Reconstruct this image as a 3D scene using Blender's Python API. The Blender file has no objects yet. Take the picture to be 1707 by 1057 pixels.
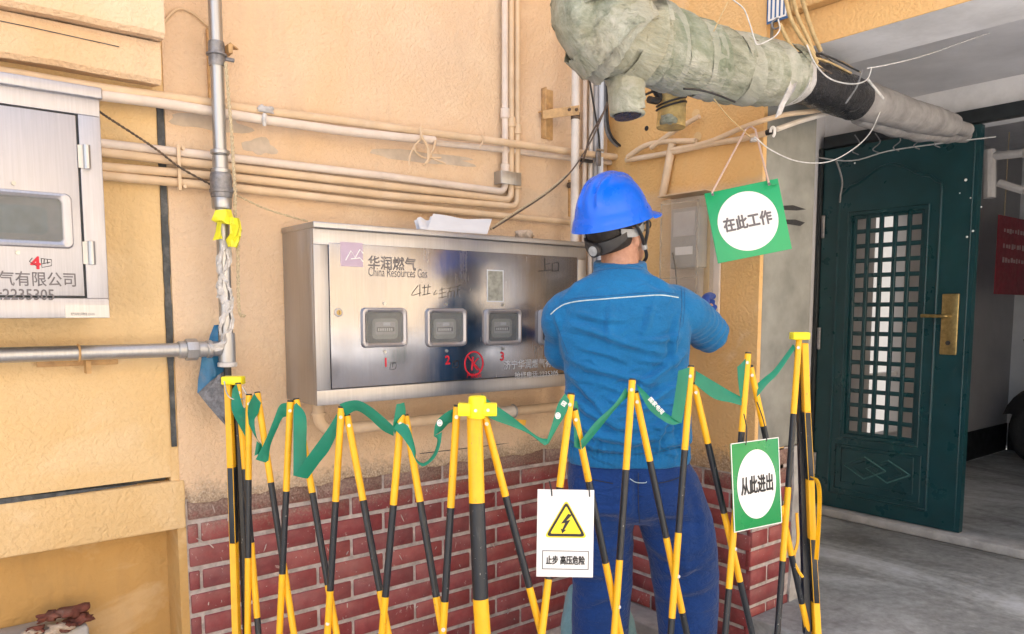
import bpy, bmesh, math, random
import numpy as np
from mathutils import Vector, Matrix, noise
from mathutils.bvhtree import BVHTree

# ------------------------------------------------------------------ camera, sky, sun, exposure
SC = bpy.context.scene
COL = SC.collection
random.seed(7)
W, H, FPX, CY = 1707.0, 1057.0, 1280.0, 640.0
CAM = Vector((0.0, 0.0, 1.40))
YAW, PITCH = math.radians(38.7), math.radians(5.4)
cd = bpy.data.cameras.new('camera')
cd.sensor_width = 36.0
cd.lens = FPX / W * 36.0
cd.shift_y = (CY - H / 2) / W
cd.clip_start, cd.clip_end = 0.05, 500
cam = bpy.data.objects.new('camera', cd)
COL.objects.link(cam)
cam.location = CAM
cam.rotation_euler = (math.pi / 2 - PITCH, 0, -YAW)
SC.camera = cam

SUN_EL, SUN_AZ = math.radians(58), math.radians(350)   # azimuth measured clockwise from +Y
world = bpy.data.worlds.new('World')
SC.world = world
world.use_nodes = True
wn = world.node_tree
wn.nodes.clear()
sky = wn.nodes.new('ShaderNodeTexSky')
sky.sky_type = 'NISHITA'
sky.sun_disc = False
sky.sun_elevation = SUN_EL
sky.sun_rotation = SUN_AZ
sky.air_density, sky.dust_density, sky.ozone_density = 1.0, 3.0, 0.6
hsv = wn.nodes.new('ShaderNodeHueSaturation')
hsv.inputs['Saturation'].default_value = 0.6
bg = wn.nodes.new('ShaderNodeBackground')
bg.inputs['Strength'].default_value = 0.15
wo = wn.nodes.new('ShaderNodeOutputWorld')
wn.links.new(sky.outputs[0], hsv.inputs['Color'])
wn.links.new(hsv.outputs[0], bg.inputs[0])
wn.links.new(bg.outputs[0], wo.inputs[0])

sl = bpy.data.lights.new('sun', 'SUN')
sl.energy = 4.0
sl.angle = math.radians(0.53)
sl.color = (1.0, 0.95, 0.87)
sun = bpy.data.objects.new('sun', sl)
COL.objects.link(sun)
sd = Vector((math.sin(SUN_AZ) * math.cos(SUN_EL), math.cos(SUN_AZ) * math.cos(SUN_EL), math.sin(SUN_EL)))
sun.rotation_euler = (-sd).to_track_quat('-Z', 'Y').to_euler()
sun.location = (0, -3, 8)

SC.view_settings.view_transform = 'Standard'
SC.view_settings.look = 'None'
SC.view_settings.gamma = 1.0
SC.view_settings.use_curve_mapping = False
SC.view_settings.exposure = 2.0

# ------------------------------------------------------------------ measuring helpers
_F = Vector((math.sin(YAW) * math.cos(PITCH), math.cos(YAW) * math.cos(PITCH), -math.sin(PITCH)))
_R = Vector((math.cos(YAW), -math.sin(YAW), 0))
_U = _R.cross(_F)
def ray(x, y): return _F + _R * ((x - W / 2) / FPX) + _U * ((CY - y) / FPX)
def P(x, y, d): return CAM + ray(x, y) * d
def PX(x, y, X):
    r = ray(x, y); return CAM + r * ((X - CAM.x) / r.x)
def PY(x, y, Y):
    r = ray(x, y); return CAM + r * ((Y - CAM.y) / r.y)
def PZ(x, y, Z):
    r = ray(x, y); return CAM + r * ((Z - CAM.z) / r.z)

# ------------------------------------------------------------------ object helpers
def tag(o, label=None, cat=None, group=None, kind=None):
    if label: o['label'] = label
    if cat: o['category'] = cat
    if group: o['group'] = group
    if kind: o['kind'] = kind
    return o
def thing(name, loc, label, cat, group=None):
    o = bpy.data.objects.new(name, None)
    o.empty_display_size = 0.05
    COL.objects.link(o)
    o.location = loc
    return tag(o, label, cat, group)

class MB:
    """collects shapes in world coordinates, links them as one mesh object"""
    def __init__(s): s.v, s.f, s.m = [], [], []
    def add(s, vs, fs, m=0):
        n = len(s.v)
        s.v += [tuple(v) for v in vs]
        s.f += [tuple(i + n for i in f) for f in fs]
        s.m += [m] * len(fs)
        return s
    def box(s, x0, x1, y0, y1, z0, z1, m=0):
        vs = [(x, y, z) for x in (x0, x1) for y in (y0, y1) for z in (z0, z1)]
        return s.add(vs, [(0, 1, 3, 2), (4, 6, 7, 5), (0, 4, 5, 1), (2, 3, 7, 6), (0, 2, 6, 4), (1, 5, 7, 3)], m)
    def obox(s, c, ax, ay, az, m=0):
        """box with centre and half axis vectors"""
        c, ax, ay, az = Vector(c), Vector(ax), Vector(ay), Vector(az)
        if ax.cross(ay).dot(az) < 0: ax = -ax
        vs = [c + ax * i + ay * j + az * k for i in (-1, 1) for j in (-1, 1) for k in (-1, 1)]
        return s.add(vs, [(0, 1, 3, 2), (4, 6, 7, 5), (0, 4, 5, 1), (2, 3, 7, 6), (0, 2, 6, 4), (1, 5, 7, 3)], m)
    def loft(s, rings, m=0, caps=True, closed=True):
        n, k = len(rings), len(rings[0])
        vs = [p for r in rings for p in r]
        fs = []
        for i in range(n - 1):
            for j in range(k if closed else k - 1):
                a, b = i * k + j, i * k + (j + 1) % k
                fs.append((a, b, b + k, a + k))
        if caps:
            fs.append(tuple(reversed(range(k))))
            fs.append(tuple(range((n - 1) * k, n * k)))
        return s.add(vs, fs, m)
    def tube(s, pts, r, m=0, n=10, caps=True):
        pts = [Vector(p) for p in pts]
        rr = list(r) if hasattr(r, '__len__') else [r] * len(pts)
        rings, up = [], None
        for i, p in enumerate(pts):
            t = (pts[min(i + 1, len(pts) - 1)] - pts[max(i - 1, 0)])
            if t.length < 1e-9: t = Vector((0, 0, 1))
            t.normalize()
            if up is None:
                up = Vector((0, 0, 1)) if abs(t.z) < 0.9 else Vector((1, 0, 0))
            up = (up - t * up.dot(t))
            if up.length < 1e-6: up = t.orthogonal()
            up.normalize()
            b = t.cross(up)
            rings.append([p + (up * math.cos(a) + b * math.sin(a)) * rr[i] for a in [2 * math.pi * j / n for j in range(n)]])
        return s.loft(rings, m, caps)
    def prism(s, poly, ext, m=0):
        """flat polygon (3-D points) pushed along vector ext"""
        ext = Vector(ext)
        poly = [Vector(p) for p in poly]
        k = len(poly)
        vs = poly + [p + ext for p in poly]
        fs = [tuple(range(k)), tuple(reversed(range(k, 2 * k)))]
        for j in range(k):
            fs.append((j, j + k, (j + 1) % k + k, (j + 1) % k))
        return s.add(vs, fs, m)
    def disc(s, c, nrm, r, h=0.001, n=16, m=0):
        c, nrm = Vector(c), Vector(nrm).normalized()
        a = nrm.orthogonal().normalized(); b = nrm.cross(a)
        return s.prism([c + (a * math.cos(2 * math.pi * j / n) + b * math.sin(2 * math.pi * j / n)) * r for j in range(n)], nrm * h, m)
    def mesh(s, name, mats, origin=(0, 0, 0), bevel=0, smooth=35, seg=2):
        me = bpy.data.meshes.new(name)
        o = Vector(origin)
        me.from_pydata([tuple(Vector(v) - o) for v in s.v], [], s.f)
        for m in (mats if isinstance(mats, (list, tuple)) else [mats]): me.materials.append(m)
        for p, mi in zip(me.polygons, s.m): p.material_index = mi
        bm = bmesh.new(); bm.from_mesh(me)
        bmesh.ops.recalc_face_normals(bm, faces=bm.faces)
        if bevel:
            es = [e for e in bm.edges if len(e.link_faces) == 2 and e.calc_face_angle(0) > 0.5]
            old = {f for f in bm.faces}
            res = bmesh.ops.bevel(bm, geom=es, offset=bevel, segments=seg, affect='EDGES', profile=0.5, clamp_overlap=True)
            new = set(res['faces'])
            for f in bm.faces: f.smooth = f in new          # rounded edges only: the flat faces stay flat
        elif smooth:
            for f in bm.faces: f.smooth = True
        bm.to_mesh(me); bm.free()
        if smooth: me.set_sharp_from_angle(angle=math.radians(max(smooth, 50) if bevel else smooth))
        return me
    def build(s, name, mats, parent=None, bevel=0, smooth=35, origin=None, seg=2):
        if parent is not None: origin = parent.matrix_world.translation if False else wloc(parent)
        elif origin is None:
            a = np.array(s.v); lo, hi = a.min(0), a.max(0)
            origin = ((lo[0] + hi[0]) / 2, (lo[1] + hi[1]) / 2, lo[2])
        o = bpy.data.objects.new(name, s.mesh(name, mats, origin, bevel, smooth, seg))
        COL.objects.link(o)
        if parent is not None: o.parent = parent
        else: o.location = origin
        return o
def wloc(o):
    v = Vector((0, 0, 0))
    while o is not None:
        v += o.location; o = o.parent
    return v
def spline(pts, n=6):
    """Catmull-Rom through points"""
    p = [Vector(q) for q in pts]
    if len(p) < 3: return p
    p = [p[0] * 2 - p[1]] + p + [p[-1] * 2 - p[-2]]
    out = []
    for i in range(1, len(p) - 2):
        for k in range(n):
            t = k / n
            out.append(0.5 * ((2 * p[i]) + (p[i + 1] - p[i - 1]) * t + (2 * p[i - 1] - 5 * p[i] + 4 * p[i + 1] - p[i + 2]) * t * t
                              + (3 * p[i] - p[i - 1] - 3 * p[i + 1] + p[i + 2]) * t ** 3))
    out.append(p[-2])
    return out
def writing(name, body, mat, c, xd, yd, height, parent=None, width=None, lift=0.0006, bold=0.0, italic=0.0):
    """flat lettering centred at c on the plane of xd, yd"""
    cu = bpy.data.curves.new(name, 'FONT')
    cu.body = body; cu.align_x = 'CENTER'; cu.align_y = 'CENTER'; cu.resolution_u = 3; cu.shear = italic
    ob = bpy.data.objects.new(name, cu); COL.objects.link(ob)
    me = bpy.data.meshes.new_from_object(ob.evaluated_get(bpy.context.evaluated_depsgraph_get()))
    bpy.data.objects.remove(ob)
    n = len(me.vertices)
    a = np.empty(n * 3, dtype=np.float64); me.vertices.foreach_get('co', a); a = a.reshape(-1, 3)
    lo, hi = a.min(0), a.max(0); mid = (lo + hi) / 2
    sy = height / (hi[1] - lo[1]); sx = sy if width is None else width / (hi[0] - lo[0])
    xd, yd = Vector(xd).normalized(), Vector(yd).normalized(); nd = xd.cross(yd)
    c = Vector(c) + nd * lift
    org = wloc(parent) if parent is not None else c
    q = (c - org)
    b = np.array(q)[None] + np.outer((a[:, 0] - mid[0]) * sx, np.array(xd)) + np.outer((a[:, 1] - mid[1]) * sy, np.array(yd))
    me.vertices.foreach_set('co', b.ravel()); me.update()
    if bold:
        fs = [tuple(p.vertices) for p in me.polygons]; m_ = MB(); e = bold * sy
        for k_, (u, w_) in enumerate(((0, 0), (1, 0), (-1, 0), (0, 1), (0, -1), (.7, .7), (-.7, .7), (.7, -.7), (-.7, -.7))):
            m_.add([Vector(p) + xd * u * e + yd * w_ * e + nd * 0.00003 * k_ for p in b], fs)
        me = bpy.data.meshes.new(name); me.from_pydata([tuple(v) for v in m_.v], [], m_.f)
    me.materials.clear(); me.materials.append(mat); me.name = name
    o = bpy.data.objects.new(name, me); COL.objects.link(o)
    if parent is not None: o.parent = parent
    else: o.location = org
    return o

# ------------------------------------------------------------------ materials
class NT:
    def __init__(s, name):
        s.mat = bpy.data.materials.new(name); s.mat.use_nodes = True
        s.t = s.mat.node_tree; s.b = s.t.nodes['Principled BSDF']; s._tc = None
    def n(s, typ, **kw):
        x = s.t.nodes.new(typ)
        for k, v in kw.items(): setattr(x, k, v)
        return x
    def link(s, a, b): s.t.links.new(a, b)
    def co(s, scale=(1, 1, 1), rot=(0, 0, 0)):
        if s._tc is None:
            s._tc = s.n('ShaderNodeNewGeometry')
        m = s.n('ShaderNodeMapping'); m.inputs['Scale'].default_value = scale; m.inputs['Rotation'].default_value = rot
        s.link(s._tc.outputs['Position'], m.inputs['Vector']); return m.outputs[0]
    def noise(s, scale, detail=3, rough=0.55, stretch=(1, 1, 1), dist=0.0, rot=(0, 0, 0)):
        x = s.n('ShaderNodeTexNoise'); x.inputs['Scale'].default_value = scale; x.inputs['Detail'].default_value = detail
        x.inputs['Roughness'].default_value = rough; x.inputs['Distortion'].default_value = dist
        s.link(s.co(stretch, rot), x.inputs['Vector']); return x.outputs['Fac']
    def voro(s, scale, feature='F1', stretch=(1, 1, 1)):
        x = s.n('ShaderNodeTexVoronoi', feature=feature); x.inputs['Scale'].default_value = scale
        s.link(s.co(stretch), x.inputs['Vector']); return x.outputs['Distance']
    def ramp(s, fac, stops):
        x = s.n('ShaderNodeValToRGB'); e = x.color_ramp.elements
        while len(e) < len(stops): e.new(0.5)
        for i, (p, c) in enumerate(stops):
            e[i].position = p; e[i].color = (*c, 1) if hasattr(c, '__len__') else (c, c, c, 1)
        s.link(fac, x.inputs[0]); return x.outputs[0]
    def mix(s, fac, a, b, mode='MIX'):
        x = s.n('ShaderNodeMix', data_type='RGBA', blend_type=mode)
        for i, v in ((0, fac), (6, a), (7, b)):
            if hasattr(v, 'is_linked'): s.link(v, x.inputs[i])
            elif hasattr(v, '__len__'): x.inputs[i].default_value = (*v, 1) if len(v) == 3 else v
            else: x.inputs[i].default_value = v
        return x.outputs[2]
    def math(s, op, a, b=0.0, c=0.0):
        x = s.n('ShaderNodeMath', operation=op)
        for i, v in ((0, a), (1, b), (2, c)):
            if hasattr(v, 'is_linked'): s.link(v, x.inputs[i])
            else: x.inputs[i].default_value = v
        return x.outputs[0]
    def xyz(s):
        if s._tc is None: s._tc = s.n('ShaderNodeNewGeometry')
        x = s.n('ShaderNodeSeparateXYZ'); s.link(s._tc.outputs['Position'], x.inputs[0]); return x.outputs
    def bump(s, h, strength=0.3, dist=0.005, prev=None):
        x = s.n('ShaderNodeBump'); x.inputs['Strength'].default_value = strength; x.inputs['Distance'].default_value = dist
        s.link(h, x.inputs['Height'])
        if prev is not None: s.link(prev, x.inputs['Normal'])
        s.link(x.outputs[0], s.b.inputs['Normal']); return x.outputs[0]
    def color(s, c):
        if hasattr(c, 'is_linked'): s.link(c, s.b.inputs['Base Color'])
        else: s.b.inputs['Base Color'].default_value = (*c, 1)
    def set(s, rough=None, metal=None, spec=None):
        for k, v in (('Roughness', rough), ('Metallic', metal), ('Specular IOR Level', spec)):
            if v is None: continue
            if hasattr(v, 'is_linked'): s.link(v, s.b.inputs[k])
            else: s.b.inputs[k].default_value = v
        return s
M = {}
def simple(name, c, rough=0.5, metal=0.0, var=0.25, scale=30, bump=0.0, bdist=0.002, dirt=None, stretch=(1, 1, 1), spec=0.5):
    """plain paint, plastic or metal with uneven tone and small relief"""
    t = NT(name)
    dark = tuple(x * (1 - var) for x in c); lite = tuple(min(1, x * (1 + var * 0.6)) for x in c)
    col = t.ramp(t.noise(scale, 4, 0.6, stretch), [(0.3, dark), (0.7, lite)])
    if dirt:
        d = t.ramp(t.noise(scale * 0.4, 6, 0.7), [(0.5, 0.0), (0.72, 1.0)])
        col = t.mix(t.math('MULTIPLY', d, 0.6), col, dirt)
    t.color(col)
    r = t.ramp(t.noise(scale * 1.7, 3), [(0.3, max(0.02, rough - 0.08)), (0.7, min(1, rough + 0.08))])
    t.set(r, metal, spec)
    if bump: t.bump(t.noise(scale * 4, 4, 0.6, stretch), bump, bdist)
    M[name] = t.mat
    return t.mat

def stucco(name, a, b, c, stain, fine=150, soil=True):
    t = NT(name)
    col = t.ramp(t.noise(1.7, 4, 0.55, dist=0.4), [(0.28, a), (0.5, b), (0.75, c)])
    st = t.ramp(t.noise(5, 6, 0.65, (1, 1, 0.25)), [(0.55, 0.0), (0.8, 1.0)])          # rain streaks
    col = t.mix(t.math('MULTIPLY', st, 0.55), col, stain)
    st2 = t.ramp(t.noise(13, 5, 0.65, (1, 1, 0.10), dist=0.4), [(0.58, 0.0), (0.75, 1.0)])     # thin drips
    col = t.mix(t.math('MULTIPLY', st2, 0.25), col, stain)
    bl = t.ramp(t.noise(3.2, 5, 0.6, dist=0.8), [(0.56, 0.0), (0.66, 1.0)])            # paler repaint patches
    col = t.mix(t.math('MULTIPLY', bl, 0.22), col, (0.86, 0.72, 0.52))
    if fine > 120 and soil:                                                              # old repair band behind the pipes
        zz = t.xyz()[2]
        bd_ = t.math('SUBTRACT', 1.0, t.math('MULTIPLY', t.math('ABSOLUTE', t.math('SUBTRACT', zz, 1.83)), 8.0))
        bd_ = t.ramp(t.math('MULTIPLY', bd_, t.noise(6, 5, 0.65, (1, 1, 2.5), dist=0.5)), [(0.25, 0.0), (0.42, 1.0)])
        col = t.mix(t.math('MULTIPLY', bd_, 0.4), col, (0.56, 0.46, 0.35))
    if soil:                                                                             # splashed cement just above the bricks
        z = t.xyz()[2]
        g = t.math('MULTIPLY_ADD', z, -11.0, 10.15)
        k = t.math('ADD', g, t.math('MULTIPLY', t.noise(60, 5, 0.75), 1.6))
        k2 = t.ramp(t.math('ADD', k, t.math('MULTIPLY', t.noise(7, 3), 1.3)), [(0.0, 0.0), (0.9, 0.0), (1.0, 1.0)])
        k2 = t.ramp(t.math('MULTIPLY', t.math('SUBTRACT', t.math('ADD', k, t.math('MULTIPLY', t.noise(7, 3), 1.3)), 1.75), 1.6), [(0.0, 0.0), (1.0, 1.0)])
        spk = t.ramp(t.noise(160, 3, 0.6), [(0.35, (0.16, 0.115, 0.08)), (0.55, (0.36, 0.29, 0.22)), (0.75, (0.58, 0.52, 0.45))])
        col = t.mix(t.math('MULTIPLY', k2, 0.75), col, spk)
    t.color(col)
    t.set(0.85, 0, 0.25)
    n1 = t.noise(fine, 2, 0.5); n2 = t.noise(fine * 0.62, 2, 0.5, dist=0.3)
    h = t.math('ADD', t.math('MULTIPLY', n1, 0.55), t.ramp(n2, [(0.35, 0.0), (0.62, 1.0)]))
    b1 = t.bump(h, 0.55, 0.0032)
    t.bump(t.noise(4, 3), 0.12, 0.02, b1)
    M[name] = t.mat
    return t.mat
stucco('stucco_peach', (0.68, 0.475, 0.285), (0.72, 0.53, 0.36), (0.73, 0.575, 0.43), (0.50, 0.40, 0.30))
stucco('stucco_orange', (0.68, 0.41, 0.16), (0.72, 0.455, 0.20), (0.71, 0.49, 0.25), (0.54, 0.38, 0.21))
stucco('plaster_beige', (0.68, 0.46, 0.215), (0.72, 0.51, 0.26), (0.73, 0.555, 0.33), (0.52, 0.38, 0.21), fine=110, soil=False)
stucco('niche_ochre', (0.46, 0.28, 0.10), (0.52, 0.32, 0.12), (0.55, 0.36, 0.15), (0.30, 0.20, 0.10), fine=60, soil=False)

def painted_tube(name, c, scuff, dark):
    t = NT(name)
    col = t.ramp(t.noise(26, 4, 0.6), [(0.3, tuple(x * 0.9 for x in c)), (0.7, tuple(min(1, x * 1.05) for x in c))])
    g = t.ramp(t.noise(55, 5, 0.7, (1, 1, 0.12)), [(0.60, 0.0), (0.70, 1.0)])          # long rub marks
    col = t.mix(t.math('MULTIPLY', g, 0.55), col, scuff)
    k = t.ramp(t.noise(120, 3, 0.6), [(0.69, 0.0), (0.72, 1.0)])                         # chips
    col = t.mix(t.math('MULTIPLY', k, 0.8), col, dark)
    t.color(col); t.set(t.math('MULTIPLY_ADD', g, 0.25, 0.34), 0, 0.45)
    M[name] = t.mat
painted_tube('barrier_yellow', (0.88, 0.47, 0.013), (0.66, 0.33, 0.05), (0.28, 0.16, 0.06))
painted_tube('barrier_black', (0.014, 0.018, 0.025), (0.09, 0.095, 0.10), (0.30, 0.29, 0.28))
def brick_mat():
    t = NT('maroon_brick')
    oi = t.n('ShaderNodeObjectInfo')
    base = t.ramp(oi.outputs['Random'], [(0.0, (0.20, 0.038, 0.045)), (0.4, (0.265, 0.050, 0.054)), (0.75, (0.31, 0.070, 0.064)), (1.0, (0.16, 0.034, 0.042))])
    col = t.mix(0.35, base, t.ramp(t.noise(24, 4, 0.65), [(0.3, (0.13, 0.024, 0.03)), (0.7, (0.38, 0.085, 0.085))]))
    sp = t.ramp(t.noise(95, 2, 0.6), [(0.70, 0.0), (0.74, 1.0)])
    col = t.mix(t.math('MULTIPLY', sp, 0.7), col, (0.55, 0.5, 0.46))
    z = t.xyz()[2]
    g = t.math('ADD', t.math('MULTIPLY_ADD', z, 8.0, -6.25), t.math('MULTIPLY', t.noise(70, 5, 0.75), 1.9))
    k = t.ramp(t.math('MULTIPLY', t.math('SUBTRACT', g, 0.45), 1.5), [(0.0, 0.0), (1.0, 1.0)])
    col = t.mix(t.math('MULTIPLY', k, 0.75), col, t.ramp(t.noise(150, 3), [(0.35, (0.12, 0.09, 0.07)), (0.7, (0.36, 0.30, 0.24))]))
    film = t.ramp(t.noise(7, 6, 0.7), [(0.42, 0.0), (0.75, 1.0)])
    col = t.mix(t.math('MULTIPLY', film, 0.28), col, (0.36, 0.25, 0.24))
    sm = t.ramp(t.noise(30, 4, 0.7, (1, 1, 0.4), dist=1.5), [(0.655, 0.0), (0.70, 1.0)])
    col = t.mix(t.math('MULTIPLY', sm, 0.7), col, (0.55, 0.47, 0.43))
    t.color(col); t.set(0.42, 0, 0.4)
    t.bump(t.noise(130, 3), 0.22, 0.002)
    M['maroon_brick'] = t.mat
brick_mat()
simple('cream_render', (0.52, 0.405, 0.27), 0.9, var=0.1, scale=3)
simple('mortar', (0.50, 0.445, 0.43), 0.95, var=0.3, scale=40, bump=0.6, bdist=0.003, dirt=(0.2, 0.17, 0.15))
simple('cement_grey', (0.26, 0.26, 0.235), 0.9, var=0.28, scale=7, bump=0.35, bdist=0.003, dirt=(0.36, 0.35, 0.32))
simple('concrete_pale', (0.42, 0.41, 0.40), 0.9, var=0.25, scale=14, bump=0.5, bdist=0.003, dirt=(0.25, 0.24, 0.22))
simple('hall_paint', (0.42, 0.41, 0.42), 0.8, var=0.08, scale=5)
simple('patch_pale', (0.56, 0.47, 0.38), 0.9, var=0.2, scale=20, bump=0.4)
simple('yard_paving', (0.56, 0.55, 0.53), 0.9, var=0.12, scale=3)
simple('white_paint_wall', (0.82, 0.82, 0.84), 0.8, var=0.08, scale=5, bump=0.1, dirt=(0.5, 0.5, 0.5))
simple('soffit_grey', (0.66, 0.66, 0.69), 0.85, var=0.14, scale=4, bump=0.15)
simple('black_skirting', (0.012, 0.012, 0.014), 0.6, scale=9)
def floor_mat():
    t = NT('worn_concrete')
    a = t.noise(2.2, 8, 0.68, (1, 0.45, 1), dist=1.2, rot=(0, 0, 0.5)); b = t.noise(26, 5, 0.65)
    col = t.ramp(t.math('ADD', t.math('MULTIPLY', a, 0.75), t.math('MULTIPLY', b, 0.25)),
                 [(0.34, (0.17, 0.165, 0.155)), (0.47, (0.34, 0.34, 0.325)), (0.56, (0.48, 0.485, 0.475)), (0.68, (0.62, 0.63, 0.64))])
    sc = t.ramp(t.noise(5, 6, 0.75, (1, 0.35, 1), dist=2.5), [(0.64, 0.0), (0.67, 1.0)])
    col = t.mix(t.math('MULTIPLY', sc, 0.45), col, (0.55, 0.56, 0.55))
    t.color(col); t.set(t.ramp(a, [(0.35, 0.62), (0.65, 0.9)]), 0, 0.35)
    t.bump(t.noise(60, 5, 0.7), 0.25, 0.003)
    M['worn_concrete'] = t.mat
floor_mat()
def steel(name, c, rough, dust, aniso=0.6, dust_sheen_amt=0.5):
    t = NT(name)
    g = t.noise(220, 3, 0.6, (0.04, 0.04, 1.0) if False else (1, 1, 0.03))
    col = t.ramp(g, [(0.3, tuple(x * 0.86 for x in c)), (0.7, c)])
    d = t.ramp(t.noise(4.5, 6, 0.7, (1, 1, 0.35)), [(0.5, 0.0), (0.85, 1.0)])
    sp = t.ramp(t.noise(170, 2, 0.5), [(0.66, 0.0), (0.72, 1.0)])
    dm = t.math('MAXIMUM', t.math('MULTIPLY', d, dust_sheen_amt), t.math('MULTIPLY', sp, dust_sheen_amt * 0.9))
    t.color(t.mix(dm, col, dust))
    t.set(t.math('ADD', t.math('MULTIPLY', g, 0.10), t.math('MULTIPLY_ADD', d, 0.18, rough - 0.05)), t.math('SUBTRACT', 1.0, t.math('MULTIPLY', dm, 0.8)))
    t.bump(g, 0.05, 0.001)
    M[name] = t.mat
steel('stainless', (0.38, 0.38, 0.41), 0.20, (0.36, 0.35, 0.35), dust_sheen_amt=0.22)
steel('stainless_dusty', (0.48, 0.48, 0.50), 0.40, (0.44, 0.41, 0.38), dust_sheen_amt=1.0)
steel('stainless_bright', (0.50, 0.50, 0.54), 0.48, (0.46, 0.45, 0.48), dust_sheen_amt=0.9)  # lavender coat over the steel paints in a whitish reflection
steel('galvanized', (0.50, 0.51, 0.53), 0.45, (0.45, 0.45, 0.45), dust_sheen_amt=0.5)
simple('grey_iron', (0.25, 0.25, 0.27), 0.5, 0.6, var=0.35, scale=60, bump=0.3, dirt=(0.35, 0.33, 0.3))
simple('pipe_peach', (0.66, 0.49, 0.32), 0.6, var=0.12, scale=12, bump=0.12, dirt=(0.72, 0.6, 0.48))
simple('pipe_pale', (0.70, 0.60, 0.52), 0.6, var=0.14, scale=12, bump=0.12, dirt=(0.7, 0.66, 0.64))
simple('pipe_white', (0.72, 0.66, 0.60), 0.5, var=0.12, scale=14, dirt=(0.5, 0.42, 0.34))
simple('pvc_grey', (0.50, 0.49, 0.50), 0.5, var=0.12, scale=20)
simple('bracket_ochre', (0.55, 0.34, 0.15), 0.6, var=0.25, scale=40, dirt=(0.25, 0.13, 0.07), bump=0.2)
simple('black_joint', (0.045, 0.055, 0.066), 0.5, var=0.5, scale=50, bump=0.5, dirt=(0.20, 0.20, 0.20))
simple('cap_yellow', (0.86, 0.76, 0.01), 0.35, var=0.06, scale=30)
simple('bolt_steel', (0.5, 0.5, 0.5), 0.35, 0.9, scale=90)
def ribbon_mat():
    t = NT('ribbon_green')
    c = t.ramp(t.noise(14, 4), [(0.3, (0.013, 0.25, 0.16)), (0.7, (0.018, 0.32, 0.20))]); t.color(c); t.set(0.42, 0, 0.5)
    t.bump(t.noise(500, 2, 0.5), 0.25, 0.0008, t.bump(t.noise(22, 3), 0.35, 0.006))
    tr = t.n('ShaderNodeBsdfTranslucent'); t.link(t.mix(0.5, c, (0.05, 0.55, 0.36)), tr.inputs[0])
    mx = t.n('ShaderNodeMixShader'); mx.inputs[0].default_value = 0.35
    t.link(t.b.outputs[0], mx.inputs[1]); t.link(tr.outputs[0], mx.inputs[2])
    t.link(mx.outputs[0], [n for n in t.t.nodes if n.type == 'OUTPUT_MATERIAL'][0].inputs[0])
    M['ribbon_green'] = t.mat
ribbon_mat()
simple('sign_green', (0.012, 0.36, 0.135), 0.35, var=0.07, scale=9, dirt=(0.05, 0.42, 0.2))
simple('sign_green_deep', (0.006, 0.26, 0.065), 0.3, var=0.07, scale=9)
simple('sign_white', (0.80, 0.80, 0.80), 0.4, var=0.03, scale=9)
simple('sign_yellow', (0.85, 0.66, 0.015), 0.4, var=0.04, scale=9)
simple('ink_black', (0.02, 0.02, 0.022), 0.6, scale=60)
simple('ink_grey', (0.15, 0.14, 0.15), 0.6, scale=60)
simple('ink_pale', (0.66, 0.68, 0.72), 0.5, scale=60)
simple('ink_red', (0.60, 0.012, 0.035), 0.5, scale=60)
simple('sticker_pale', (0.50, 0.40, 0.37), 0.8, var=0.2, scale=30)
simple('sticker_violet', (0.44, 0.35, 0.47), 0.4, var=0.05, scale=30)
simple('sticker_scraped', (0.35, 0.36, 0.32), 0.8, var=0.3, scale=60, dirt=(0.55, 0.55, 0.52))
simple('paper_white', (0.66, 0.70, 0.76), 0.7, var=0.03, scale=20)
simple('tape_yellow', (0.82, 0.78, 0.04), 0.45, var=0.1, scale=40)
simple('tape_white', (0.60, 0.59, 0.59), 0.35, var=0.25, scale=50, bump=0.6, bdist=0.004)
simple('blue_film', (0.025, 0.17, 0.36), 0.4, var=0.3, scale=22, dirt=(0.2, 0.2, 0.22))
simple('blue_film_dirty', (0.18, 0.19, 0.22), 0.6, var=0.5, scale=90, dirt=(0.04, 0.05, 0.07))
simple('rope_cream', (0.55, 0.45, 0.30), 0.9, var=0.3, scale=200, bump=0.4)
simple('rope_pink', (0.66, 0.50, 0.44), 0.9, var=0.2, scale=200, bump=0.4)
simple('wire_black', (0.02, 0.02, 0.022), 0.5, scale=50)
simple('wire_dark', (0.09, 0.065, 0.05), 0.6, var=0.4, scale=80, dirt=(0.3, 0.2, 0.12))
simple('wire_white', (0.62, 0.62, 0.62), 0.5, scale=50)
simple('wire_tan', (0.52, 0.38, 0.19), 0.6, var=0.25, scale=50)
simple('wire_grey', (0.22, 0.22, 0.23), 0.6, var=0.3, scale=50)
simple('door_green', (0.006, 0.044, 0.054), 0.33, var=0.2, scale=7, bump=0.04, dirt=(0.007, 0.052, 0.054))
simple('door_edge_worn', (0.05, 0.14, 0.14), 0.5, var=0.3, scale=60)
simple('frame_dark', (0.016, 0.022, 0.026), 0.5, var=0.3, scale=20)
simple('brass', (0.40, 0.29, 0.12), 0.36, 0.85, var=0.3, scale=60, bump=0.2)
simple('poster_red', (0.30, 0.015, 0.03), 0.5, scale=15)
simple('poster_ink', (0.55, 0.35, 0.36), 0.6, scale=15)
simple('rubber', (0.018, 0.018, 0.019), 0.8, var=0.3, scale=60, bump=0.3)
simple('foam_ochre', (0.50, 0.36, 0.14), 0.9, var=0.35, scale=25, bump=0.7, bdist=0.006, dirt=(0.16, 0.13, 0.09))
simple('black_film', (0.018, 0.018, 0.022), 0.22, var=0.4, scale=20, bump=0.8, bdist=0.012)
simple('grey_wrap', (0.30, 0.29, 0.29), 0.8, var=0.3, scale=14, bump=0.5, bdist=0.006)
simple('brick_rubble', (0.16, 0.05, 0.035), 0.9, var=0.5, scale=30, bump=0.6, dirt=(0.3, 0.22, 0.18))
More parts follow.
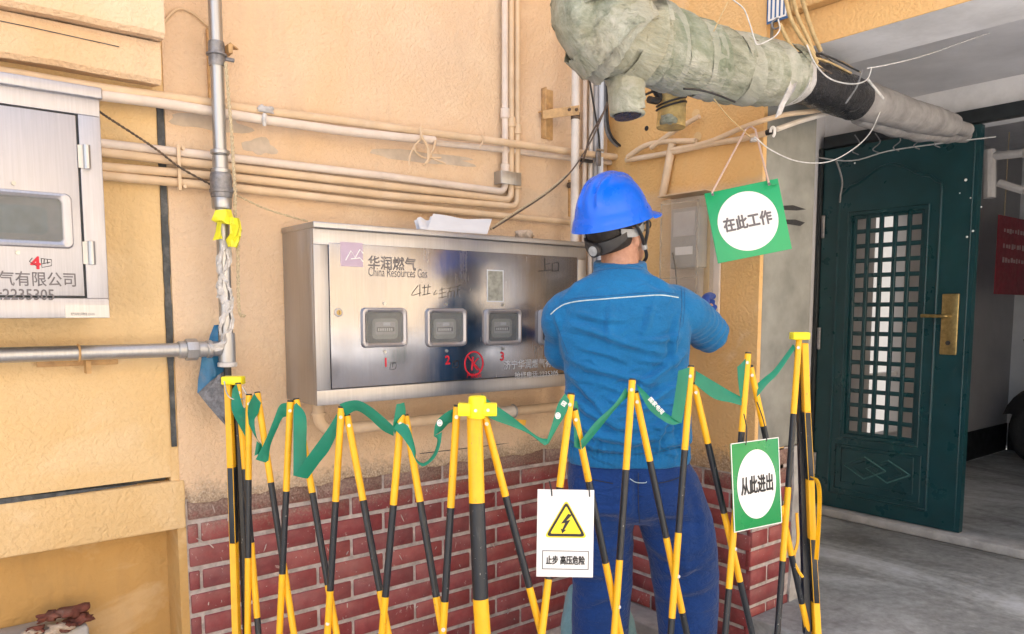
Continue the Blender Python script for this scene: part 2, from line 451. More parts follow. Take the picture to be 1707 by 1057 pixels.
simple('plate_blue', (0.03, 0.12, 0.30), 0.4, scale=20)
simple('stone_pale', (0.52, 0.42, 0.33), 0.9, var=0.3, scale=60, bump=0.7, bdist=0.004, dirt=(0.3, 0.22, 0.16))
simple('meter_grey', (0.36, 0.36, 0.35), 0.5, var=0.1, scale=30)
simple('glass_teal', (0.10, 0.135, 0.15), 0.4, var=0.4, scale=25)
simple('meter_dark', (0.15, 0.15, 0.15), 0.5, scale=30)
simple('wood_strip', (0.50, 0.34, 0.15), 0.6, var=0.2, scale=20)
def clear_mat(name, tint, rough, alpha):
    t = NT(name)
    t.color(t.ramp(t.noise(40, 5, 0.7), [(0.3, tint), (0.7, tuple(min(1, x * 1.5) for x in tint))]))
    t.set(rough, 0, 0.5)
    t.b.inputs['Alpha'].default_value = alpha
    M[name] = t.mat
clear_mat('dusty_clear_plastic', (0.46, 0.40, 0.32), 0.2, 0.27)
clear_mat('window_clear', (0.20, 0.22, 0.23), 0.08, 0.25)
clear_mat('tape_clear', (0.30, 0.26, 0.2), 0.15, 0.2)
def lit(name, c, s):
    t = NT(name); t.color((0.6, 0.6, 0.6))
    t.b.inputs['Emission Color'].default_value = (*c, 1); t.b.inputs['Emission Strength'].default_value = s
    M[name] = t.mat
lit('glowing_frosted_glass', (1.0, 0.94, 0.88), 0.15)  # emission put into the pane stands in for daylight outside
def wrap_mat(name, pale):
    t = NT(name)
    a = t.noise(6, 6, 0.68, dist=0.9); b = t.noise(30, 6, 0.75, (0.16, 1, 0.6), dist=1.0, rot=(0, 0.55, 0.3)); f = t.noise(120, 3, 0.7, (0.25, 1, 1), rot=(0, 0.55, 0.3))
    v = t.math('ADD', t.math('ADD', t.math('MULTIPLY', a, 0.45), t.math('MULTIPLY', b, 0.40)), t.math('MULTIPLY', f, 0.15))
    col = t.ramp(v, [(0.36, (0.06, 0.085, 0.06)), (0.43, (0.23, 0.25, 0.19)), (0.50, (0.33, 0.35, 0.28)), (0.58, (0.45, 0.46, 0.40)), (0.68, (0.58, 0.58, 0.53))])
    g = t.ramp(t.noise(3.6, 5, 0.7, dist=0.8), [(0.50, 0.0), (0.66, 1.0)])
    col = t.mix(t.math('MULTIPLY', g, 0.55), col, (0.10, 0.16, 0.09))
    g2 = t.ramp(t.noise(3.1, 5, 0.7, dist=0.5), [(0.55, 0.0), (0.7, 1.0)])
    col = t.mix(t.math('MULTIPLY', g2, 0.4), col, (0.40, 0.36, 0.24))
    dk = t.ramp(t.noise(5.3, 4, 0.6, (0.6, 1, 1), dist=0.6), [(0.60, 0.0), (0.66, 1.0)])
    col = t.mix(t.math('MULTIPLY', dk, 0.85), col, (0.018, 0.022, 0.02))
    if pale: col = t.mix(0.35, col, (0.50, 0.50, 0.45))
    t.color(col); t.set(t.ramp(a, [(0.4, 0.42), (0.6, 0.75)]), 0, 0.45)
    x = t.bump(b, 1.0, 0.012)
    t.bump(t.noise(130, 4, 0.7, (0.3, 1, 1), rot=(0, 0.55, 0.3)), 0.5, 0.004, x)
    M[name] = t.mat
wrap_mat('wrap_cloth', False); wrap_mat('wrap_cloth_pale', True)
def cloth(name, c, fold, weave=0.25):
    t = NT(name)
    col = t.ramp(t.noise(9, 5, 0.6), [(0.3, tuple(x * 0.82 for x in c)), (0.7, tuple(x * 1.12 for x in c))])
    col = t.mix(t.math('MULTIPLY', t.ramp(t.noise(260, 2, 0.6), [(0.4, 0.0), (0.7, 1.0)]), 0.22), col, tuple(min(1, x * 1.6 + 0.01) for x in c))
    t.color(col); t.set(0.78, 0, 0.25)
    t.b.inputs['Sheen Weight'].default_value = 0.15
    x = t.bump(t.noise(900, 2, 0.5), weave, 0.0006)
    y = t.bump(t.noise(14, 5, 0.62, (1, 1, 1.9), dist=1.1), fold, 0.014, x)
    rg = t.math('ABSOLUTE', t.math('SUBTRACT', t.noise(11, 3, 0.5, (0.8, 0.8, 1.8), dist=1.6), 0.5))
    t.bump(t.ramp(rg, [(0.0, 1.0), (0.05, 0.25), (0.12, 0.0)]), 0.22, 0.006, y)
    M[name] = t.mat
cloth('jacket_blue', (0.006, 0.145, 0.37), 0.5)
cloth('trouser_blue', (0.003, 0.035, 0.17), 0.9)
cloth('bag_teal', (0.20, 0.36, 0.40), 0.4)
cloth('glove_blue', (0.02, 0.06, 0.30), 0.3)
simple('piping_white', (0.55, 0.68, 0.72), 0.6, scale=60)
simple('thread_blue', (0.02, 0.09, 0.22), 0.8, scale=60)
simple('helmet_blue', (0.001, 0.135, 0.83), 0.30, var=0.05, scale=8, spec=0.5)
simple('harness_black', (0.022, 0.022, 0.025), 0.5, scale=60)
simple('harness_grey', (0.36, 0.38, 0.40), 0.5, scale=60)
simple('hair_dark', (0.018, 0.014, 0.012), 0.6, var=0.5, scale=150, bump=0.5, stretch=(1, 1, 0.2))
simple('shoe_black', (0.02, 0.02, 0.02), 0.5, scale=60)
def skin():
    t = NT('skin')
    t.color(t.ramp(t.noise(60, 4, 0.6), [(0.3, (0.40, 0.20, 0.13)), (0.7, (0.52, 0.29, 0.20))]))
    t.set(0.5, 0, 0.4); t.b.inputs['Subsurface Weight'].default_value = 0.1
    t.b.inputs['Subsurface Radius'].default_value = (0.01, 0.004, 0.002)
    t.bump(t.noise(300, 3), 0.15, 0.001)
    M['skin'] = t.mat
skin()
# ------------------------------------------------------------------ setting
YW, XW = 2.36, 2.41          # main wall plane, side wall plane
PYF, PXR = 1.60, 2.76        # pillar: front face, right face
ZP = 0.27                    # porch floor
XD = 4.05                    # door wall plane
BT = 0.842                   # top of the bricks

g = MB(); g.add([(-40, -40, 0), (40, -40, 0), (40, 40, 0), (-40, 40, 0)], [(0, 1, 2, 3)])
tag(g.build('ground', M['yard_paving'], origin=(0, 0, 0)), kind='structure')
g = MB(); g.prism([(XW, -0.25, 0.004), (XD + 0.06, -0.25, 0.004), (XD + 0.06, 2.30, 0.004), (PXR + 0.002, 2.30, 0.004), (PXR + 0.002, PYF - 0.002, 0.004), (XW, PYF - 0.002, 0.004)], (0, 0, ZP - 0.004))
tag(g.build('porch_floor', M['worn_concrete'], bevel=0.006), kind='structure')
g = MB(); g.box(XD + 0.062, 9.0, -0.25, 2.30, 0.004, ZP + 0.01)
tag(g.build('hall_floor', M['worn_concrete']), kind='structure')
g = MB(); g.box(XD - 0.10, XD + 0.06, 0.3, 2.30, ZP + 0.002, ZP + 0.045)
tag(g.build('door_sill', M['concrete_pale'], bevel=0.006), kind='structure')
g = MB(); g.box(XW - 0.14, XW - 0.002, PYF - 0.25, YW - 0.004, 0.004, 0.155)
tag(g.build('kerb', M['concrete_pale'], bevel=0.008), kind='structure')

# --- wall behind the meter box, with brick skirt (bricks one by one)
def brick_mesh(l, h, d):
    b = MB(); b.box(-l / 2, l / 2, -d, d, -h / 2, h / 2)
    return b.mesh('brick', M['maroon_brick'], bevel=0.0025, seg=1)
PITCH_Z, MORT = 0.0725, 0.0148
_bm = {}
def lay_bricks(parent, a, b, top, y_axis, plane, phase, z0=0.0, bl=0.24, out=0.004):
    """courses of bricks from coordinate a to b along a wall; y_axis False: wall at Y=plane, facing -Y; True: wall at X=plane, facing -X"""
    po = wloc(parent); row = 0; z = top
    while z - PITCH_Z > z0 - 0.02:
        cz = z - MORT * 0.2 - (PITCH_Z - MORT) / 2
        x = a - ((phase + row * 0.5) % 1.0) * (bl + MORT * 0.75)
        while x < b - 0.02:
            lo, hi = max(x, a), min(x + bl, b)
            if hi - lo > 0.025:
                key = round(hi - lo, 2)
                if key not in _bm: _bm[key] = brick_mesh(key, PITCH_Z - MORT, 0.012)
                o = bpy.data.objects.new('brick', _bm[key]); COL.objects.link(o)
                j = random.uniform(-0.0015, 0.0015)
                c = Vector(((lo + hi) / 2, plane + 0.012 - out + j, cz)) if not y_axis else Vector((plane + 0.012 - out + j, (lo + hi) / 2, cz))
                o.parent = parent; o.location = c - po
                o.rotation_euler = (random.uniform(-.004, .004), random.uniform(-.004, .004), (math.pi / 2 if y_axis else 0) + random.uniform(-.004, .004))
            x += bl + MORT * 0.75
        z -= PITCH_Z; row += 1

XJ = PY(276, 400, YW).x       # vertical joint between the two lengths of wall
wall = thing('house_wall', (XJ, YW, 0), 'peach stucco wall with a red brick skirt, carrying the long steel meter box', 'wall')
b = MB(); b.box(XJ + 0.012, XW + 0.25, YW, YW + 0.2, BT + 0.002, 7.5)
b.build('stucco', M['stucco_peach'], wall)
b = MB(); b.box(XJ + 0.025, XW + 0.25, YW + 0.004, YW + 0.2, 0, BT)
b.build('mortar_bed', M['mortar'], wall)
lay_bricks(wall, XJ + 0.03, XW - 0.004, BT - 0.004, False, YW + 0.003, 0.35)
# ragged cement edge between stucco and bricks
b = MB(); prev = None
n = 120; xs = [XJ + 0.03 + (XW - XJ - 0.035) * i / n for i in range(n + 1)]
up, dn = [], []
for x in xs:
    up.append((x, YW - 0.0015, BT + 0.035 + 0.03 * noise.noise((x * 6, 0, 1)) + 0.008 * noise.noise((x * 40, 0, 5))))
    dn.append((x, YW - 0.006, BT - 0.012 + 0.014 * noise.noise((x * 9, 3, 1)) + 0.008 * noise.noise((x * 50, 7, 5))))
vs = [p for q in zip(up, dn) for p in q]
b.add(vs, [(2 * i, 2 * i + 1, 2 * i + 3, 2 * i + 2) for i in range(n)])
b.build('cement_edge', M['stucco_peach'], wall)
# splashes of old paint and plaster on the bricks
b = MB(); rs = random.Random(5)
for i in range(95):
    x, z = rs.uniform(XJ + 0.05, XW - 0.05), BT - 0.02 - abs(rs.gauss(0, 0.28))
    if z < 0.03: continue
    a = math.pi / 2 + rs.gauss(0, 0.9); ln, wd = 0.002 + 0.016 * rs.random() ** 2.5, rs.uniform(0.0008, 0.0024)
    pts = []
    for k in range(7):
        t = 2 * math.pi * k / 7; u, v = math.cos(t) * ln * rs.uniform(0.7, 1.2), math.sin(t) * wd * rs.uniform(0.6, 1.3)
        pts.append((x + u * math.cos(a) - v * math.sin(a), YW - 0.0042, z + u * math.sin(a) + v * math.cos(a)))
    b.prism(pts, (0, 0.003, 0))
tag(b.build('paint_splashes', M['sticker_pale'], wall, smooth=0), kind='stuff')
# hair cracks in the plaster band under the box
for pts in ([(395, 812), (440, 806), (520, 797), (560, 789), (640, 775), (668, 772)], [(668, 772), (675, 764), (682, 760)],
            [(700, 757), (780, 747), (860, 738), (925, 732)], [(860, 738), (872, 744), (890, 741)]):
    c = MB(); c.tube([PY(x, y + random.uniform(-1, 1), YW - 0.0005) for x, y in pts], 0.0016, n=5)
    c.build('crack', M['black_joint'], wall)
# patches of smeared cement behind the pipes
for (x, y, rx, ry) in ((352, 206, 60, 14), (432, 245, 26, 14), (700, 262, 90, 10)):
    c = MB(); pl = []
    for k in range(26):
        a = 2 * math.pi * k / 26; q = 1 + 0.45 * noise.noise((math.cos(a) * 1.7 + x, math.sin(a) * 1.7, y))
        pl.append(PY(x + rx * q * math.cos(a), y + ry * q * math.sin(a) + (x and rx * q * math.cos(a) * 0.11), YW - 0.001))
    c.prism(pl, (0, 0.003, 0)); c.build('cement_patch', M['patch_pale'], wall)

lw = thing('house_wall', (XJ, YW, 0), 'plaster wall section with stepped mouldings, behind the tall bright meter cabinet', 'wall')
ZS = 0.902
b = MB(); b.box(-7, XJ - 0.012, YW + 0.001, YW + 0.2, ZS + 0.014, 7.5); b.build('stucco', M['plaster_beige'], lw)
b = MB(); b.box(-7, XJ + 0.024, YW - 0.006, YW + 0.2, 0.757, ZS); b.build('lintel', M['plaster_beige'], lw, bevel=0.006)
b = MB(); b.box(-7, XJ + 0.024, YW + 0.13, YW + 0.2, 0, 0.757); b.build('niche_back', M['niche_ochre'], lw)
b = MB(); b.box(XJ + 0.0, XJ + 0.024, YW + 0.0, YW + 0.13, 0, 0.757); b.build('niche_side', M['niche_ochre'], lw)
z1, z2 = PY(130, 115, YW - 0.09).z, PY(130, 32, YW - 0.14).z
def moulding(z_lo, z_hi, out):
    b = MB(); n = 70; rows = []
    for i in range(n + 1):
        x = -1.6 + (XJ - 0.016 + 1.6) * i / n
        w = 0.004 * noise.noise((x * 7, out * 9, 0)) + 0.0015 * noise.noise((x * 31, out, 0))
        rows.append([(x, YW + 0.01, z_lo + 0.012), (x, YW - out + 0.012, z_lo + w), (x, YW - out + 0.002, z_lo + 0.012 + w), (x, YW - out, z_hi), (x, YW + 0.01, z_hi)])
    b.loft(rows, closed=True, caps=True)
    b.build('moulding', M['stucco_peach'], lw)
moulding(z1, z2 - 0.001, 0.09); moulding(z2, 4.0, 0.14)
for yo, z in ((0.092, z2 - 0.028),):
    c = MB(); c.tube([(-0.8 + 0.1 * i, YW - yo, z + 0.008 * noise.noise((i * 0.45, 1, 2)) + 0.003 * math.sin(i * 2.3)) for i in range(14)], 0.0012, n=5)
    c.build('crack', M['black_joint'], lw)
# black sealed joints
b = MB(); n = 40
vs = []
for i in range(n + 1):
    z = PY(262, 178, YW).z + (PY(286, 745, YW).z - PY(262, 178, YW).z) * i / n
    w = 0.0092 + 0.002 * noise.noise((z * 14, 2, 0)); w *= 1.0 if i < 30 else 0.75
    e = 0.0015 * noise.noise((z * 30, 8, 0))
    vs += [(XJ - w + e, YW - 0.0025, z), (XJ + w + e, YW - 0.0025, z), (XJ + w, YW + 0.02, z), (XJ - w, YW + 0.02, z)]
b.add(vs, [(4 * i + a, 4 * i + (a + 1) % 4, 4 * i + 4 + (a + 1) % 4, 4 * i + 4 + a) for i in range(n) for a in range(4)])
b.build('joint_seal', M['black_joint'], lw)
b = MB(); b.box(XJ - 0.012, XJ + 0.012, YW + 0.004, YW + 0.2, ZS, 4.2); b.build('joint_filler', M['plaster_beige'], lw)
b = MB(); b.box(-1.6, XJ - 0.02, YW + 0.03, YW + 0.2, ZS, ZS + 0.014); b.build('shadow_gap', M['black_joint'], lw)
b = MB(); vs = []
for i in range(31):
    x = -0.5 + (PY(228, 812, YW).x + 0.5) * i / 30
    h = 0.008 * min(1, (31 - i) / 9) + 0.001 * noise.noise((x * 40, 0, 0))
    vs += [(x, YW - 0.003, ZS + 0.006 - h), (x, YW - 0.003, ZS + 0.006 + h * 0.8)]
b.add(vs, [(2 * i, 2 * i + 2, 2 * i + 3, 2 * i + 1) for i in range(30)])
b.build('joint_seal', M['black_joint'], lw)

# --- side wall and pillar
sw = thing('side_wall', (XW, 2.0, 0), 'short orange wall with brick skirt that carries the clear meter case', 'wall')
b = MB(); b.box(XW, XW + 0.2, PYF + 0.004, YW - 0.001, 0.80, 7.5); b.build('stucco', M['stucco_orange'], sw)
b = MB(); b.box(XW + 0.004, XW + 0.2, PYF + 0.006, YW - 0.001, 0, 0.798); b.build('mortar_bed', M['mortar'], sw)
lay_bricks(sw, PYF + 0.006, YW - 0.012, 0.795, True, XW + 0.003, 0.1)
pl = thing('pillar', (XW + 0.17, PYF, 0), 'grey rendered porch pillar with brick base beside the dark green door', 'pillar')
b = MB(); b.box(XW + 0.022, PXR, PYF, PYF + 0.3, 0.885, 2.46); b.build('render', M['cement_grey'], pl, bevel=0.012)
b = MB(); b.box(XW, XW + 0.021, PYF + 0.0005, PYF + 0.0038, 0.885, 2.40); b.build('painted_edge', M['stucco_orange'], pl)
b = MB(); b.box(XW + 0.006, PXR - 0.09, PYF + 0.004, PYF + 0.3, 0, 0.884); b.build('mortar_bed', M['mortar'], pl)
b = MB()
bx = []
for i in range(25):
    z = 0.884 * i / 24
    bx.append([(PXR - 0.092, PYF + 0.02, z), (PXR - 0.095 + 0.012 * noise.noise((z * 9, 1, 1)), PYF - 0.008 + 0.006 * noise.noise((z * 13, 0, 1)), z),
               (PXR - 0.012 + 0.016 * noise.noise((z * 8, 4, 1)), PYF - 0.004 + 0.006 * noise.noise((z * 13, 5, 1)), z), (PXR, PYF + 0.3, z)])
b.loft(bx); b.build('broken_render', M['concrete_pale'], pl, smooth=60)
lay_bricks(pl, XW + 0.0, PXR - 0.094, 0.882, False, PYF + 0.003, 0.55, z0=0.0)
# two brush marks on the pillar
for (pts) in (((1306, 343), (1322, 342), (1344, 349), (1328, 351), (1306, 350)), ((1308, 366), (1326, 366), (1342, 371), (1334, 377), (1310, 373))):
    c = MB(); c.prism([PY(x, y, PYF - 0.001) for x, y in pts], (0, 0.002, 0)); c.build('paint_mark', M['ink_black'], pl)

# --- porch beam, ceiling, door wall, hall
bm_ = thing('porch_beam', (XW, 0.5, 2.4), 'bright orange painted beam over the porch, resting on the grey pillar', 'beam')
b = MB(); b.box(XW - 0.0, PXR + 0.0, -0.25, PYF + 0.002, 2.402, 7.5); b.build('painted_face', M['stucco_orange'], bm_, bevel=0.006)
b = MB(); b.box(XW + 0.04, XW + 0.044, -0.25, PYF + 0.002, 2.284, 2.400); b.build('lower_face', M['stucco_orange'], bm_)
b = MB(); b.box(XW + 0.045, 2.725, -0.25, PYF - 0.001, 2.283, 2.401); b.build('white_underside', M['white_paint_wall'], bm_)
g = MB(); g.box(PXR + 0.002, XD + 0.3, -0.25, 2.30, 2.47, 7.5)
tag(g.build('porch_ceiling', M['soffit_grey'], origin=(3.5, 0, 2.47)), kind='structure')
dw = thing('door_wall', (XD, 1.0, 0), 'white painted wall over the doorway under the porch ceiling', 'wall')
b = MB(); b.box(XD, XD + 0.12, -0.25, 2.36, 2.285, 2.469); b.box(XD + 0.001, XD + 0.12, 2.302, 2.60, 0.2, 2.284); b.box(XD + 0.001, XD + 0.12, -0.25, 0.30, 0.28, 2.284)
b.build('wall', M['white_paint_wall'], dw)
b = MB(); b.box(PXR - 0.1, XD, 2.305, 2.5, 0.0, 2.6); b.build('back_panel', M['soffit_grey'], dw)

hall = thing('hall_wall', (6, 2.3, 0), 'dim white hall wall with black skirting, seen past the open door', 'wall')
YH = 2.31
wx0, wx1, wz0, wz1 = PY(1457, 450, YH).x, PY(1508, 450, YH).x, 0.62, 2.02
b = MB()
b.box(XD + 0.12, wx0, YH, YH + 0.12, 0.28, 2.6); b.box(wx1, 7.0, YH, YH + 0.12, 0.28, 2.6)
b.box(wx0, wx1, YH, YH + 0.12, 0.28, wz0); b.box(wx0, wx1, YH, YH + 0.12, wz1, 2.6)
b.build('wall', M['hall_paint'], hall)
b = MB(); b.box(XD + 0.2, 6.98, YH - 0.012, YH - 0.001, 0.281, 0.50); b.build('skirting', M['black_skirting'], hall)
b = MB(); b.box(wx0 + 0.001, wx1 - 0.001, YH + 0.06, YH + 0.07, wz0 + 0.001, wz1 - 0.001); pane = b.build('window_pane', M['glowing_frosted_glass'], hall)
b = MB(); xm = wx0 + 0.29
b.box(wx0 + 0.002, wx1 - 0.002, YH + 0.02, YH + 0.058, 0.985, 1.01)
b.build('window_mullion', M['white_paint_wall'], hall)
hb = thing('hall_wall', (7.0, 1.0, 0), 'paler end wall of the hall behind the parked electric bike', 'wall')
b = MB(); b.box(7.0, 7.12, -0.25, YH + 0.12, 0.28, 2.6); b.build('wall', M['white_paint_wall'], hb)
b = MB(); b.box(XD + 0.13, 7.1, -0.37, -0.26, 0.0, 2.6); b.build('far_side', M['hall_paint'], hb)
b = MB(); b.box(6.98, 6.999, -0.25, YH - 0.02, 0.281, 0.50); b.build('skirting', M['black_skirting'], hb)
g = MB(); g.box(XD + 0.12, 7.2, -0.37, 2.45, 2.6, 2.7)
tag(g.build('hall_ceiling', M['soffit_grey'], origin=(5.5, 0, 2.6)), kind='structure')

# --- building across the yard, seen only in the polished steel
ob = thing('opposite_building', (1, -10, 0), 'ochre apartment block across the yard, mirrored in the polished steel doors', 'building')
b = MB(); b.box(-14, 13, -12, -10, 0, 7.5); b.build('wall', M['cream_render'], ob)
wmb = MB(); wmb.box(-0.7, 0.7, -0.05, 0.05, -0.7, 0.7); wme = wmb.mesh('window', M['window_clear'])
for i in range(8):
    for z in (1.6, 4.5):
        o = bpy.data.objects.new('window', wme); COL.objects.link(o); o.parent = ob; o.location = (-13.5 + i * 3.2 + 0.8, 0.0, z)
# ------------------------------------------------------------------ doorway
d = thing('security_door', (XD, 2.28, ZP + 0.05), 'dark green steel security door with a square grille and brass lever, standing ajar', 'door')
DY0, DY1, DZ0, DZ1 = 1.50, 2.275, ZP + 0.05, 2.27
GY0, GY1, GZ0, GZ1 = 1.735, 2.105, 0.735, 1.905
fx0, fx1 = XD - 0.045, XD - 0.005
b = MB()
b.box(fx0, fx1, DY0, GY0, DZ0, DZ1); b.box(fx0, fx1, GY1, DY1, DZ0, DZ1)
b.box(fx0, fx1, GY0, GY1, DZ0, GZ0); b.box(fx0, fx1, GY0, GY1, GZ1, DZ1)
leaf = b.build('leaf', M['door_green'], d, bevel=0.0)
NC, NR = 5, 15
vb = MB(); vb.box(-0.009, 0.009, -0.0105, 0.0105, -(GZ1 - GZ0) / 2 + 0.001, (GZ1 - GZ0) / 2 - 0.001); vme = vb.mesh('grille_bar', M['door_green'], bevel=0.004)
hb_ = MB(); hb_.box(-0.007, 0.007, -(GY1 - GY0) / 2 + 0.001, (GY1 - GY0) / 2 - 0.001, -0.0115, 0.0115); hme = hb_.mesh('grille_bar', M['door_green'], bevel=0.004)
dl = wloc(d)
for i in range(NC + 1):
    o = bpy.data.objects.new('grille_bar', vme); COL.objects.link(o); o.parent = d
    o.location = Vector((XD - 0.026, GY0 + 0.008 + (GY1 - GY0 - 0.016) * i / NC, (GZ0 + GZ1) / 2)) - dl
for i in range(NR + 1):
    o = bpy.data.objects.new('grille_bar', hme); COL.objects.link(o); o.parent = d
    o.location = Vector((XD - 0.026, (GY0 + GY1) / 2, GZ0 + 0.008 + (GZ1 - GZ0 - 0.016) * i / NR)) - dl
def mould(pts, r=0.006, m='door_green', name='moulding', close=False):
    q = [Vector((fx0 - 0.001, y, z)) for y, z in pts]
    if close: q.append(q[0])
    c = MB(); c.tube(q, r, n=8); return c.build(name, M[m], d)
e = 0.02
mould([(GY0 - e, GZ0 - e), (GY1 + e, GZ0 - e), (GY1 + e, GZ1 + e), (GY0 - e, GZ1 + e)], 0.005, close=True)
# arched outer moulding
ym = (GY0 + GY1) / 2
arch = [(GY0 - 0.075, 0.40), (GY0 - 0.075, 1.99), (GY0 - 0.07, 2.02), (GY0 - 0.045, 2.035), (GY0 - 0.02, 2.06), (GY0 + 0.02, 2.07)]
arch += [(ym - 0.155 + 0.31 * k / 12, 2.07 + 0.075 * math.sin(math.pi * k / 12)) for k in range(1, 12)]
arch += [(GY1 - 0.02, 2.07), (GY1 + 0.02, 2.06), (GY1 + 0.045, 2.035), (GY1 + 0.07, 2.02), (GY1 + 0.075, 1.99), (GY1 + 0.075, 0.40)]
mould(arch, 0.007, close=True)
mould([(DY0 + 0.022, DZ0 + 0.01), (DY0 + 0.022, DZ1 - 0.02)], 0.0035)
mould([(GY0 - 0.04, 0.43), (GY1 + 0.04, 0.43), (GY1 + 0.04, 0.672), (GY0 - 0.04, 0.672)], 0.005, close=True)
mould([(GY0 - 0.005, 0.47), (GY1 + 0.005, 0.47), (GY1 + 0.005, 0.655), (GY0 - 0.005, 0.655)], 0.004, close=True)
zc = 0.565
for cy in (ym - 0.062, ym + 0.062):
    for s, rr in ((1.0, 0.0042), (0.62, 0.0035)):
        mould([(cy - 0.115 * s, zc), (cy, zc + 0.06 * s), (cy + 0.115 * s, zc), (cy, zc - 0.06 * s)], rr, 'door_edge_worn' if s == 1 else 'door_green', 'diamond_moulding', True)
# lever handle on long brass plate
pa, pb = PX(1572, 490, fx0), PX(1595, 592, fx0)
yl = (pa.y + pb.y) / 2; hw = abs(pa.y - pb.y) / 2
hp = MB(); hp.box(fx0 - 0.010, fx0 - 0.0008, yl - hw, yl + hw, pb.z, pa.z); plate = hp.build('handle_plate', M['brass'], d, bevel=0.004)
zl = PX(1560, 527, fx0).z
lv = MB(); lv.tube(spline([(fx0 - 0.010, yl, zl), (fx0 - 0.045, yl, zl), (fx0 - 0.052, yl + 0.02, zl), (fx0 - 0.052, yl + 0.115, zl + 0.002)], 5), 0.0085, n=10)
lv.build('lever', M['brass'], plate)
kc = MB(); kc.disc((fx0 - 0.0105, yl, zl - 0.13), (-1, 0, 0), 0.011, 0.004, 14); kc.build('keyhole', M['ink_black'], plate)
for z in (0.55, 1.25, 1.86):
    c = MB(); c.tube([(fx0 - 0.008, DY1 - 0.01, z - 0.06), (fx0 - 0.008, DY1 - 0.01, z + 0.06)], 0.010, n=10); c.build('hinge', M['grey_iron'], d)
for (x, y) in ((1636, 345), (1622, 385), (1610, 300), (1600, 322), (1612, 395), (1618, 330), (1425, 272), (1398, 396)):
    q = PX(x, y, fx0 - 0.0006); c = MB(); c.disc(q, (-1, 0, 0), random.uniform(0.0025, 0.007), 0.0004, 7); c.build('paint_chip', M['sign_white'], d)
df = thing('door_frame', (XD, 1.9, ZP), 'dark steel frame around the green security door', 'door frame')
b = MB(); b.box(XD - 0.06, XD - 0.001, DY1 + 0.004, 2.302, ZP + 0.046, 2.281); b.build('jamb', M['frame_dark'], df, bevel=0.003)
b = MB(); b.box(XD - 0.06, XD - 0.001, 0.2, DY1 + 0.003, 2.278, 2.34); b.build('head', M['frame_dark'], df, bevel=0.003)
gr = MB(); gr.box(PXR + 0.005, PXR + 0.06, 1.9, 2.28, ZP + 0.001, 2.25)
# hall things: red notice, bike
nt = thing('notice', (6.0, 2.05, 1.2), 'dark red notice with pale writing hanging in the hall', 'notice')
p0, p1 = PY(1664, 358, 2.05), PY(1707, 492, 2.05)
b = MB(); b.box(p0.x, p0.x + 0.62, 2.05 - 0.006, 2.05, p1.z, p0.z); b.build('board', M['poster_red'], nt)
b = MB(); b.tube([(p0.x + 0.1, 2.047, p0.z), (p0.x + 0.1, 2.047, 2.6)], 0.004, n=6); b.tube([(p0.x + 0.52, 2.047, p0.z), (p0.x + 0.52, 2.047, 2.6)], 0.004, n=6); b.build('cord', M['rope_cream'], nt)
for z in (0.82, 0.62, 0.44):
    zz = p1.z + (p0.z - p1.z) * z
    c = MB()
    for k in range(9): c.box(p0.x + 0.10 + k * 0.05, p0.x + 0.10 + k * 0.05 + random.uniform(0.02, 0.04), 2.05 - 0.008, 2.05 - 0.0062, zz - random.uniform(0.01, 0.02), zz + random.uniform(0.008, 0.02))
    tag(c.build('writing_line', M['poster_ink'], nt), kind='stuff')
bk = thing('electric_bike', (5.6, 1.55, ZP), 'dark electric bike parked in the hall, only its front wheel and basket in sight', 'bike')
wc = P(1738, 742, 5.6)
wc.z = ZP + 0.01 + 0.27
def ring(c, ax, R, r, n=28, m=10):
    ax = Vector(ax).normalized(); a = ax.orthogonal().normalized(); bq = ax.cross(a)
    return [Vector(c) + (a * math.cos(2 * math.pi * i / n) + bq * math.sin(2 * math.pi * i / n)) * R for i in range(n + 1)]
ax = Vector((0.5, 0.86, 0))
fw = Vector((0.86, -0.5, 0))
b = MB(); b.tube(ring(wc, ax, 0.215, 0), 0.055, n=12); wh = b.build('front_wheel', M['rubber'], bk)
b = MB(); b.tube(ring(wc, ax, 0.15, 0), 0.018, n=8)
for k in range(6):
    a = k * math.pi / 3; u = Vector((fw.x * math.cos(a), fw.y * math.cos(a), math.sin(a))); b.tube([wc, wc + u * 0.15], 0.012, n=6)
b.build('rim', M['grey_iron'], wh)
b = MB()
for s in (-0.075, 0.075): b.tube([wc + ax * s, wc + ax * s + fw * 0.14 + Vector((0, 0, 0.5))], 0.016, n=8)
b.tube([wc + ax * -0.075 + fw * 0.14 + Vector((0, 0, 0.5)), wc + ax * 0.075 + fw * 0.14 + Vector((0, 0, 0.5))], 0.016, n=8); b.build('fork', M['grey_iron'], bk)
b = MB(); rg = []
for k in range(11):
    a = math.radians(20 + 14 * k); u = Vector((0, 0, 1)) * math.sin(a) - fw * math.cos(a); q = wc + u * 0.30
    rg.append([q + ax * s + Vector((0, 0, dz)) for s, dz in ((-0.07, 0), (0, 0.02), (0.07, 0), (0, 0.012))])
b.loft(rg); b.build('mudguard', M['black_skirting'], bk)
hbp = wc + fw * 0.19 + Vector((0, 0, 0.66))
b = MB(); b.tube(spline([hbp - ax * 0.3 + fw * 0.08, hbp - ax * 0.2, hbp, hbp + ax * 0.2, hbp + ax * 0.3 + fw * 0.08], 4), 0.014, n=8); b.build('handlebar', M['black_skirting'], bk)
b = MB(); b.obox(wc + fw * 0.5 + Vector((0, 0, 0.18)), fw * 0.4, ax * 0.13, (0, 0, 0.1)); b.build('body', M['black_skirting'], bk, bevel=0.04)
bc = hbp - fw * 0.16 - Vector((0, 0, 0.14))
b = MB()
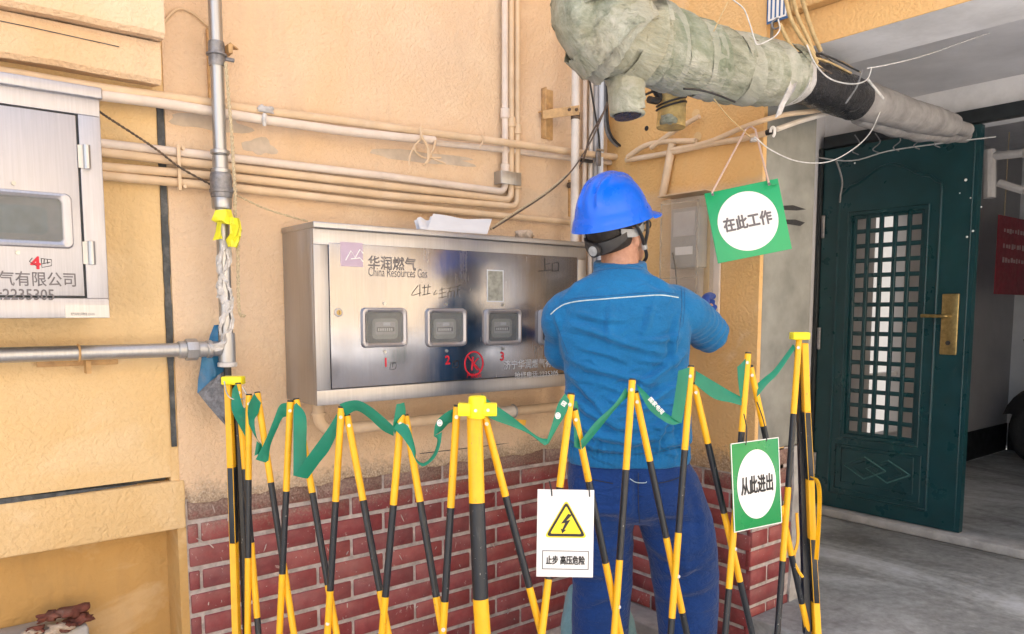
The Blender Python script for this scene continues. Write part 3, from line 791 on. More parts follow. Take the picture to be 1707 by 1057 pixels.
for zf, s in ((0.12, 1.0), (0.0, 0.9), (-0.10, 0.8)):
    b.tube([bc + ax * 0.15 * s * i - fw * 0.10 * s * j + Vector((0, 0, zf)) for i, j in ((-1, -1), (1, -1), (1, 1), (-1, 1), (-1, -1))], 0.006, n=6)
for i in range(-2, 3):
    for j in (-1, 1): b.tube([bc + ax * 0.075 * i + fw * 0.10 * j + Vector((0, 0, 0.12)), bc + ax * 0.06 * i + fw * 0.08 * j - Vector((0, 0, 0.10))], 0.004, n=5)
b.build('basket', M['black_skirting'], bk)
br = MB(); br.tube([PX(1650, 250, XD + 0.5), PX(1650, 330, XD + 0.5)], 0.03, n=10); br.tube([PX(1640, 262, XD + 0.5), PX(1707, 255, XD + 0.5)], 0.022, n=10); br.tube([PX(1665, 305, XD + 0.55), PX(1707, 318, XD + 0.55)], 0.02, n=10)
o = br.build('hall_pipework', M['pvc_grey']); tag(o, 'grey pipes under the ceiling just inside the doorway', 'pipes')

# ------------------------------------------------------------------ meter cabinet (left, bright)
def frame_quad(b, x0, x1, z0, z1, y, w, t):
    b.box(x0, x1, y - t, y, z1 - w, z1); b.box(x0, x1, y - t, y, z0, z0 + w)
    b.box(x0, x0 + w, y - t, y, z0 + w, z1 - w); b.box(x1 - w, x1, y - t, y, z0 + w, z1 - w)
def rrect(cx, cz, w, h, r, y, n=5):
    pts = []
    for sx, sz, a0 in ((1, 1, 0), (-1, 1, 90), (-1, -1, 180), (1, -1, 270)):
        for k in range(n + 1):
            a = math.radians(a0 + 90 * k / n)
            pts.append(Vector((cx + sx * (w / 2 - r) + r * math.cos(a), y, cz + sz * (h / 2 - r) + r * math.sin(a))))
    return pts
def meter_window(parent, c, w, h, y, dial, frame_m):
    """rounded moulded frame with clear cover and counter behind; front plane y, looking along -Y"""
    cx, cz = c
    o_, i_ = rrect(cx, cz, w, h, 0.014, y), rrect(cx, cz, w * 0.80, h * 0.76, 0.010, y)
    b = MB(); k = len(o_)
    rings = [[p.copy() for p in o_], [p + Vector((0, -0.012, 0)) for p in rrect(cx, cz, w * 0.97, h * 0.96, 0.014, y)], [p + Vector((0, -0.014, 0)) for p in rrect(cx, cz, w * 0.90, h * 0.88, 0.012, y)],
             [p + Vector((0, -0.008, 0)) for p in i_], [p + Vector((0, 0.001, 0)) for p in i_]]
    b.loft(rings, caps=False)
    f = b.build('meter_window', frame_m, parent, smooth=50)
    m = MB(); m.prism([p + Vector((0, -0.0015, 0)) for p in rrect(cx, cz, w * 0.82, h * 0.78, 0.010, y)], (0, 0.001, 0), 0); m.build('backing', M['meter_dark'], f)
    if dial:
        q = MB(); q.prism([p + Vector((0, -0.004, 0)) for p in rrect(cx + dial * w, cz - 0.004, w * 0.56, h * 0.52, 0.014, y)], (0, 0.0022, 0)); q.build('meter_body', M['meter_grey'], f)
        q = MB(); q.prism([p + Vector((0, -0.005, 0)) for p in rrect(cx + dial * w, cz - 0.002, w * 0.44, h * 0.32, 0.004, y)], (0, 0.0009, 0)); q.build('meter_face', M['pvc_grey'], f)
        q = MB(); q.box(cx + dial * w - w * 0.19, cx + dial * w + w * 0.19, y - 0.0062, y - 0.0052, cz - h * 0.10, cz + 0.001); q.build('counter', M['meter_dark'], f)
        q = MB()
        for i in range(7): q.box(cx + dial * w - w * 0.17 + i * w * 0.048, cx + dial * w - w * 0.17 + i * w * 0.048 + w * 0.03, y - 0.0068, y - 0.0064, cz - h * 0.085, cz - h * 0.015)
        q.build('digits', M['sign_white'], f)
        q = MB(); q.box(cx + dial * w - w * 0.05, cx + dial * w + w * 0.10, y - 0.0066, y - 0.0052, cz + h * 0.05, cz + h * 0.13); q.build('print', M['paper_white'], f)
    g_ = MB(); g_.prism([p + Vector((0, -0.0095, 0)) for p in rrect(cx, cz, w * 0.83, h * 0.80, 0.010, y)], (0, 0.001, 0)); g_.build('cover', M['window_clear'], f)
    for s in (-1, 1):
        q = MB(); q.disc((cx + 0.002, y, cz + s * (h / 2 + 0.014)), (0, -1, 0), 0.005, 0.004, 10); q.build('screw', M['bolt_steel'], f)
    return f

YL = 2.12
cab = thing('meter_cabinet', (-0.1, YL, 1.38), 'tall bright steel meter cabinet high on the plaster wall, red 4 under its window', 'cabinet')
tr, brr = PY(166, 172, YL), PY(183, 530, YL)
CX1 = (tr.x + brr.x) / 2; CX0 = CX1 - 0.95; CZ0 = brr.z; CZ1 = PY(120, 140, YL).z
b = MB(); b.box(CX0, CX1, YL + 0.012, YW - 0.001, CZ0, CZ1 - 0.012); b.build('case', M['stainless_bright'], cab, bevel=0.003)
b = MB(); frame_quad(b, CX0, CX1, CZ0, CZ1 - 0.02, YL + 0.012, 0.048, 0.012); b.build('front_frame', M['stainless_bright'], cab, bevel=0.0015)
b = MB(); b.box(CX0 - 0.004, CX1 + 0.006, YL - 0.012, YW - 0.002, CZ1 - 0.028, CZ1); b.build('lid', M['stainless_bright'], cab, bevel=0.004)
dx1 = CX1 - 0.050; dz0, dz1 = CZ0 + 0.050, CZ1 - 0.072
b = MB(); b.box(CX0 + 0.05, dx1 - 0.003, YL - 0.001, YL + 0.0115, dz0 + 0.003, dz1); cdoor = b.build('cabinet_door', M['stainless_bright'], cab, bevel=0.0015)
b = MB(); b.box(CX0 + 0.04, dx1 + 0.0015, YL + 0.0085, YL + 0.0118, dz0 - 0.0015, dz1 + 0.004); b.build('door_gap', M['black_joint'], cab)
for (x, y) in ((142, 262), (150, 422)):
    q = PY(x, y, YL); b = MB(); b.tube([q + Vector((0.003, -0.006, -0.028)), q + Vector((0.003, -0.006, 0.028))], 0.008, n=10); b.obox(q + Vector((-0.004, -0.002, 0)), (0.012, 0, 0), (0, 0.0015, 0), (0, 0, 0.027)); b.build('hinge', M['galvanized'], cab)
wt, wb = PY(48, 318, YL), PY(48, 412, YL); wr = PY(121, 366, YL)
ww = wt.z - wb.z
meter_window(cdoor, (wr.x - 0.118, (wt.z + wb.z) / 2), 0.236, ww, YL - 0.001, 0.0, M['stainless_bright'])
wcx, wcz = wr.x - 0.118, (wt.z + wb.z) / 2
q = MB(); q.prism(rrect(wcx + 0.0, wcz - 0.002, 0.13, ww * 0.5, 0.014, YL - 0.0032), (0, 0.0008, 0)); q.build('meter_body', M['glass_teal'], cdoor)
X_, Z_ = Vector((1, 0, 0)), Vector((0, 0, 1))
def onY(name, body, mat, x0, y0, x1, y1, Y, parent, **k):
    """lettering that fills a pixel box on a plane facing -Y"""
    a, c = PY(x0, (y0 + y1) / 2, Y), PY(x1, (y0 + y1) / 2, Y); t, u = PY((x0 + x1) / 2, y0, Y), PY((x0 + x1) / 2, y1, Y)
    return writing(name, body, mat, (a + c) / 2, X_, Z_, t.z - u.z, parent, width=c.x - a.x, **k)
onY('lettering', '气有限公司', M['ink_grey'], -2, 453, 126, 477, YL - 0.001, cdoor, bold=0.01)
onY('lettering', ':2235305', M['ink_grey'], 0, 482, 90, 500, YL - 0.001, cdoor, bold=0.01)
onY('painted_number', '4', M['ink_red'], 51, 428, 67, 448, YL - 0.001, cdoor, bold=0.03)
for pts in ([(49, 436), (54, 430)], [(49, 436), (62, 444)], [(68, 431), (86, 433), (86, 443), (70, 446), (69, 432)], [(74, 432), (73, 440)], [(79, 433), (80, 440)], [(70, 440), (84, 437)]):
    c = MB(); c.tube([PY(x, y, YL - 0.0013) for x, y in pts], 0.0009, n=5); c.build('scribble', M['ink_black'], cdoor)
a, c_ = PY(108, 508, YL - 0.0006), PY(182, 531, YL - 0.0006)
b = MB(); b.box(a.x, CX1 - 0.001, YL - 0.0008, YL - 0.0001, CZ0 + 0.001, a.z); b.build('label_plate', M['galvanized'], cab)
onY('label_print', '燃气有限公司制造 2235305', M['ink_grey'], 118, 521, 158, 526, YL - 0.0008, cab)

# ------------------------------------------------------------------ long gas meter box
YB = 2.13
p_tl, p_bl = PY(520, 372, YB), PY(530, 675, YB)
BX0 = (p_tl.x + p_bl.x) / 2; BX1 = PY(977, 520, YB).x; BZ0 = PY(530, 677, YB).z; BZ1 = PY(520, 369, YB).z
box = thing('gas_meter_box', ((BX0 + BX1) / 2, YB, BZ0), 'long stainless steel gas meter box with four small round-cornered windows', 'meter box')
b = MB(); b.box(BX0, BX1, YB + 0.014, YW - 0.001, BZ0, BZ1 - 0.006); b.build('case', M['stainless_dusty'], box, bevel=0.003)
b = MB(); b.box(BX0 - 0.003, BX1 + 0.012, YB - 0.012, YW - 0.002, BZ1 - 0.018, BZ1); b.build('lid', M['stainless_dusty'], box, bevel=0.003)
b = MB(); frame_quad(b, BX0, BX1, BZ0, BZ1 - 0.019, YB + 0.014, 0.046, 0.014); b.build('front_frame', M['stainless_dusty'], box, bevel=0.0015)
DX0, DX1, DZ0b, DZ1b = BX0 + 0.048, BX1 - 0.05, BZ0 + 0.049, BZ1 - 0.058
b = MB(); b.box(DX0 - 0.003, DX1 + 0.003, YB + 0.007, YB + 0.0135, DZ0b - 0.003, DZ1b + 0.003); b.build('door_gap', M['black_joint'], box)
b = MB(); b.box(DX0, DX1, YB - 0.001, YB + 0.0065, DZ0b, DZ1b); bd = b.build('box_door', M['stainless'], box, bevel=0.0012)
YF = YB - 0.001
for k, (xa, xb, ya, yb, di) in enumerate(((601, 677, 513, 579, 0.02), (709, 776, 514, 578, -0.04), (807, 867, 515, 575, -0.03), (897, 952, 516, 574, -0.05))):
    A, B = PY(xa, (ya + yb) / 2, YF), PY(xb, (ya + yb) / 2, YF); T, U = PY((xa + xb) / 2, ya, YF), PY((xa + xb) / 2, yb, YF)
    meter_window(bd, ((A.x + B.x) / 2, (T.z + U.z) / 2), B.x - A.x, T.z - U.z, YF, di, M['stainless_bright'])
q = PY(564, 521, YF)
b = MB(); b.disc(q, (0, -1, 0), 0.013, 0.004, 20); lk = b.build('lock', M['stainless_bright'], bd, bevel=0.001)
b = MB(); b.disc(q + Vector((0, -0.004, 0)), (0, -1, 0), 0.008, 0.002, 16); b.build('lock_core', M['brass'], lk)
b = MB(); b.box(q.x - 0.001, q.x + 0.001, q.y - 0.0066, q.y - 0.0058, q.z - 0.005, q.z + 0.005); b.build('key_slot', M['ink_black'], lk)
A, B = PY(567, 403, YF), PY(605, 445, YF)
b = MB(); b.box(A.x, B.x, YF - 0.0008, YF - 0.0002, B.z, A.z); st = b.build('emblem_sticker', M['sticker_violet'], bd)
for off in (0, 14):
    c = MB()
    for pts in ([(576, 436), (585, 420), (592, 432), (600, 418), (605, 424)],):
        c.tube([PY(x, y + off - 2, YF - 0.001) for x, y in pts if y + off < 446], 0.0018, n=6)
    c.build('emblem_zigzag', M['sign_white'], st)
onY('lettering', '华润燃气', M['ink_grey'], 614, 428, 693, 450, YF, bd, bold=0.015)
onY('lettering', 'China Resources Gas', M['ink_grey'], 614, 447, 712, 462, YF, bd)
onY('lettering', '济宁华润燃气有限公司', M['ink_pale'], 840, 598, 950, 613, YF, bd, bold=0.006)
onY('lettering', '抢修电话:2235305', M['ink_pale'], 858, 618, 930, 629, YF, bd, bold=0.004)
def scribble(lines, mat, r=0.0013, par=None, Y=None):
    for pts in lines:
        c = MB(); c.tube(spline([PY(x, y, (Y or YF) - 0.0004) for x, y in pts], 3), r, n=5); c.build('scribble', M[mat], par or bd)
scribble([[(697, 476), (686, 492), (702, 488)], [(700, 474), (700, 494)], [(704, 480), (718, 478)], [(708, 475), (707, 492)], [(714, 474), (713, 491)], [(704, 492), (717, 489)]], 'ink_black')
scribble([[(727, 484), (723, 491), (729, 489)], [(733, 484), (742, 481)], [(737, 479), (737, 497)], [(732, 490), (743, 487)], [(731, 497), (745, 494)],
          [(746, 481), (758, 478)], [(751, 480), (749, 487)], [(747, 487), (747, 497)], [(747, 487), (757, 485), (757, 496)], [(752, 486), (752, 495)], [(760, 479), (768, 475)], [(762, 484), (768, 482)], [(764, 475), (762, 493)]], 'ink_black', 0.001)
scribble([[(908, 430), (909, 450)], [(908, 441), (917, 439)], [(898, 452), (919, 450)], [(921, 440), (921, 452)], [(921, 439), (931, 438), (931, 452)], [(921, 452), (931, 451)]], 'ink_black')
for t_, x, y in (('1', 643, 604), ('2', 746, 600), ('3', 837, 594), ('4', 919, 590)):
    writing('painted_number', t_, M['ink_red'], PY(x, y, YF), X_, Z_, (PY(x, y - 7, YF) - PY(x, y + 7, YF)).length, bd, bold=0.03)
for x, y in ((654, 607), (758, 604)):
    scribble([[(x - 4, y - 2), (x + 7, y - 3)], [(x - 3, y), (x - 4, y + 9)], [(x - 3, y), (x + 6, y - 1), (x + 5, y + 8), (x - 3, y + 9)], [(x + 1, y - 2), (x, y + 5)]], 'ink_black', 0.0008)
# red no-fire mark
nc = PY(790, 606, YF); rad = PY(805, 606, YF).x - nc.x
b = MB(); b.tube([nc + Vector((math.cos(a) * rad, -0.0004, math.sin(a) * rad * 1.05)) for a in [2 * math.pi * k / 30 for k in range(31)]], 0.0028, n=6)
b.tube([nc + Vector((-rad * 0.7, -0.0004, rad * 0.7)), nc + Vector((rad * 0.7, -0.0004, -rad * 0.7))], 0.0026, n=6)
b.tube([nc + Vector((-rad * 0.25, -0.0004, -rad * 0.6)), nc + Vector((-rad * 0.1, -0.0004, rad * 0.6))], 0.0032, n=6)
b.tube([nc + Vector((-rad * 0.05, -0.0004, 0)), nc + Vector((rad * 0.5, -0.0004, rad * 0.45))], 0.0022, n=6)
b.tube([nc + Vector((-rad * 0.05, -0.0004, -rad * 0.1)), nc + Vector((rad * 0.35, -0.0004, -rad * 0.6))], 0.0022, n=6)
b.build('no_fire_mark', M['ink_red'], bd)
onY('lettering', '严禁烟火', M['ink_red'], 778, 622, 803, 630, YF, bd)
A, B = PY(812, 450, YF), PY(839, 503, YF)
b = MB(); b.box(A.x, B.x, YF - 0.0006, YF - 0.0001, B.z, A.z); b.build('scraped_sticker', M['sticker_scraped'], bd)
fr = MB(); frame_quad(fr, A.x - 0.001, B.x + 0.001, B.z - 0.001, A.z + 0.001, YF - 0.0002, 0.004, 0.0008); fr.build('sticker_border', M['paper_white'], bd)

# things on the box
pa_ = thing('folded_papers', (1.5, 2.2, BZ1), 'folded white sheets of paper lying on the steel meter box', 'papers')
Yp = 2.17
for i, (pts, lift) in enumerate((([(695, 364), (722, 366), (732, 388), (700, 385)], 0.0), ([(722, 358), (820, 367), (812, 393), (712, 384)], 0.004))):
    b = MB(); q = [PY(x, y, Yp + (0.05 if y < 370 else -0.02)) for x, y in pts]
    q = [Vector((p.x, p.y, max(BZ1 + 0.004, p.z))) for p in q]
    nx = 10; grid = []
    for u in range(nx + 1):
        for v in range(nx + 1):
            s, t = u / nx, v / nx
            p = (q[0] * (1 - s) + q[1] * s) * (1 - t) + (q[3] * (1 - s) + q[2] * s) * t
            grid.append(p + Vector((0, 0, 0.004 * math.sin(s * 7 + i) * (1 - t) + 0.003 * noise.noise((s * 3, t * 3, i)))))
    fs = [(u * (nx + 1) + v, (u + 1) * (nx + 1) + v, (u + 1) * (nx + 1) + v + 1, u * (nx + 1) + v + 1) for u in range(nx) for v in range(nx)]
    b.add(grid, fs)
    b.add([p + Vector((0.002, 0.02, -0.006)) for p in grid], fs)
    b.build('sheet', M['paper_white'], pa_)
def lump(name, c, r, mat, seed, label=None, cat=None, group=None, parent=None, sq=(1, 1, 0.7), amp=0.35):
    bm = bmesh.new(); bmesh.ops.create_icosphere(bm, subdivisions=3, radius=1)
    for v in bm.verts:
        k = 1 + amp * noise.noise(v.co * 1.6 + Vector((seed, seed, 0))) + amp * 0.4 * noise.noise(v.co * 5 + Vector((seed, 0, seed)))
        v.co = Vector((v.co.x * sq[0], v.co.y * sq[1], max(-0.55, v.co.z) * sq[2])) * k * r
    me = bpy.data.meshes.new(name); bm.to_mesh(me); bm.free(); me.materials.append(M[mat])
    me.polygons.foreach_set('use_smooth', [True] * len(me.polygons))
    o = bpy.data.objects.new(name, me); COL.objects.link(o)
    zo = min(v.co.z for v in me.vertices)
    o.location = Vector(c) - Vector((0, 0, zo)) - (wloc(parent) if parent else Vector((0, 0, 0)))
    if parent: o.parent = parent
    if label: tag(o, label, cat, group)
    return o
q = PY(873, 396, 2.2); lump('stone', (q.x, 2.2, BZ1), 0.032, 'stone_pale', 3, 'pale lump of dried mortar on top of the steel meter box', 'stone', amp=0.5)

# clear electric meter case on the side wall
XM = 2.31
em = thing('electric_meter_case', (XW, 1.87, 1.4), 'dusty transparent electric meter case on the orange side wall', 'meter')
y1_, y0_ = PX(1097, 420, XM).y, PX(1168, 420, XM).y
zt = PX(1100, 334, XM).z; zb_ = 1.30
b = MB(); b.box(XW - 0.012, XW - 0.001, y0_ - 0.02, y1_ + 0.015, zb_ - 0.01, zt + 0.012); b.build('back_board', M['pipe_pale'], em, bevel=0.003)
b = MB(); b.box(XM, XW - 0.013, y0_, y1_, zb_, zt); b.build('clear_cover', M['dusty_clear_plastic'], em, bevel=0.012, seg=3)
b = MB(); b.box(XM + 0.03, XW - 0.014, y0_ + 0.035, y1_ - 0.035, zt - 0.26, zt - 0.035); mt = b.build('meter', M['meter_grey'], em, bevel=0.006)
b = MB(); b.box(XM + 0.0275, XM + 0.0295, y0_ + 0.05, y1_ - 0.05, zt - 0.14, zt - 0.05); b.build('meter_plate', M['pvc_grey'], mt)
b = MB(); b.box(XM + 0.0275, XM + 0.0295, y0_ + 0.06, y1_ - 0.06, zt - 0.21, zt - 0.18); b.build('display', M['sign_white'], mt)
b = MB(); b.box(XM - 0.004, XM - 0.001, y0_ + 0.012, y1_ - 0.012, zt - 0.30, zt - 0.295); b.box(XM - 0.004, XM - 0.001, y0_ + 0.012, y0_ + 0.018, zb_ + 0.02, zt - 0.015); b.box(XM - 0.004, XM - 0.001, y1_ - 0.018, y1_ - 0.012, zb_ + 0.02, zt - 0.015); b.box(XM - 0.004, XM - 0.001, y0_ + 0.012, y1_ - 0.012, zt - 0.022, zt - 0.016)
b.build('cover_rib', M['dusty_clear_plastic'], em)
b = MB(); b.box(XM + 0.004, XW - 0.001, y0_ - 0.012, y1_ + 0.012, zt + 0.014, zt + 0.018); b.build('rain_plate', M['pipe_peach'], em)
b = MB(); b.tube(spline([(XM + 0.025, y1_ - 0.05, zt - 0.2), (XM + 0.02, y1_ - 0.07, zt - 0.26), (XM + 0.024, y1_ - 0.075, zt - 0.33)], 5), 0.0025, n=6); b.build('lead', M['wire_black'], em)
ws = MB(); ws.box(XW - 0.014, XW - 0.001, PX(1187, 420, XW).y, PX(1177, 420, XW).y, 1.32, 1.76)
o = ws.build('cable_strip', M['wood_strip'], bevel=0.003); tag(o, 'narrow tan cable strip beside the clear electric meter case', 'strip')
# ------------------------------------------------------------------ pipes on the walls
def pipe(name, label, pts, r, mat, cat='pipe', group=None, n=12, smooth=True, k=5):
    b = MB(); b.tube(spline(pts, k) if smooth else pts, r, n=n)
    return tag(b.build(name, M[mat]), label, cat, group)
GP = 'gas pipes along the wall'
rg = 0.0125
Yg = YW - rg - 0.012
def elbow_run(xs, rise_x, rise_top, mat, label, plain=False):
    pts = [PY(x, y, Yg) for x, y in xs]
    e = pts[-1]
    tube = [pts[0] + Vector((-0.55, 0, 0.0))] + pts
    if not plain:
        c = 0.03
        tube[-1] = e - Vector((c, 0, 0))
        for a in range(1, 6):
            t = math.pi / 2 * a / 5
            tube.append(e + Vector((-c + c * math.sin(t), 0, c - c * math.cos(t))))
        tube.append(e + Vector((0, 0, c + 0.02)))
        tp = Vector((e.x, Yg, 2.95)); tube.append(tp)
    t = thing('gas_pipe', tube[0], label, 'pipe', GP)
    b = MB(); b.tube(tube, rg, n=12); b.build('pipe', M[mat], t)
    if not plain:
        for zz in (e.z + 0.085, e.z + 0.29):
            b = MB(); b.tube([(e.x, Yg, zz - 0.02), (e.x, Yg, zz - 0.016), (e.x, Yg, zz + 0.016), (e.x, Yg, zz + 0.02)], [rg + .001, rg + 0.005, rg + 0.005, rg + .001], n=12); b.build('coupling', M[mat], t)
    return t
x1 = [(170, 239), (400, 265), (640, 293), (842, 320)]
x2 = [(172, 254), (400, 281), (640, 309), (852, 334)]
x3 = [(173, 278), (400, 297), (640, 325), (862, 345)]
x4 = [(174, 293), (400, 314), (640, 341), (957, 371)]
elbow_run(x1, 842, 0, 'pipe_pale', 'uppermost of the four gas pipes, turning up into the first of three risers')
elbow_run(x2, 852, 0, 'pipe_peach', 'second gas pipe from the top, turning up into the middle riser')
elbow_run(x3, 862, 0, 'pipe_peach', 'third gas pipe from the top, turning up into the last riser before the corner')
elbow_run(x4, 0, 0, 'pipe_peach', 'lowest of the four gas pipes, running just above the steel meter box', True)
cl = thing('pipe_clamp', PY(852, 297, YW), 'bent galvanised plate clamping the three painted risers', 'clamp')
a, c_ = PY(835, 284, Yg - rg - 0.006), PY(868, 310, Yg - rg - 0.006)
b = MB(); b.box(a.x, c_.x, Yg - rg - 0.010, Yg - rg - 0.007, c_.z, a.z); b.box(a.x, a.x + 0.003, Yg - rg - 0.0068, YW - 0.001, c_.z, a.z); b.build('plate', M['galvanized'], cl, bevel=0.001)
st_ = thing('pipe_strap', PY(298, 285, YW), 'peach steel strap holding the four gas pipes beside the tall riser', 'strap')
a, c_ = PY(294, 240, Yg - rg - 0.004), PY(303, 318, Yg - rg - 0.004)
b = MB(); b.box(a.x, c_.x, Yg - rg - 0.008, Yg - rg - 0.004, c_.z, a.z); b.build('bar', M['pipe_peach'], st_, bevel=0.001)
for z in (a.z - 0.01, c_.z + 0.012):
    b = MB(); b.tube([((a.x + c_.x) / 2 + 0.012, Yg - rg - 0.012, z), ((a.x + c_.x) / 2 + 0.012, YW - 0.001, z)], 0.005, n=8); b.build('bolt', M['pipe_peach'], st_)
# two upper conduits
rc = 0.0135; Yc = YW - 0.05
ua = [(-40, 113), (0, 119), (169, 147), (259, 159), (356, 172), (430, 184), (599, 205), (698, 219), (830, 236), (960, 254), (1046, 264)]
pipe('conduit', 'upper painted conduit running the whole wall above the meter box into the corner', [PY(x, y, Yc) for x, y in ua], rc, 'pipe_peach', 'conduit', 'conduits along the wall')
ub = [(150, 157), (268, 172), (356, 186), (430, 198), (520, 211), (585, 220), (660, 228), (724, 234)]
pipe('conduit', 'whitish conduit slung just under the upper painted conduit, cut off in mid wall', [PY(x, y, Yc - 0.006) for x, y in ub], rc * 1.05, 'pipe_pale', 'conduit', 'conduits along the wall')
ud = [(725, 238), (830, 249), (960, 265), (1050, 275)]
pipe('conduit', 'lower conduit that follows the upper painted one into the corner', [PY(x, y, YW - 0.02) for x, y in ud], rc * 0.8, 'pipe_pale', 'conduit', 'conduits along the wall')
# ties and wire knots on the conduits
t = thing('plastic_rag', PY(443, 185, Yc), 'grey plastic scrap tied round the upper conduit', 'rag')
q = PY(443, 182, Yc - 0.012)
lump('knot', q - Vector((0, 0, 0.012)), 0.018, 'pvc_grey', 2, parent=t, sq=(1.3, 0.8, 0.7), amp=0.7)
b = MB(); b.tube([PY(441, 190, Yc - 0.02), PY(440, 200, Yc - 0.022), PY(441, 210, Yc - 0.018)], [0.006, 0.008, 0.005], n=8); b.build('tail', M['tape_white'], t)
t = thing('wire_knot', PY(710, 240, Yc), 'twisted painted wire knotted under the upper conduit', 'wire')
b = MB()
for pts in ([(702, 212), (703, 228), (713, 245), (714, 265), (709, 273)], [(703, 230), (693, 242), (692, 252), (704, 262), (716, 264)], [(726, 234), (722, 250), (716, 262), (735, 263)], [(716, 262), (730, 268), (743, 273)],
            [(712, 248), (719, 262), (706, 276)], [(693, 240), (684, 258), (682, 276)]):
    b.tube(spline([PY(x, y, Yc - 0.022 - random.uniform(0, 0.012)) for x, y in pts], 4), 0.0035 if pts[-1][0] != 709 else 0.005, n=6)
b.build('strand', M['pipe_peach'], t)
pipe('wire_tie', 'thin wire tie round the upper conduit close to the three risers', [PY(x, y, Yc - 0.018) for x, y in ((803, 224), (806, 232), (803, 240), (800, 246))], 0.002, 'pipe_peach', 'wire')
# corner risers
tr_ = thing('white_riser', PY(962, 250, 2.26), 'white painted riser pipe in front of the corner, held by an ochre bracket', 'pipe')
b = MB(); a, c_ = PY(960, 96, 2.26), PY(969, 480, 2.26)
b.tube([(a.x, 2.26, 2.9), (a.x, 2.26, 1.0)], 0.0165, n=14); b.build('pipe', M['pipe_white'], tr_)
q = PY(963, 194, 2.26); b = MB(); b.tube([(a.x, 2.26, q.z - 0.014), (a.x, 2.26, q.z + 0.012)], 0.0185, n=14); b.build('collar', M['wire_dark'], tr_)
k = thing('angle_bracket', PY(910, 190, YW), 'ochre angle iron bracket reaching from the wall to the white riser', 'bracket')
A, B = PY(903, 147, YW - 0.004), PY(921, 234, YW - 0.004)
b = MB(); b.box(A.x, B.x, YW - 0.006, YW - 0.001, B.z, A.z); b.box(A.x, A.x + 0.004, YW - 0.03, YW - 0.0065, B.z, A.z); b.build('upright', M['bracket_ochre'], k, bevel=0.001)
A2, B2 = PY(905, 192, YW - 0.03), PY(966, 184, 2.235)
b = MB(); b.prism([A2 + Vector((0, 0, 0.014)), A2 - Vector((0, 0, 0.014)), B2 - Vector((0, 0, 0.016)), B2 + Vector((0, 0, 0.016))], (0.002, 0.006, 0)); b.prism([A2 + Vector((0, 0, 0.0141)), B2 + Vector((0, 0, 0.0161)), B2 + Vector((0, 0.03, 0.0161)), A2 + Vector((0, 0.03, 0.0141))], (0, 0, 0.004)); b.build('arm', M['bracket_ochre'], k)
for x in (948, 960):
    b = MB(); b.disc(PY(x, 183, 2.233), (0, -1, 0), 0.006, 0.008, 8); b.build('bolt', M['wire_dark'], k)
k = thing('angle_bracket', PY(945, 330, YW), 'rusty small bracket low on the wall behind the white riser', 'bracket')
A, B = PY(948, 300, YW - 0.004), PY(958, 362, YW - 0.004)
b = MB(); b.box(A.x, B.x, YW - 0.006, YW - 0.001, B.z, A.z); b.build('upright', M['bracket_ochre'], k)
b = MB(); q = PY(948, 309, YW - 0.01); b.disc(q, (0, -1, 0), 0.012, 0.012, 8); b.build('bolt', M['wire_dark'], k)
for i, (x, r, m, lab) in enumerate(((975, 0.009, 'pipe_pale', 'thin pale riser just behind the white riser'), (985, 0.010, 'pipe_white', 'second thin riser from the white riser in the corner'), (992, 0.008, 'pvc_grey', 'thin grey riser in the middle of the corner bundle'))):
    q = PY(x, 200, YW - 0.025); pipe('corner_riser', lab, [(q.x, YW - 0.025, 2.9), (q.x, YW - 0.025, 0.9)], r, m, 'pipe', 'corner risers', smooth=False)
A, B = PY(991, 100, YW - 0.03), PY(1003, 330, YW - 0.03)
b = MB(); b.box(A.x + 0.004, B.x, YW - 0.035, YW - 0.004, 0.95, 2.9); tag(b.build('cable_duct', M['pvc_grey'], bevel=0.002), 'flat pale cable duct running down the wall corner', 'duct')
q = PY(1008, 210, YW - 0.05); pipe('corner_riser', 'bluish white tube closest to the wall corner', [(q.x - 0.02, YW - 0.05, 2.9), (q.x - 0.02, YW - 0.05, 0.95)], 0.011, 'paper_white', 'pipe', 'corner risers', smooth=False)
k = thing('tube_clip', PY(988, 270, YW), 'black clip across the corner risers', 'clip')
A, B = PY(969, 264, YW - 0.045), PY(987, 272, YW - 0.045); b = MB(); b.box(A.x, B.x, YW - 0.05, YW - 0.036, B.z, A.z); b.build('clip', M['wire_black'], k)
k = thing('tube_clamp', PY(998, 255, YW), 'grey metal clamp hooked over the conduit in the corner', 'clamp')
A, B = PY(994, 249, Yc - 0.02), PY(1001, 277, Yc - 0.02); b = MB(); b.box(A.x, B.x, Yc - 0.024, Yc - 0.016, B.z, A.z); b.build('jaw', M['grey_iron'], k, bevel=0.002)
q = PY(996, 250, Yc - 0.02); b = MB(); b.tube([q + Vector((-0.01, -0.006, 0)), q + Vector((0.03, -0.006, 0))], 0.005, n=8); b.build('screw', M['bolt_steel'], k)
# side wall conduits
XC = XW - 0.02
pipe('conduit', 'long painted conduit along the orange side wall that carries the green sign', [PX(x, y, XC) for x, y in ((1044, 267), (1110, 256), (1180, 241), (1240, 231), (1278, 222))], 0.011, 'pipe_peach', 'conduit', 'conduits on the side wall')
k = thing('conduit', PX(1300, 215, XC), 'dark and beige conduit end with a broken white clip, past the pillar corner', 'conduit')
b = MB(); b.tube([PX(1268, 225, XC), PX(1294, 216, XC)], 0.010, n=10); b.build('black_sleeve', M['wire_black'], k)
b = MB(); b.tube([PX(1294, 216, XC), PY(1330, 203, 1.55), PY(1378, 189, 1.53), PY(1425, 178, 1.5)], 0.009, n=10); b.build('pipe', M['pipe_white'], k)
b = MB(); q = PX(1288, 220, XC - 0.012); b.tube([q + Vector((0, 0.008 * math.cos(a), 0.016 * math.sin(a))) for a in [0.3 * j for j in range(16)]], 0.005, n=6); b.build('white_clip', M['sign_white'], k)
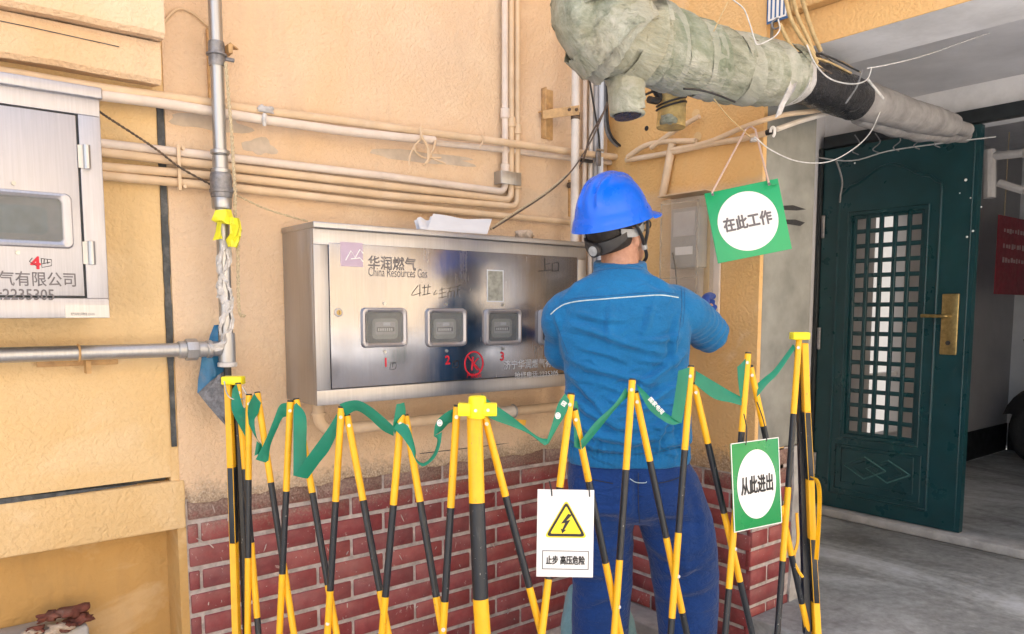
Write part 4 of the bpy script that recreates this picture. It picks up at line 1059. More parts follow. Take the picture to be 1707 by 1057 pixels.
q = PX(1256, 231, XC - 0.012); lump('white_tape', q - Vector((0, 0, 0.012)), 0.012, 'tape_white', 5, parent=k, amp=0.5)
pipe('conduit', 'upper bent conduit above the long side wall conduit', [PX(x, y, XC - 0.01) for x, y in ((1046, 262), (1075, 243), (1110, 236), (1160, 235))], 0.010, 'pipe_peach', 'conduit', 'conduits on the side wall')
pipe('conduit', 'crossing conduit rising towards the ragged end of the wrapped pipe', [PX(x, y, XC - 0.006) for x, y in ((1118, 250), (1180, 237), (1235, 214), (1275, 200))] + [PY(1310, 191, 1.56), PY(1350, 186, 1.54), PY(1400, 178, 1.50)], 0.009, 'pipe_peach', 'conduit', 'conduits on the side wall')
pipe('conduit', 'short conduit stub entering a hole in the side wall', [PX(x, y, XC - 0.012) for x, y in ((1085, 247), (1110, 228), (1130, 215), (1150, 203), (1166, 194))], 0.009, 'pipe_peach', 'conduit', 'conduits on the side wall')
A, B = PX(1122, 232, XW - 0.02), PX(1104, 330, XW - 0.02)
pipe('conduit', 'vertical conduit dropping from the side wall conduits to the clear meter case', [(XW - 0.02, A.y, A.z), (XW - 0.02, (A.y + B.y) / 2, (A.z + B.z) / 2), (XW - 0.02, B.y, zt + 0.021)], 0.016, 'pipe_peach', 'conduit', 'conduits on the side wall', smooth=False)
for (x, y) in ((1078, 214), (1160, 190), (1163, 228)):
    q = PX(x, y, XW - 0.001)
    bq = MB(); bq.disc(q, (-1, 0, 0), 0.010 if x == 1078 else 0.018, 0.0015, 12)
    o = bq.build('wall_hole', M['wire_black' if x == 1078 else 'plaster_beige'], None); tag(o, {1078: 'small dark drill hole in the side wall', 1160: 'plastered plug above the other, beside the conduit stub', 1163: 'lower plastered plug beside the side wall conduits'}[x], 'hole')

# pipe under the meter box
t = thing('drain_pipe', PY(540, 690, 2.28), 'pale pipe leaving the steel meter box below and turning along the wall', 'pipe')
q = PY(531, 684, 2.25); Yd = 2.25
zz = PY(600, 712, Yd).z
b = MB(); arc = [(q.x, Yd, BZ0 - 0.001), (q.x, Yd, zz + 0.05)] + [(q.x + 0.05 - 0.05 * math.cos(math.pi / 2 * a / 5), Yd, zz + 0.05 - 0.05 * math.sin(math.pi / 2 * a / 5)) for a in range(1, 6)] + [(BX1 - 0.02, Yd, zz + 0.0)]
b.tube(arc, 0.019, n=14); b.build('pipe', M['pipe_peach'], t)
b = MB(); b.tube([(q.x, Yd, zz + 0.052), (q.x, Yd, zz + 0.06)], 0.024, n=14); b.tube([(q.x + 0.052, Yd, zz), (q.x + 0.06, Yd, zz)], 0.024, n=14); b.build('elbow_rim', M['pipe_peach'], t)
xq = PY(856, 690, Yd).x
b = MB(); b.tube([(xq - 0.07, Yd, zz), (xq, Yd, zz)], 0.022, n=14); b.build('sleeve', M['pipe_white'], t)
b = MB(); b.tube(ring((xq, Yd, zz), (1, 0, 0), 0.024, 0, 16), 0.003, n=6); b.build('clip', M['galvanized'], t)
q = PY(868, 704, Yd - 0.02); b = MB(); b.obox(q, (0.022, 0, -0.003), (0, 0.004, 0), (0.002, 0, 0.010)); b.build('orange_tag', M['barrier_yellow'], t)

# galvanised gas riser with tee and union
YR = 2.27
ra, rb = PY(361, 0, YR), PY(377, 590, YR); xr = (PY(368, 290, YR).x)
t = thing('gas_riser', (xr, YR, 1.2), 'galvanised gas riser with grey valve body and yellow tape, left of the long meter box', 'pipe')
zT = PY(376, 581, YR).z
b = MB(); b.tube([(xr, YR, 3.0), (xr, YR, zT + 0.04)], 0.0185, n=16); b.build('pipe', M['galvanized'], t)
def band(y0, y1, r, m, name, taper=0.8):
    z0, z1 = PY(370, y1, YR).z, PY(370, y0, YR).z
    b = MB(); h = z1 - z0; b.tube([(xr, YR, z0), (xr, YR, z0 + h * 0.12), (xr, YR, z1 - h * 0.12), (xr, YR, z1)], [r * taper, r, r, r * taper], n=18); return b.build(name, M[m], t)
band(72, 112, 0.0225, 'grey_iron', 'coupling', 0.95)
b = MB(); q = PY(365, 92, YR); b.tube(ring((xr, YR, q.z), (0, 0, 1), 0.025, 0, 18), 0.004, n=6); b.build('clip', M['grey_iron'], t)
band(251, 258, 0.026, 'galvanized', 'coupling_rim', 0.95); band(258, 286, 0.0215, 'galvanized', 'coupling'); band(282, 290, 0.027, 'galvanized', 'coupling_rim', 0.9)
band(290, 330, 0.030, 'grey_iron', 'valve_body', 0.95); band(316, 322, 0.0325, 'grey_iron', 'valve_rib', 0.9); band(329, 349, 0.0275, 'galvanized', 'valve_nut', 0.92)
q = PY(394, 318, YR - 0.01); b = MB(); b.tube([(xr, YR - 0.01, q.z), (q.x, YR - 0.01, q.z)], [0.011, 0.008], n=10); b.build('valve_stem', M['grey_iron'], t)
band(555, 608, 0.024, 'galvanized', 'tee', 0.97); band(604, 612, 0.0275, 'tape_white', 'tee_cap', 0.9)
b = MB(); b.tube([(xr, YR, PY(377, 612, YR).z), (xr, YR, PY(377, 640, YR).z)], 0.011, n=10); b.build('drip_stub', M['wire_black'], t)
t2 = thing('gas_pipe', (0, YR, zT), 'galvanised horizontal gas pipe with a union, under the tall meter cabinet', 'pipe')
b = MB(); b.tube([(-1.2, YR, zT), (xr - 0.02, YR, zT)], 0.0195, n=16); b.build('pipe', M['galvanized'], t2)
def hband(x0, x1, r, m, name, taper=0.92):
    a, c = PY(x0, 581, YR).x, PY(x1, 581, YR).x
    b = MB(); h = c - a; b.tube([(a, YR, zT), (a + h * .12, YR, zT), (c - h * .12, YR, zT), (c, YR, zT)], [r * taper, r, r, r * taper], n=18 if 'nut' not in name else 8); b.build(name, M[m], t2, smooth=25)
hband(296, 310, 0.024, 'galvanized', 'union_end'); hband(309, 328, 0.031, 'galvanized', 'union_nut', 0.97); hband(328, 345, 0.0225, 'galvanized', 'union_end'); hband(344, 353, 0.0255, 'galvanized', 'union_ring'); hband(353, 368, 0.0215, 'galvanized', 'union_end')
k = thing('wall_bracket', PY(130, 600, YW), 'rusty bracket under the galvanised horizontal gas pipe', 'bracket')
q = PY(131, 585, YR); b = MB(); b.tube(ring((q.x, YR, zT), (1, 0, 0), 0.021, 0, 16), 0.003, n=6); b.build('strap', M['bracket_ochre'], k)
A, B = PY(60, 600, YW - 0.01), PY(196, 607, YW - 0.01)
b = MB(); b.box(A.x, B.x, YW - 0.02, YW - 0.008, B.z, A.z); b.build('bar', M['bracket_ochre'], k, bevel=0.002)
b = MB(); q = PY(147, 601, YW - 0.05); b.box(q.x - 0.006, q.x + 0.006, YW - 0.055, YW - 0.021, q.z - 0.035, q.z); b.build('hook', M['bracket_ochre'], k)
k = thing('riser_bracket', PY(350, 120, YW), 'painted flat bracket and ochre angle holding the galvanised riser', 'bracket')
A, B = PY(343, 48, YW - 0.003), PY(351, 166, YW - 0.003)
b = MB(); b.box(A.x, B.x, YW - 0.012, YW - 0.001, B.z, A.z); b.build('flat', M['bracket_ochre'], k, bevel=0.001)
A, B = PY(380, 76, YR + 0.01), PY(402, 96, YR + 0.01)
b = MB(); b.prism([(A.x, YR - 0.01, A.z), (B.x, YR + 0.03, A.z + 0.0), (A.x, YR + 0.05, A.z)], (0, 0, 0.004)); b.box(A.x - 0.006, A.x + 0.006, YR - 0.012, YW - 0.001, B.z, A.z - 0.001); b.build('angle', M['bracket_ochre'], k)
b = MB(); b.tube([(xr + 0.02, YR, PY(380, 99, YR).z), (A.x + 0.012, YR, PY(380, 99, YR).z)], 0.006, n=8); b.build('bolt', M['grey_iron'], k)
pipe('painted_cable', 'painted cable looping over the wall left of the galvanised riser', [PY(x, y, YW - 0.006) for x, y in ((262, 62), (275, 35), (296, 15), (318, 20), (338, 36), (352, 48))], 0.004, 'pipe_peach', 'cable')
# rope beside the riser
def twisted(name, label, pts, r, mat, turns, cat='rope', parts=2):
    b = MB(); s = spline(pts, 14); L = len(s)
    for j in range(parts):
        q = []
        for i, p in enumerate(s):
            tdir = (s[min(i + 1, L - 1)] - s[max(i - 1, 0)]).normalized(); u = tdir.orthogonal().normalized(); v = tdir.cross(u)
            a = 2 * math.pi * (turns * i / L + j / parts); q.append(p + (u * math.cos(a) + v * math.sin(a)) * r * 0.8)
        b.tube(q, r, n=6)
    return tag(b.build(name, M[mat]), label, cat)
twisted('rope', 'cream rope hanging down beside the galvanised riser', [PY(x, y, YR - 0.02) for x, y in ((376, 104), (381, 160), (386, 220), (389, 270), (392, 320), (392, 360), (396, 410), (397, 470), (399, 520), (408, 527))], 0.0032, 'rope_cream', 26)
twisted('twisted_cable', 'dark twisted pair cable slanting from the tall cabinet down behind the riser', [PY(x, y, 2.31) for x, y in ((160, 182), (180, 196), (225, 225), (262, 250), (300, 279), (352, 308), (372, 317))], 0.0021, 'wire_dark', 18, 'cable')
twisted('twisted_cable', 'pale pair of wires running from the riser valve to the long meter box', [PY(x, y, 2.29) for x, y in ((388, 322), (410, 333), (440, 347), (480, 360), (513, 369))], 0.0019, 'rope_cream', 5, 'cable')
pipe('cable', 'pale cable strung from the long meter box up behind the white riser', [PY(x, y, 2.24) for x, y in ((818, 382), (850, 360), (905, 325), (950, 288))], 0.004, 'rope_cream', 'cable')
pipe('cable', 'dark cable strung beside the pale one up to the corner risers', [PY(x, y, 2.23) for x, y in ((822, 381), (860, 357), (918, 318), (955, 282), (985, 235), (1003, 196), (1012, 170))], 0.003, 'wire_dark', 'cable')
pipe('cable', 'black cable hanging straight down the corner from the wrapped pipe', [PY(x, y, YW - 0.07) for x, y in ((976, 80), (984, 140), (993, 195), (998, 225), (1000, 252))], 0.004, 'wire_black', 'cable')
pipe('cable', 'dark cable crossing in front of the corner risers', [PY(x, y, YW - 0.09) for x, y in ((1015, 172), (996, 205), (982, 232), (974, 262), (960, 290))], 0.0035, 'wire_dark', 'cable')
pipe('cable', 'thick black cable curving from the corner risers into the side wall conduit', [PY(x, y, YW - 0.06) for x, y in ((1008, 110), (1009, 160), (1010, 210), (1018, 232), (1036, 247), (1052, 249))], 0.007, 'wire_grey', 'cable')
pipe('cable', 'second grey cable curving beside the thick black one in the corner', [PY(x, y, YW - 0.075) for x, y in ((1012, 100), (1012, 170), (1015, 215), (1028, 238), (1046, 250))], 0.005, 'wire_black', 'cable')

# yellow and white tape, blue film on the riser
t = thing('yellow_tape', PY(375, 380, YR), 'torn yellow tape knotted round the galvanised riser', 'tape')
def rag(parent, pts, mat, Y, wob=0.006, name='fold', bulge=0.02):
    """crumpled sheet: strips between two pixel outlines"""
    b = MB(); g = []
    m = 6
    for i, (l, r_) in enumerate(pts):
        L, R = PY(*l, Y), PY(*r_, Y)
        g.append([L.lerp(R, j / m) + Vector((0, -wob * (1.2 + math.sin(j * 2.1 + i * 1.7) + 0.8 * noise.noise((j * 0.9, i * 0.8, l[0]))) - bulge * math.sin(math.pi * j / m), 0)) for j in range(m + 1)])
    n = len(g)
    vs = [p for row in g for p in row]
    fs = [(i * (m + 1) + j, i * (m + 1) + j + 1, (i + 1) * (m + 1) + j + 1, (i + 1) * (m + 1) + j) for i in range(n - 1) for j in range(m)]
    b.add(vs, fs); b.add([p + Vector((0, 0.003, 0)) for p in vs], [tuple(reversed(f)) for f in fs])
    return b.build(name, M[mat], parent, smooth=50)
rag(t, [((358, 351), (384, 350)), ((354, 358), (386, 362)), ((352, 367), (387, 372)), ((360, 371), (392, 378)), ((374, 374), (398, 383))], 'tape_yellow', YR - 0.02)
rag(t, [((380, 362), (398, 368)), ((380, 374), (400, 384)), ((382, 390), (399, 396)), ((376, 400), (398, 406)), ((378, 412), (392, 414))], 'tape_yellow', YR - 0.028, 0.008)
rag(t, [((361, 371), (366, 372)), ((357, 388), (366, 392)), ((354, 401), (370, 398))], 'tape_yellow', YR - 0.024)
t = thing('white_tape', PY(370, 470, YR), 'white plastic strip twisted down the lower galvanised riser', 'tape')
z_hi, z_lo = PY(374, 404, YR).z, PY(374, 566, YR).z
for part_i, (ph, amp_, hw, rr) in enumerate(((0.4, 0.9, 0.62, 0.0205), (2.6, 0.8, 0.45, 0.0225))):
    b = MB(); vs = []; N = 60; K = 8
    for i in range(N + 1):
        s_ = i / N; z = z_hi + (z_lo - z_hi) * s_
        mid = math.radians(255) + amp_ * math.sin(s_ * 9.5 + ph) ; w_ = hw * (0.75 + 0.35 * math.sin(s_ * 13 + ph * 2))
        for j in range(K + 1):
            a = mid + w_ * (2 * j / K - 1) + 0.12 * noise.noise((s_ * 14, j, ph))
            r = rr + 0.0035 * abs(noise.noise((s_ * 18 + a * 2.5, a * 3, ph))) * 2 + 0.002 * math.sin(a * 7 + s_ * 30)
            vs.append((xr + math.cos(a) * r, YR + math.sin(a) * r, z + 0.004 * math.sin(a * 3 + i)))
    fs = [(i * (K + 1) + j, i * (K + 1) + j + 1, (i + 1) * (K + 1) + j + 1, (i + 1) * (K + 1) + j) for i in range(N) for j in range(K)]
    b.add(vs, fs); b.build('strip', M['tape_white'], t, smooth=50)
b = MB(); vs = []
for i, (x, y) in enumerate(spline([Vector((374, 556, 0)), Vector((376, 568, 0)), Vector((368, 577, 0)), Vector((356, 580, 0)), Vector((348, 580, 0))], 6) and [(v.x, v.y) for v in spline([Vector((374, 556, 0)), Vector((376, 568, 0)), Vector((368, 577, 0)), Vector((356, 580, 0)), Vector((348, 580, 0))], 6)]):
    for j in range(5):
        vs.append(PY(x + (j - 2) * 1.2, y + (j - 2) * 3.0 * (1 if x < 372 else 0.4), YR - 0.024 - 0.004 * math.sin(j * 1.6 + i * 0.5)))
n = len(vs) // 5
b.add(vs, [(5 * i + j, 5 * i + j + 1, 5 * i + j + 6, 5 * i + j + 5) for i in range(n - 1) for j in range(4)]); b.build('tail', M['tape_white'], t, smooth=60)
t = thing('blue_film', PY(350, 640, YW), 'blue plastic film with a dirty folded corner, wedged behind the gas riser tee', 'film')
rag(t, [((356, 542), (361, 541)), ((348, 560), (366, 562)), ((346, 572), (372, 575))], 'blue_film', YR + 0.03, 0.006, 'upper_flap')
rag(t, [((336, 592), (366, 592)), ((333, 610), (374, 612)), ((330, 632), (374, 634)), ((329, 655), (374, 655))], 'blue_film', YR + 0.03, 0.005, 'sheet', 0.004)
rag(t, [((352, 634), (382, 610)), ((329, 655), (383, 640)), ((346, 676), (384, 665)), ((363, 695), (384, 690)), ((378, 712), (385, 714))], 'blue_film_dirty', YR + 0.018, 0.004, 'dirty_corner', 0.003)

# ------------------------------------------------------------------ big wrapped pipe
t = thing('wrapped_pipe', (1.6, 1.45, 2.1), 'fat heating pipe in greenish cloth wrapping, sagging over the worker into the porch', 'pipe')
def wrap_loft(name, path, radii, mat, parent, seed=0, n=40, amp=0.10, ridge=0.05, sub=9, squash=1.0, fold=1.0):
    pts = [Vector(p) for p in path]
    # resample path with radii
    P4 = spline([Vector((*p, )) for p in pts], sub); R4 = [v.x for v in spline([Vector((r, 0, 0)) for r in radii], sub)] if len(radii) > 2 else None
    if R4 is None: R4 = [radii[0] + (radii[1] - radii[0]) * i / (len(P4) - 1) for i in range(len(P4))]
    if len(pts) == 2:
        P4 = [pts[0].lerp(pts[1], i / sub / 2) for i in range(sub * 2 + 1)]; R4 = [radii[0] + (radii[1] - radii[0]) * i / (sub * 2) for i in range(sub * 2 + 1)]
    b = MB(); rings = []; up = None; L = 0
    for i, p in enumerate(P4):
        tdir = (P4[min(i + 1, len(P4) - 1)] - P4[max(i - 1, 0)]).normalized()
        if i: L += (p - P4[i - 1]).length
        if up is None: up = tdir.orthogonal().normalized()
        up = (up - tdir * up.dot(tdir)).normalized(); v = tdir.cross(up)
        rg = []
        for j in range(n):
            a = 2 * math.pi * j / n; dvec = up * math.cos(a) + v * math.sin(a)
            q = p + dvec * R4[i]
            k = 1 + amp * noise.noise(q * 6 + Vector((seed, 0, 0))) + amp * 0.5 * noise.noise(q * 17 + Vector((0, seed, 0)))
            ph = (L / 0.075 + 0.6 * a / (2 * math.pi) + 0.25 * noise.noise(q * 5)) % 1.0
            k += ridge * (ph ** 3) - ridge * 0.3
            sl = abs(noise.noise(Vector((L * 22 + a * 1.2, a * 2.0, seed)) ))
            k -= fold * 0.05 * max(0, 0.25 - sl) * 4 * 0.5
            rg.append(p + dvec * R4[i] * k)
        rings.append(rg)
    b.loft(rings); return b.build(name, M[mat], parent, smooth=70)
Yp_ = 1.45
def C(x, y, Y=Yp_): return PY(x, y, Y)
wrap_loft('elbow_wrap', [C(1003, -150), C(1003, -60), C(1003, -5), C(1010, 40, 1.45), C(1050, 62), C(1100, 78)], [0.118, 0.12, 0.123, 0.124, 0.112, 0.104], 'wrap_cloth', t, 1, n=72, amp=0.10, ridge=0.07, sub=16)
wrap_loft('elbow_wrap', [C(960, -20, 1.45), C(972, 36, 1.45), C(1012, 62, 1.45), C(1060, 75, 1.45)], [0.05, 0.078, 0.092, 0.085], 'wrap_cloth', t, 9, n=60, amp=0.10, ridge=0.06, sub=12)
wrap_loft('cloth_wrap', [C(1080, 72), C(1140, 93), C(1200, 109), C(1260, 120), C(1313, 126)], [0.103, 0.101, 0.098, 0.095, 0.090], 'wrap_cloth', t, 2, n=72, amp=0.07, ridge=0.07, sub=20)
wrap_loft('torn_edge', [C(1311, 124), C(1326, 130)], [0.090, 0.074], 'tape_white', t, 5, n=40, amp=0.16, ridge=0.0)
wrap_loft('black_wrap', [C(1316, 127), C(1360, 141), C(1425, 165)], [0.073, 0.075, 0.070], 'black_film', t, 3, n=36, amp=0.09)
wrap_loft('grey_wrap', [C(1418, 163), C(1470, 178), C(1530, 196), C(1585, 209)], [0.070, 0.066, 0.060, 0.050], 'grey_wrap', t, 4, n=36, amp=0.08)
wrap_loft('lower_grey_wrap', [C(1430, 194, 1.50), C(1480, 206, 1.5), C(1545, 222, 1.5), C(1610, 226, 1.5)], [0.03, 0.042, 0.038, 0.03], 'grey_wrap', t, 14, n=30, amp=0.25)
b = MB(); b.tube([C(1578, 207), C(1612, 217, 1.46)], 0.030, n=14); b.build('pipe', M['grey_wrap'], t)
def wrap_strip(path, radii, phase, turns, width, mat, name='cloth_strip', seed=0):
    """one length of lagging cloth wound round the pipe, its upper edge standing proud"""
    P4 = spline(path, 30); R4 = [v.x for v in spline([Vector((r, 0, 0)) for r in radii], 30)]
    n = len(P4); N = int(90 * turns); up = None; frames = []
    for i, p in enumerate(P4):
        td = (P4[min(i + 1, n - 1)] - P4[max(i - 1, 0)]).normalized()
        if up is None: up = td.orthogonal().normalized()
        up = (up - td * up.dot(td)).normalized(); frames.append((p, td, up, td.cross(up)))
    vs = []; K = 5
    for i in range(N + 1):
        s = i / N; x = s * (n - 1); k = min(int(x), n - 2); fr = x - k
        p = frames[k][0].lerp(frames[k + 1][0], fr); td, u, v = frames[k][1], frames[k][2], frames[k][3]; R = R4[k] + (R4[k + 1] - R4[k]) * fr
        a = phase + 2 * math.pi * turns * s; dv = u * math.cos(a) + v * math.sin(a)
        for j in range(K):
            q = j / (K - 1); w_ = (q - 0.5) * width * (1 + 0.25 * noise.noise((i * 0.05, seed, 3))) + 0.008 * noise.noise((i * 0.11, q * 2, seed)) + 0.012 * noise.noise((i * 0.03, seed, 9))
            r = R * (0.985 + 0.065 * q + 0.055 * noise.noise((p + dv * R) * 9 + Vector((seed, q, 0))) + 0.02 * noise.noise((i * 0.5, q * 3, seed)))
            vs.append(p + td * w_ + dv * r)
    fs = [(i * K + j, i * K + j + 1, (i + 1) * K + j + 1, (i + 1) * K + j) for i in range(N) for j in range(K - 1)]
    b = MB(); b.add(vs, fs); return b.build(name, M[mat], t, smooth=60)
MAIN = [C(1030, 60), C(1080, 72), C(1140, 93), C(1200, 109), C(1260, 120), C(1313, 126)]; MR = [0.112, 0.105, 0.102, 0.099, 0.096, 0.090]
for i, (ph, tn, wd, m_) in enumerate(((0.3, 4.2, 0.075, 'wrap_cloth'), (2.1, 4.6, 0.06, 'wrap_cloth_pale'), (4.0, 3.7, 0.05, 'wrap_cloth'))):
    wrap_strip(MAIN, MR, ph, tn, wd, m_, seed=i * 3 + 1)
wrap_strip([C(1003, -110), C(1003, -40), C(1004, 5), C(1012, 45), C(1050, 62)], [0.122, 0.124, 0.128, 0.131, 0.118], 1.0, 4.0, 0.07, 'wrap_cloth', seed=21)
wrap_strip([C(1003, -110), C(1003, -40), C(1004, 5), C(1012, 45), C(1050, 62)], [0.122, 0.124, 0.128, 0.130, 0.118], 3.5, 3.3, 0.06, 'wrap_cloth_pale', seed=25)
# hanging stub with open end
sb = wrap_loft('stub_wrap', [C(1040, 95, 1.46), C(1042, 130, 1.46), C(1043, 165, 1.46), C(1046, 186, 1.46)], [0.056, 0.052, 0.050, 0.047], 'wrap_cloth', t, 6, n=36, amp=0.16, ridge=0.08)
q = C(1046, 188, 1.46)
b = MB(); b.tube([q + Vector((0, 0, -0.004)), q + Vector((0, -0.001, -0.010))], 0.036, n=20); b.build('stub_end', M['black_film'], t)
b = MB(); b.tube(ring(q + Vector((0, 0, -0.002)), (0.0, 0.0, 1), 0.042, 0, 20), 0.006, n=8); b.build('stub_rim', M['wrap_cloth'], t)
# flap of torn film at the joint
b = MB(); fl = [(1326, 112), (1333, 124), (1325, 150), (1310, 172), (1303, 190), (1294, 196), (1300, 176), (1312, 152)]
b.prism([PY(x, y, 1.36 + 0.01 * math.sin(i * 2)) for i, (x, y) in enumerate(fl)], (0, 0.004, 0)); b.build('torn_flap', M['tape_white'], t)
# small stub of foam lagging behind, bound with black wire
f = thing('foam_lagging', PX(1118, 180, 2.30), 'ochre foam lagging stub bound with black wire, under the wrapped pipe', 'pipe lagging')
Q = lambda x, y: PY(x, y, 1.72)
wrap_loft('foam', [Q(1121, 140), Q(1119, 175), Q(1117, 213)], [0.043, 0.047, 0.049], 'foam_ochre', f, 7, n=30, amp=0.10, ridge=0.0)
q = Q(1117, 207)
lump('foam_end', q - Vector((0.045, 0.03, 0.012)), 0.026, 'wrap_cloth', 4, parent=f, amp=0.4)
for i, (dy, tl) in enumerate(((158, 0.12), (170, -0.3), (177, -0.25))):
    b = MB(); b.tube(ring(Q(1119, dy), (tl, 0.1, 1), 0.050, 0, 22), 0.0032, n=6); b.build('wire', M['wire_black'], f)
b = MB(); b.tube(spline([Q(1075, 158), Q(1092, 152), Q(1112, 154)], 4), 0.004, n=6); b.tube(spline([Q(1082, 166), Q(1095, 168), Q(1098, 160), Q(1090, 146)], 4), 0.012, n=8); b.build('wire_tail', M['wire_black'], f)
pipe('wire', 'black wire along the underside of the wrapped pipe', [PY(x, y, 1.34) for x, y in ((1140, 148), (1165, 150), (1195, 158), (1225, 170))], 0.003, 'wire_black', 'wire')
# ------------------------------------------------------------------ loose wires under the porch
for lab, pts, r, m, Y in (
    ('white wire looping from the green sign rope under the porch pipe', [(1258, 228), (1285, 250), (1330, 269), (1380, 270), (1420, 250), (1450, 222), (1470, 180)], 0.0019, 'wire_white', 1.40),
    ('white wire sagging in a deep bow in front of the black wrapping', [(1345, 75), (1360, 108), (1385, 132), (1420, 140), (1445, 133), (1453, 112)], 0.0022, 'wire_white', 1.33),
    ('long white wire running off along the porch ceiling', [(1446, 114), (1480, 108), (1540, 93), (1600, 72), (1660, 52), (1730, 32)], 0.0019, 'wire_white', 1.25),
    ('white cord bent into a loop under the hanging number plate', [(1297, 32), (1300, 48), (1290, 62), (1265, 74), (1258, 66), (1250, 40), (1240, 15), (1225, 2), (1215, -6)], 0.0018, 'wire_white', 1.30),
    ('thin tan wire falling past the wrapped pipe from above', [(1213, 4), (1200, 30), (1190, 52)], 0.0014, 'wire_tan', 1.30),
    ('thin tan wire hanging behind the green sign string', [(1190, 165), (1215, 195), (1250, 228)], 0.0014, 'wire_tan', 1.42),
    ('green wire end dangling in front of the dark door', [(1393, 266), (1400, 285), (1404, 305), (1401, 326), (1400, 338)], 0.004, 'wire_grey', 1.9),
    ('thin black wire hanging round the grey pipe wrapping', [(1440, 150), (1442, 165), (1430, 182), (1415, 187)], 0.002, 'wire_black', 1.37),
    ('white stick poking up from the grey pipe wrapping', [(1446, 132), (1472, 164)], 0.005, 'wire_white', 1.38),
    ('grey wire rising from the black wrapping to the ceiling', [(1410, 172), (1428, 145), (1437, 118)], 0.003, 'wire_grey', 1.36)):
    pipe('wire', lab, [PY(x, y, Y) for x, y in pts], r, m, 'wire', 'loose wires')
pipe('wire', 'long thin wire just under the porch ceiling by the door head', [PX(x, y, XD - 0.25) for x, y in ((1358, 262), (1420, 268), (1480, 252), (1560, 240), (1660, 228))], 0.003, 'wire_white', 'wire', 'loose wires')
for i in range(5):
    x = 1425 + i * 34
    pipe('wire', ['short curled wire end by the door head, closest to the pillar', 'second curled wire end by the door head', 'middle curled wire end by the door head', 'fourth curled wire end by the door head', 'curled wire end by the door head, deepest in the porch'][i],
         [PX(x, 225 - i * 3, XD - 0.3), PX(x + 8, 240 - i * 3, XD - 0.32), PX(x - 4, 252 - i * 3, XD - 0.3), PX(x + 6, 258 - i * 3, XD - 0.28)], 0.0025, 'wire_grey', 'wire', 'loose wires')
for i, (pts, r, m) in enumerate((([(1308, -10), (1318, 30), (1335, 62), (1352, 85), (1362, 105)], 0.006, 'wire_tan'), ([(1320, -10), (1330, 28), (1345, 60), (1357, 90)], 0.006, 'wire_tan'),
    ([(1335, -10), (1345, 25), (1355, 55), (1368, 85)], 0.007, 'wire_tan'), ([(1300, 40), (1312, 65), (1325, 84), (1350, 100), (1372, 118)], 0.006, 'wire_tan'),
    ([(1235, 66), (1280, 68), (1315, 80), (1350, 100), (1400, 130)], 0.004, 'wire_grey'), ([(1260, 68), (1300, 76), (1345, 95), (1390, 118), (1420, 138)], 0.006, 'wire_black'),
    ([(1330, 88), (1370, 108), (1410, 132)], 0.008, 'wire_grey'), ([(1355, 85), (1385, 112), (1418, 135)], 0.005, 'wire_dark'), ([(1368, 85), (1395, 108), (1422, 128)], 0.004, 'wire_grey'))):
    pipe('cable', ['tan cable of the bundle over the beam edge, closest to the plate', 'second tan cable of the bundle over the beam edge', 'thickest tan cable of the bundle over the beam edge', 'tan cable slipping out from under the number plate',
                   'thin grey cable lying along the top of the wrapped pipe', 'black cable lying along the top of the wrapped pipe', 'thick grey cable under the tan bundle', 'brown cable coming off the beam corner', 'grey cable deepest in the bundle by the white underside'][i],
         [PY(x, y, 1.36 + 0.008 * i) for x, y in pts], r, m, 'cable', 'cable bundle at the beam')
for i in range(18):
    random.seed(40 + i)
    x0, y0 = 1236 + (i % 9) * 13, 62 + (i % 9) * 3 + random.uniform(-4, 4); x3, y3 = 1395 + random.uniform(-25, 45), 132 + random.uniform(-14, 12)
    mid = [(x0 + (x3 - x0) * t + random.uniform(-10, 10), y0 + (y3 - y0) * t + random.uniform(-12, 10)) for t in (0.3, 0.65)]
    pipe('cable', ['frayed', 'kinked', 'slack', 'taut', 'dusty', 'muddy', 'stiff', 'bent', 'faded'][i % 9] + (' cable' if i < 9 else ' thin wire') + ' in the tangle over the black pipe wrapping, ' + ['nearest the plate', 'under the plate', 'by the wire loop', 'on the pipe crest', 'over the torn edge', 'by the torn flap', 'beside the tan bundle', 'under the tan bundle', 'closest to the white underside'][i % 9],
         [PY(x, y, 1.375 + 0.004 * i) for x, y in [(x0, y0)] + mid + [(x3, y3)]], random.uniform(0.002, 0.005) * (1 if i < 9 else 0.5), ['wire_black', 'wire_dark', 'wire_grey', 'wire_tan'][i % 4], 'cable', 'tangled cables on the wrapped pipe')
# hanging number plate
t = thing('hanging_plate', PX(1300, 10, XW - 0.03), 'small white and blue tag plate hung by a wire loop on the beam', 'plate')
xq = XW - 0.012
A, B = PX(1280, -6, xq), PX(1314, 30, xq)
b = MB(); b.box(xq - 0.003, xq, min(A.y, B.y), max(A.y, B.y), B.z, A.z + 0.02); b.build('board', M['plate_blue'], t)
b = MB(); yw = abs(A.y - B.y); ylo = min(A.y, B.y)
b.box(xq - 0.0042, xq - 0.0032, ylo + yw * 0.07, ylo + yw * 0.93, B.z + 0.008, A.z + 0.016); b.build('face', M['sign_white'], t)
b = MB()
for i in range(4): b.box(xq - 0.005, xq - 0.0044, ylo + yw * (0.14 + 0.2 * i), ylo + yw * (0.14 + 0.2 * i) + 0.006, B.z + 0.014, A.z + 0.012 - 0.01 * (i % 2))
b.build('print', M['plate_blue'], t)
b = MB(); b.tube(spline([PX(1296, 30, xq - 0.004), PX(1287, 38, xq - 0.01), PX(1290, 48, xq - 0.01), PX(1299, 44, xq - 0.01), PX(1297, 30, xq - 0.004)], 5), 0.003, n=6); b.build('wire_loop', M['wire_grey'], t)
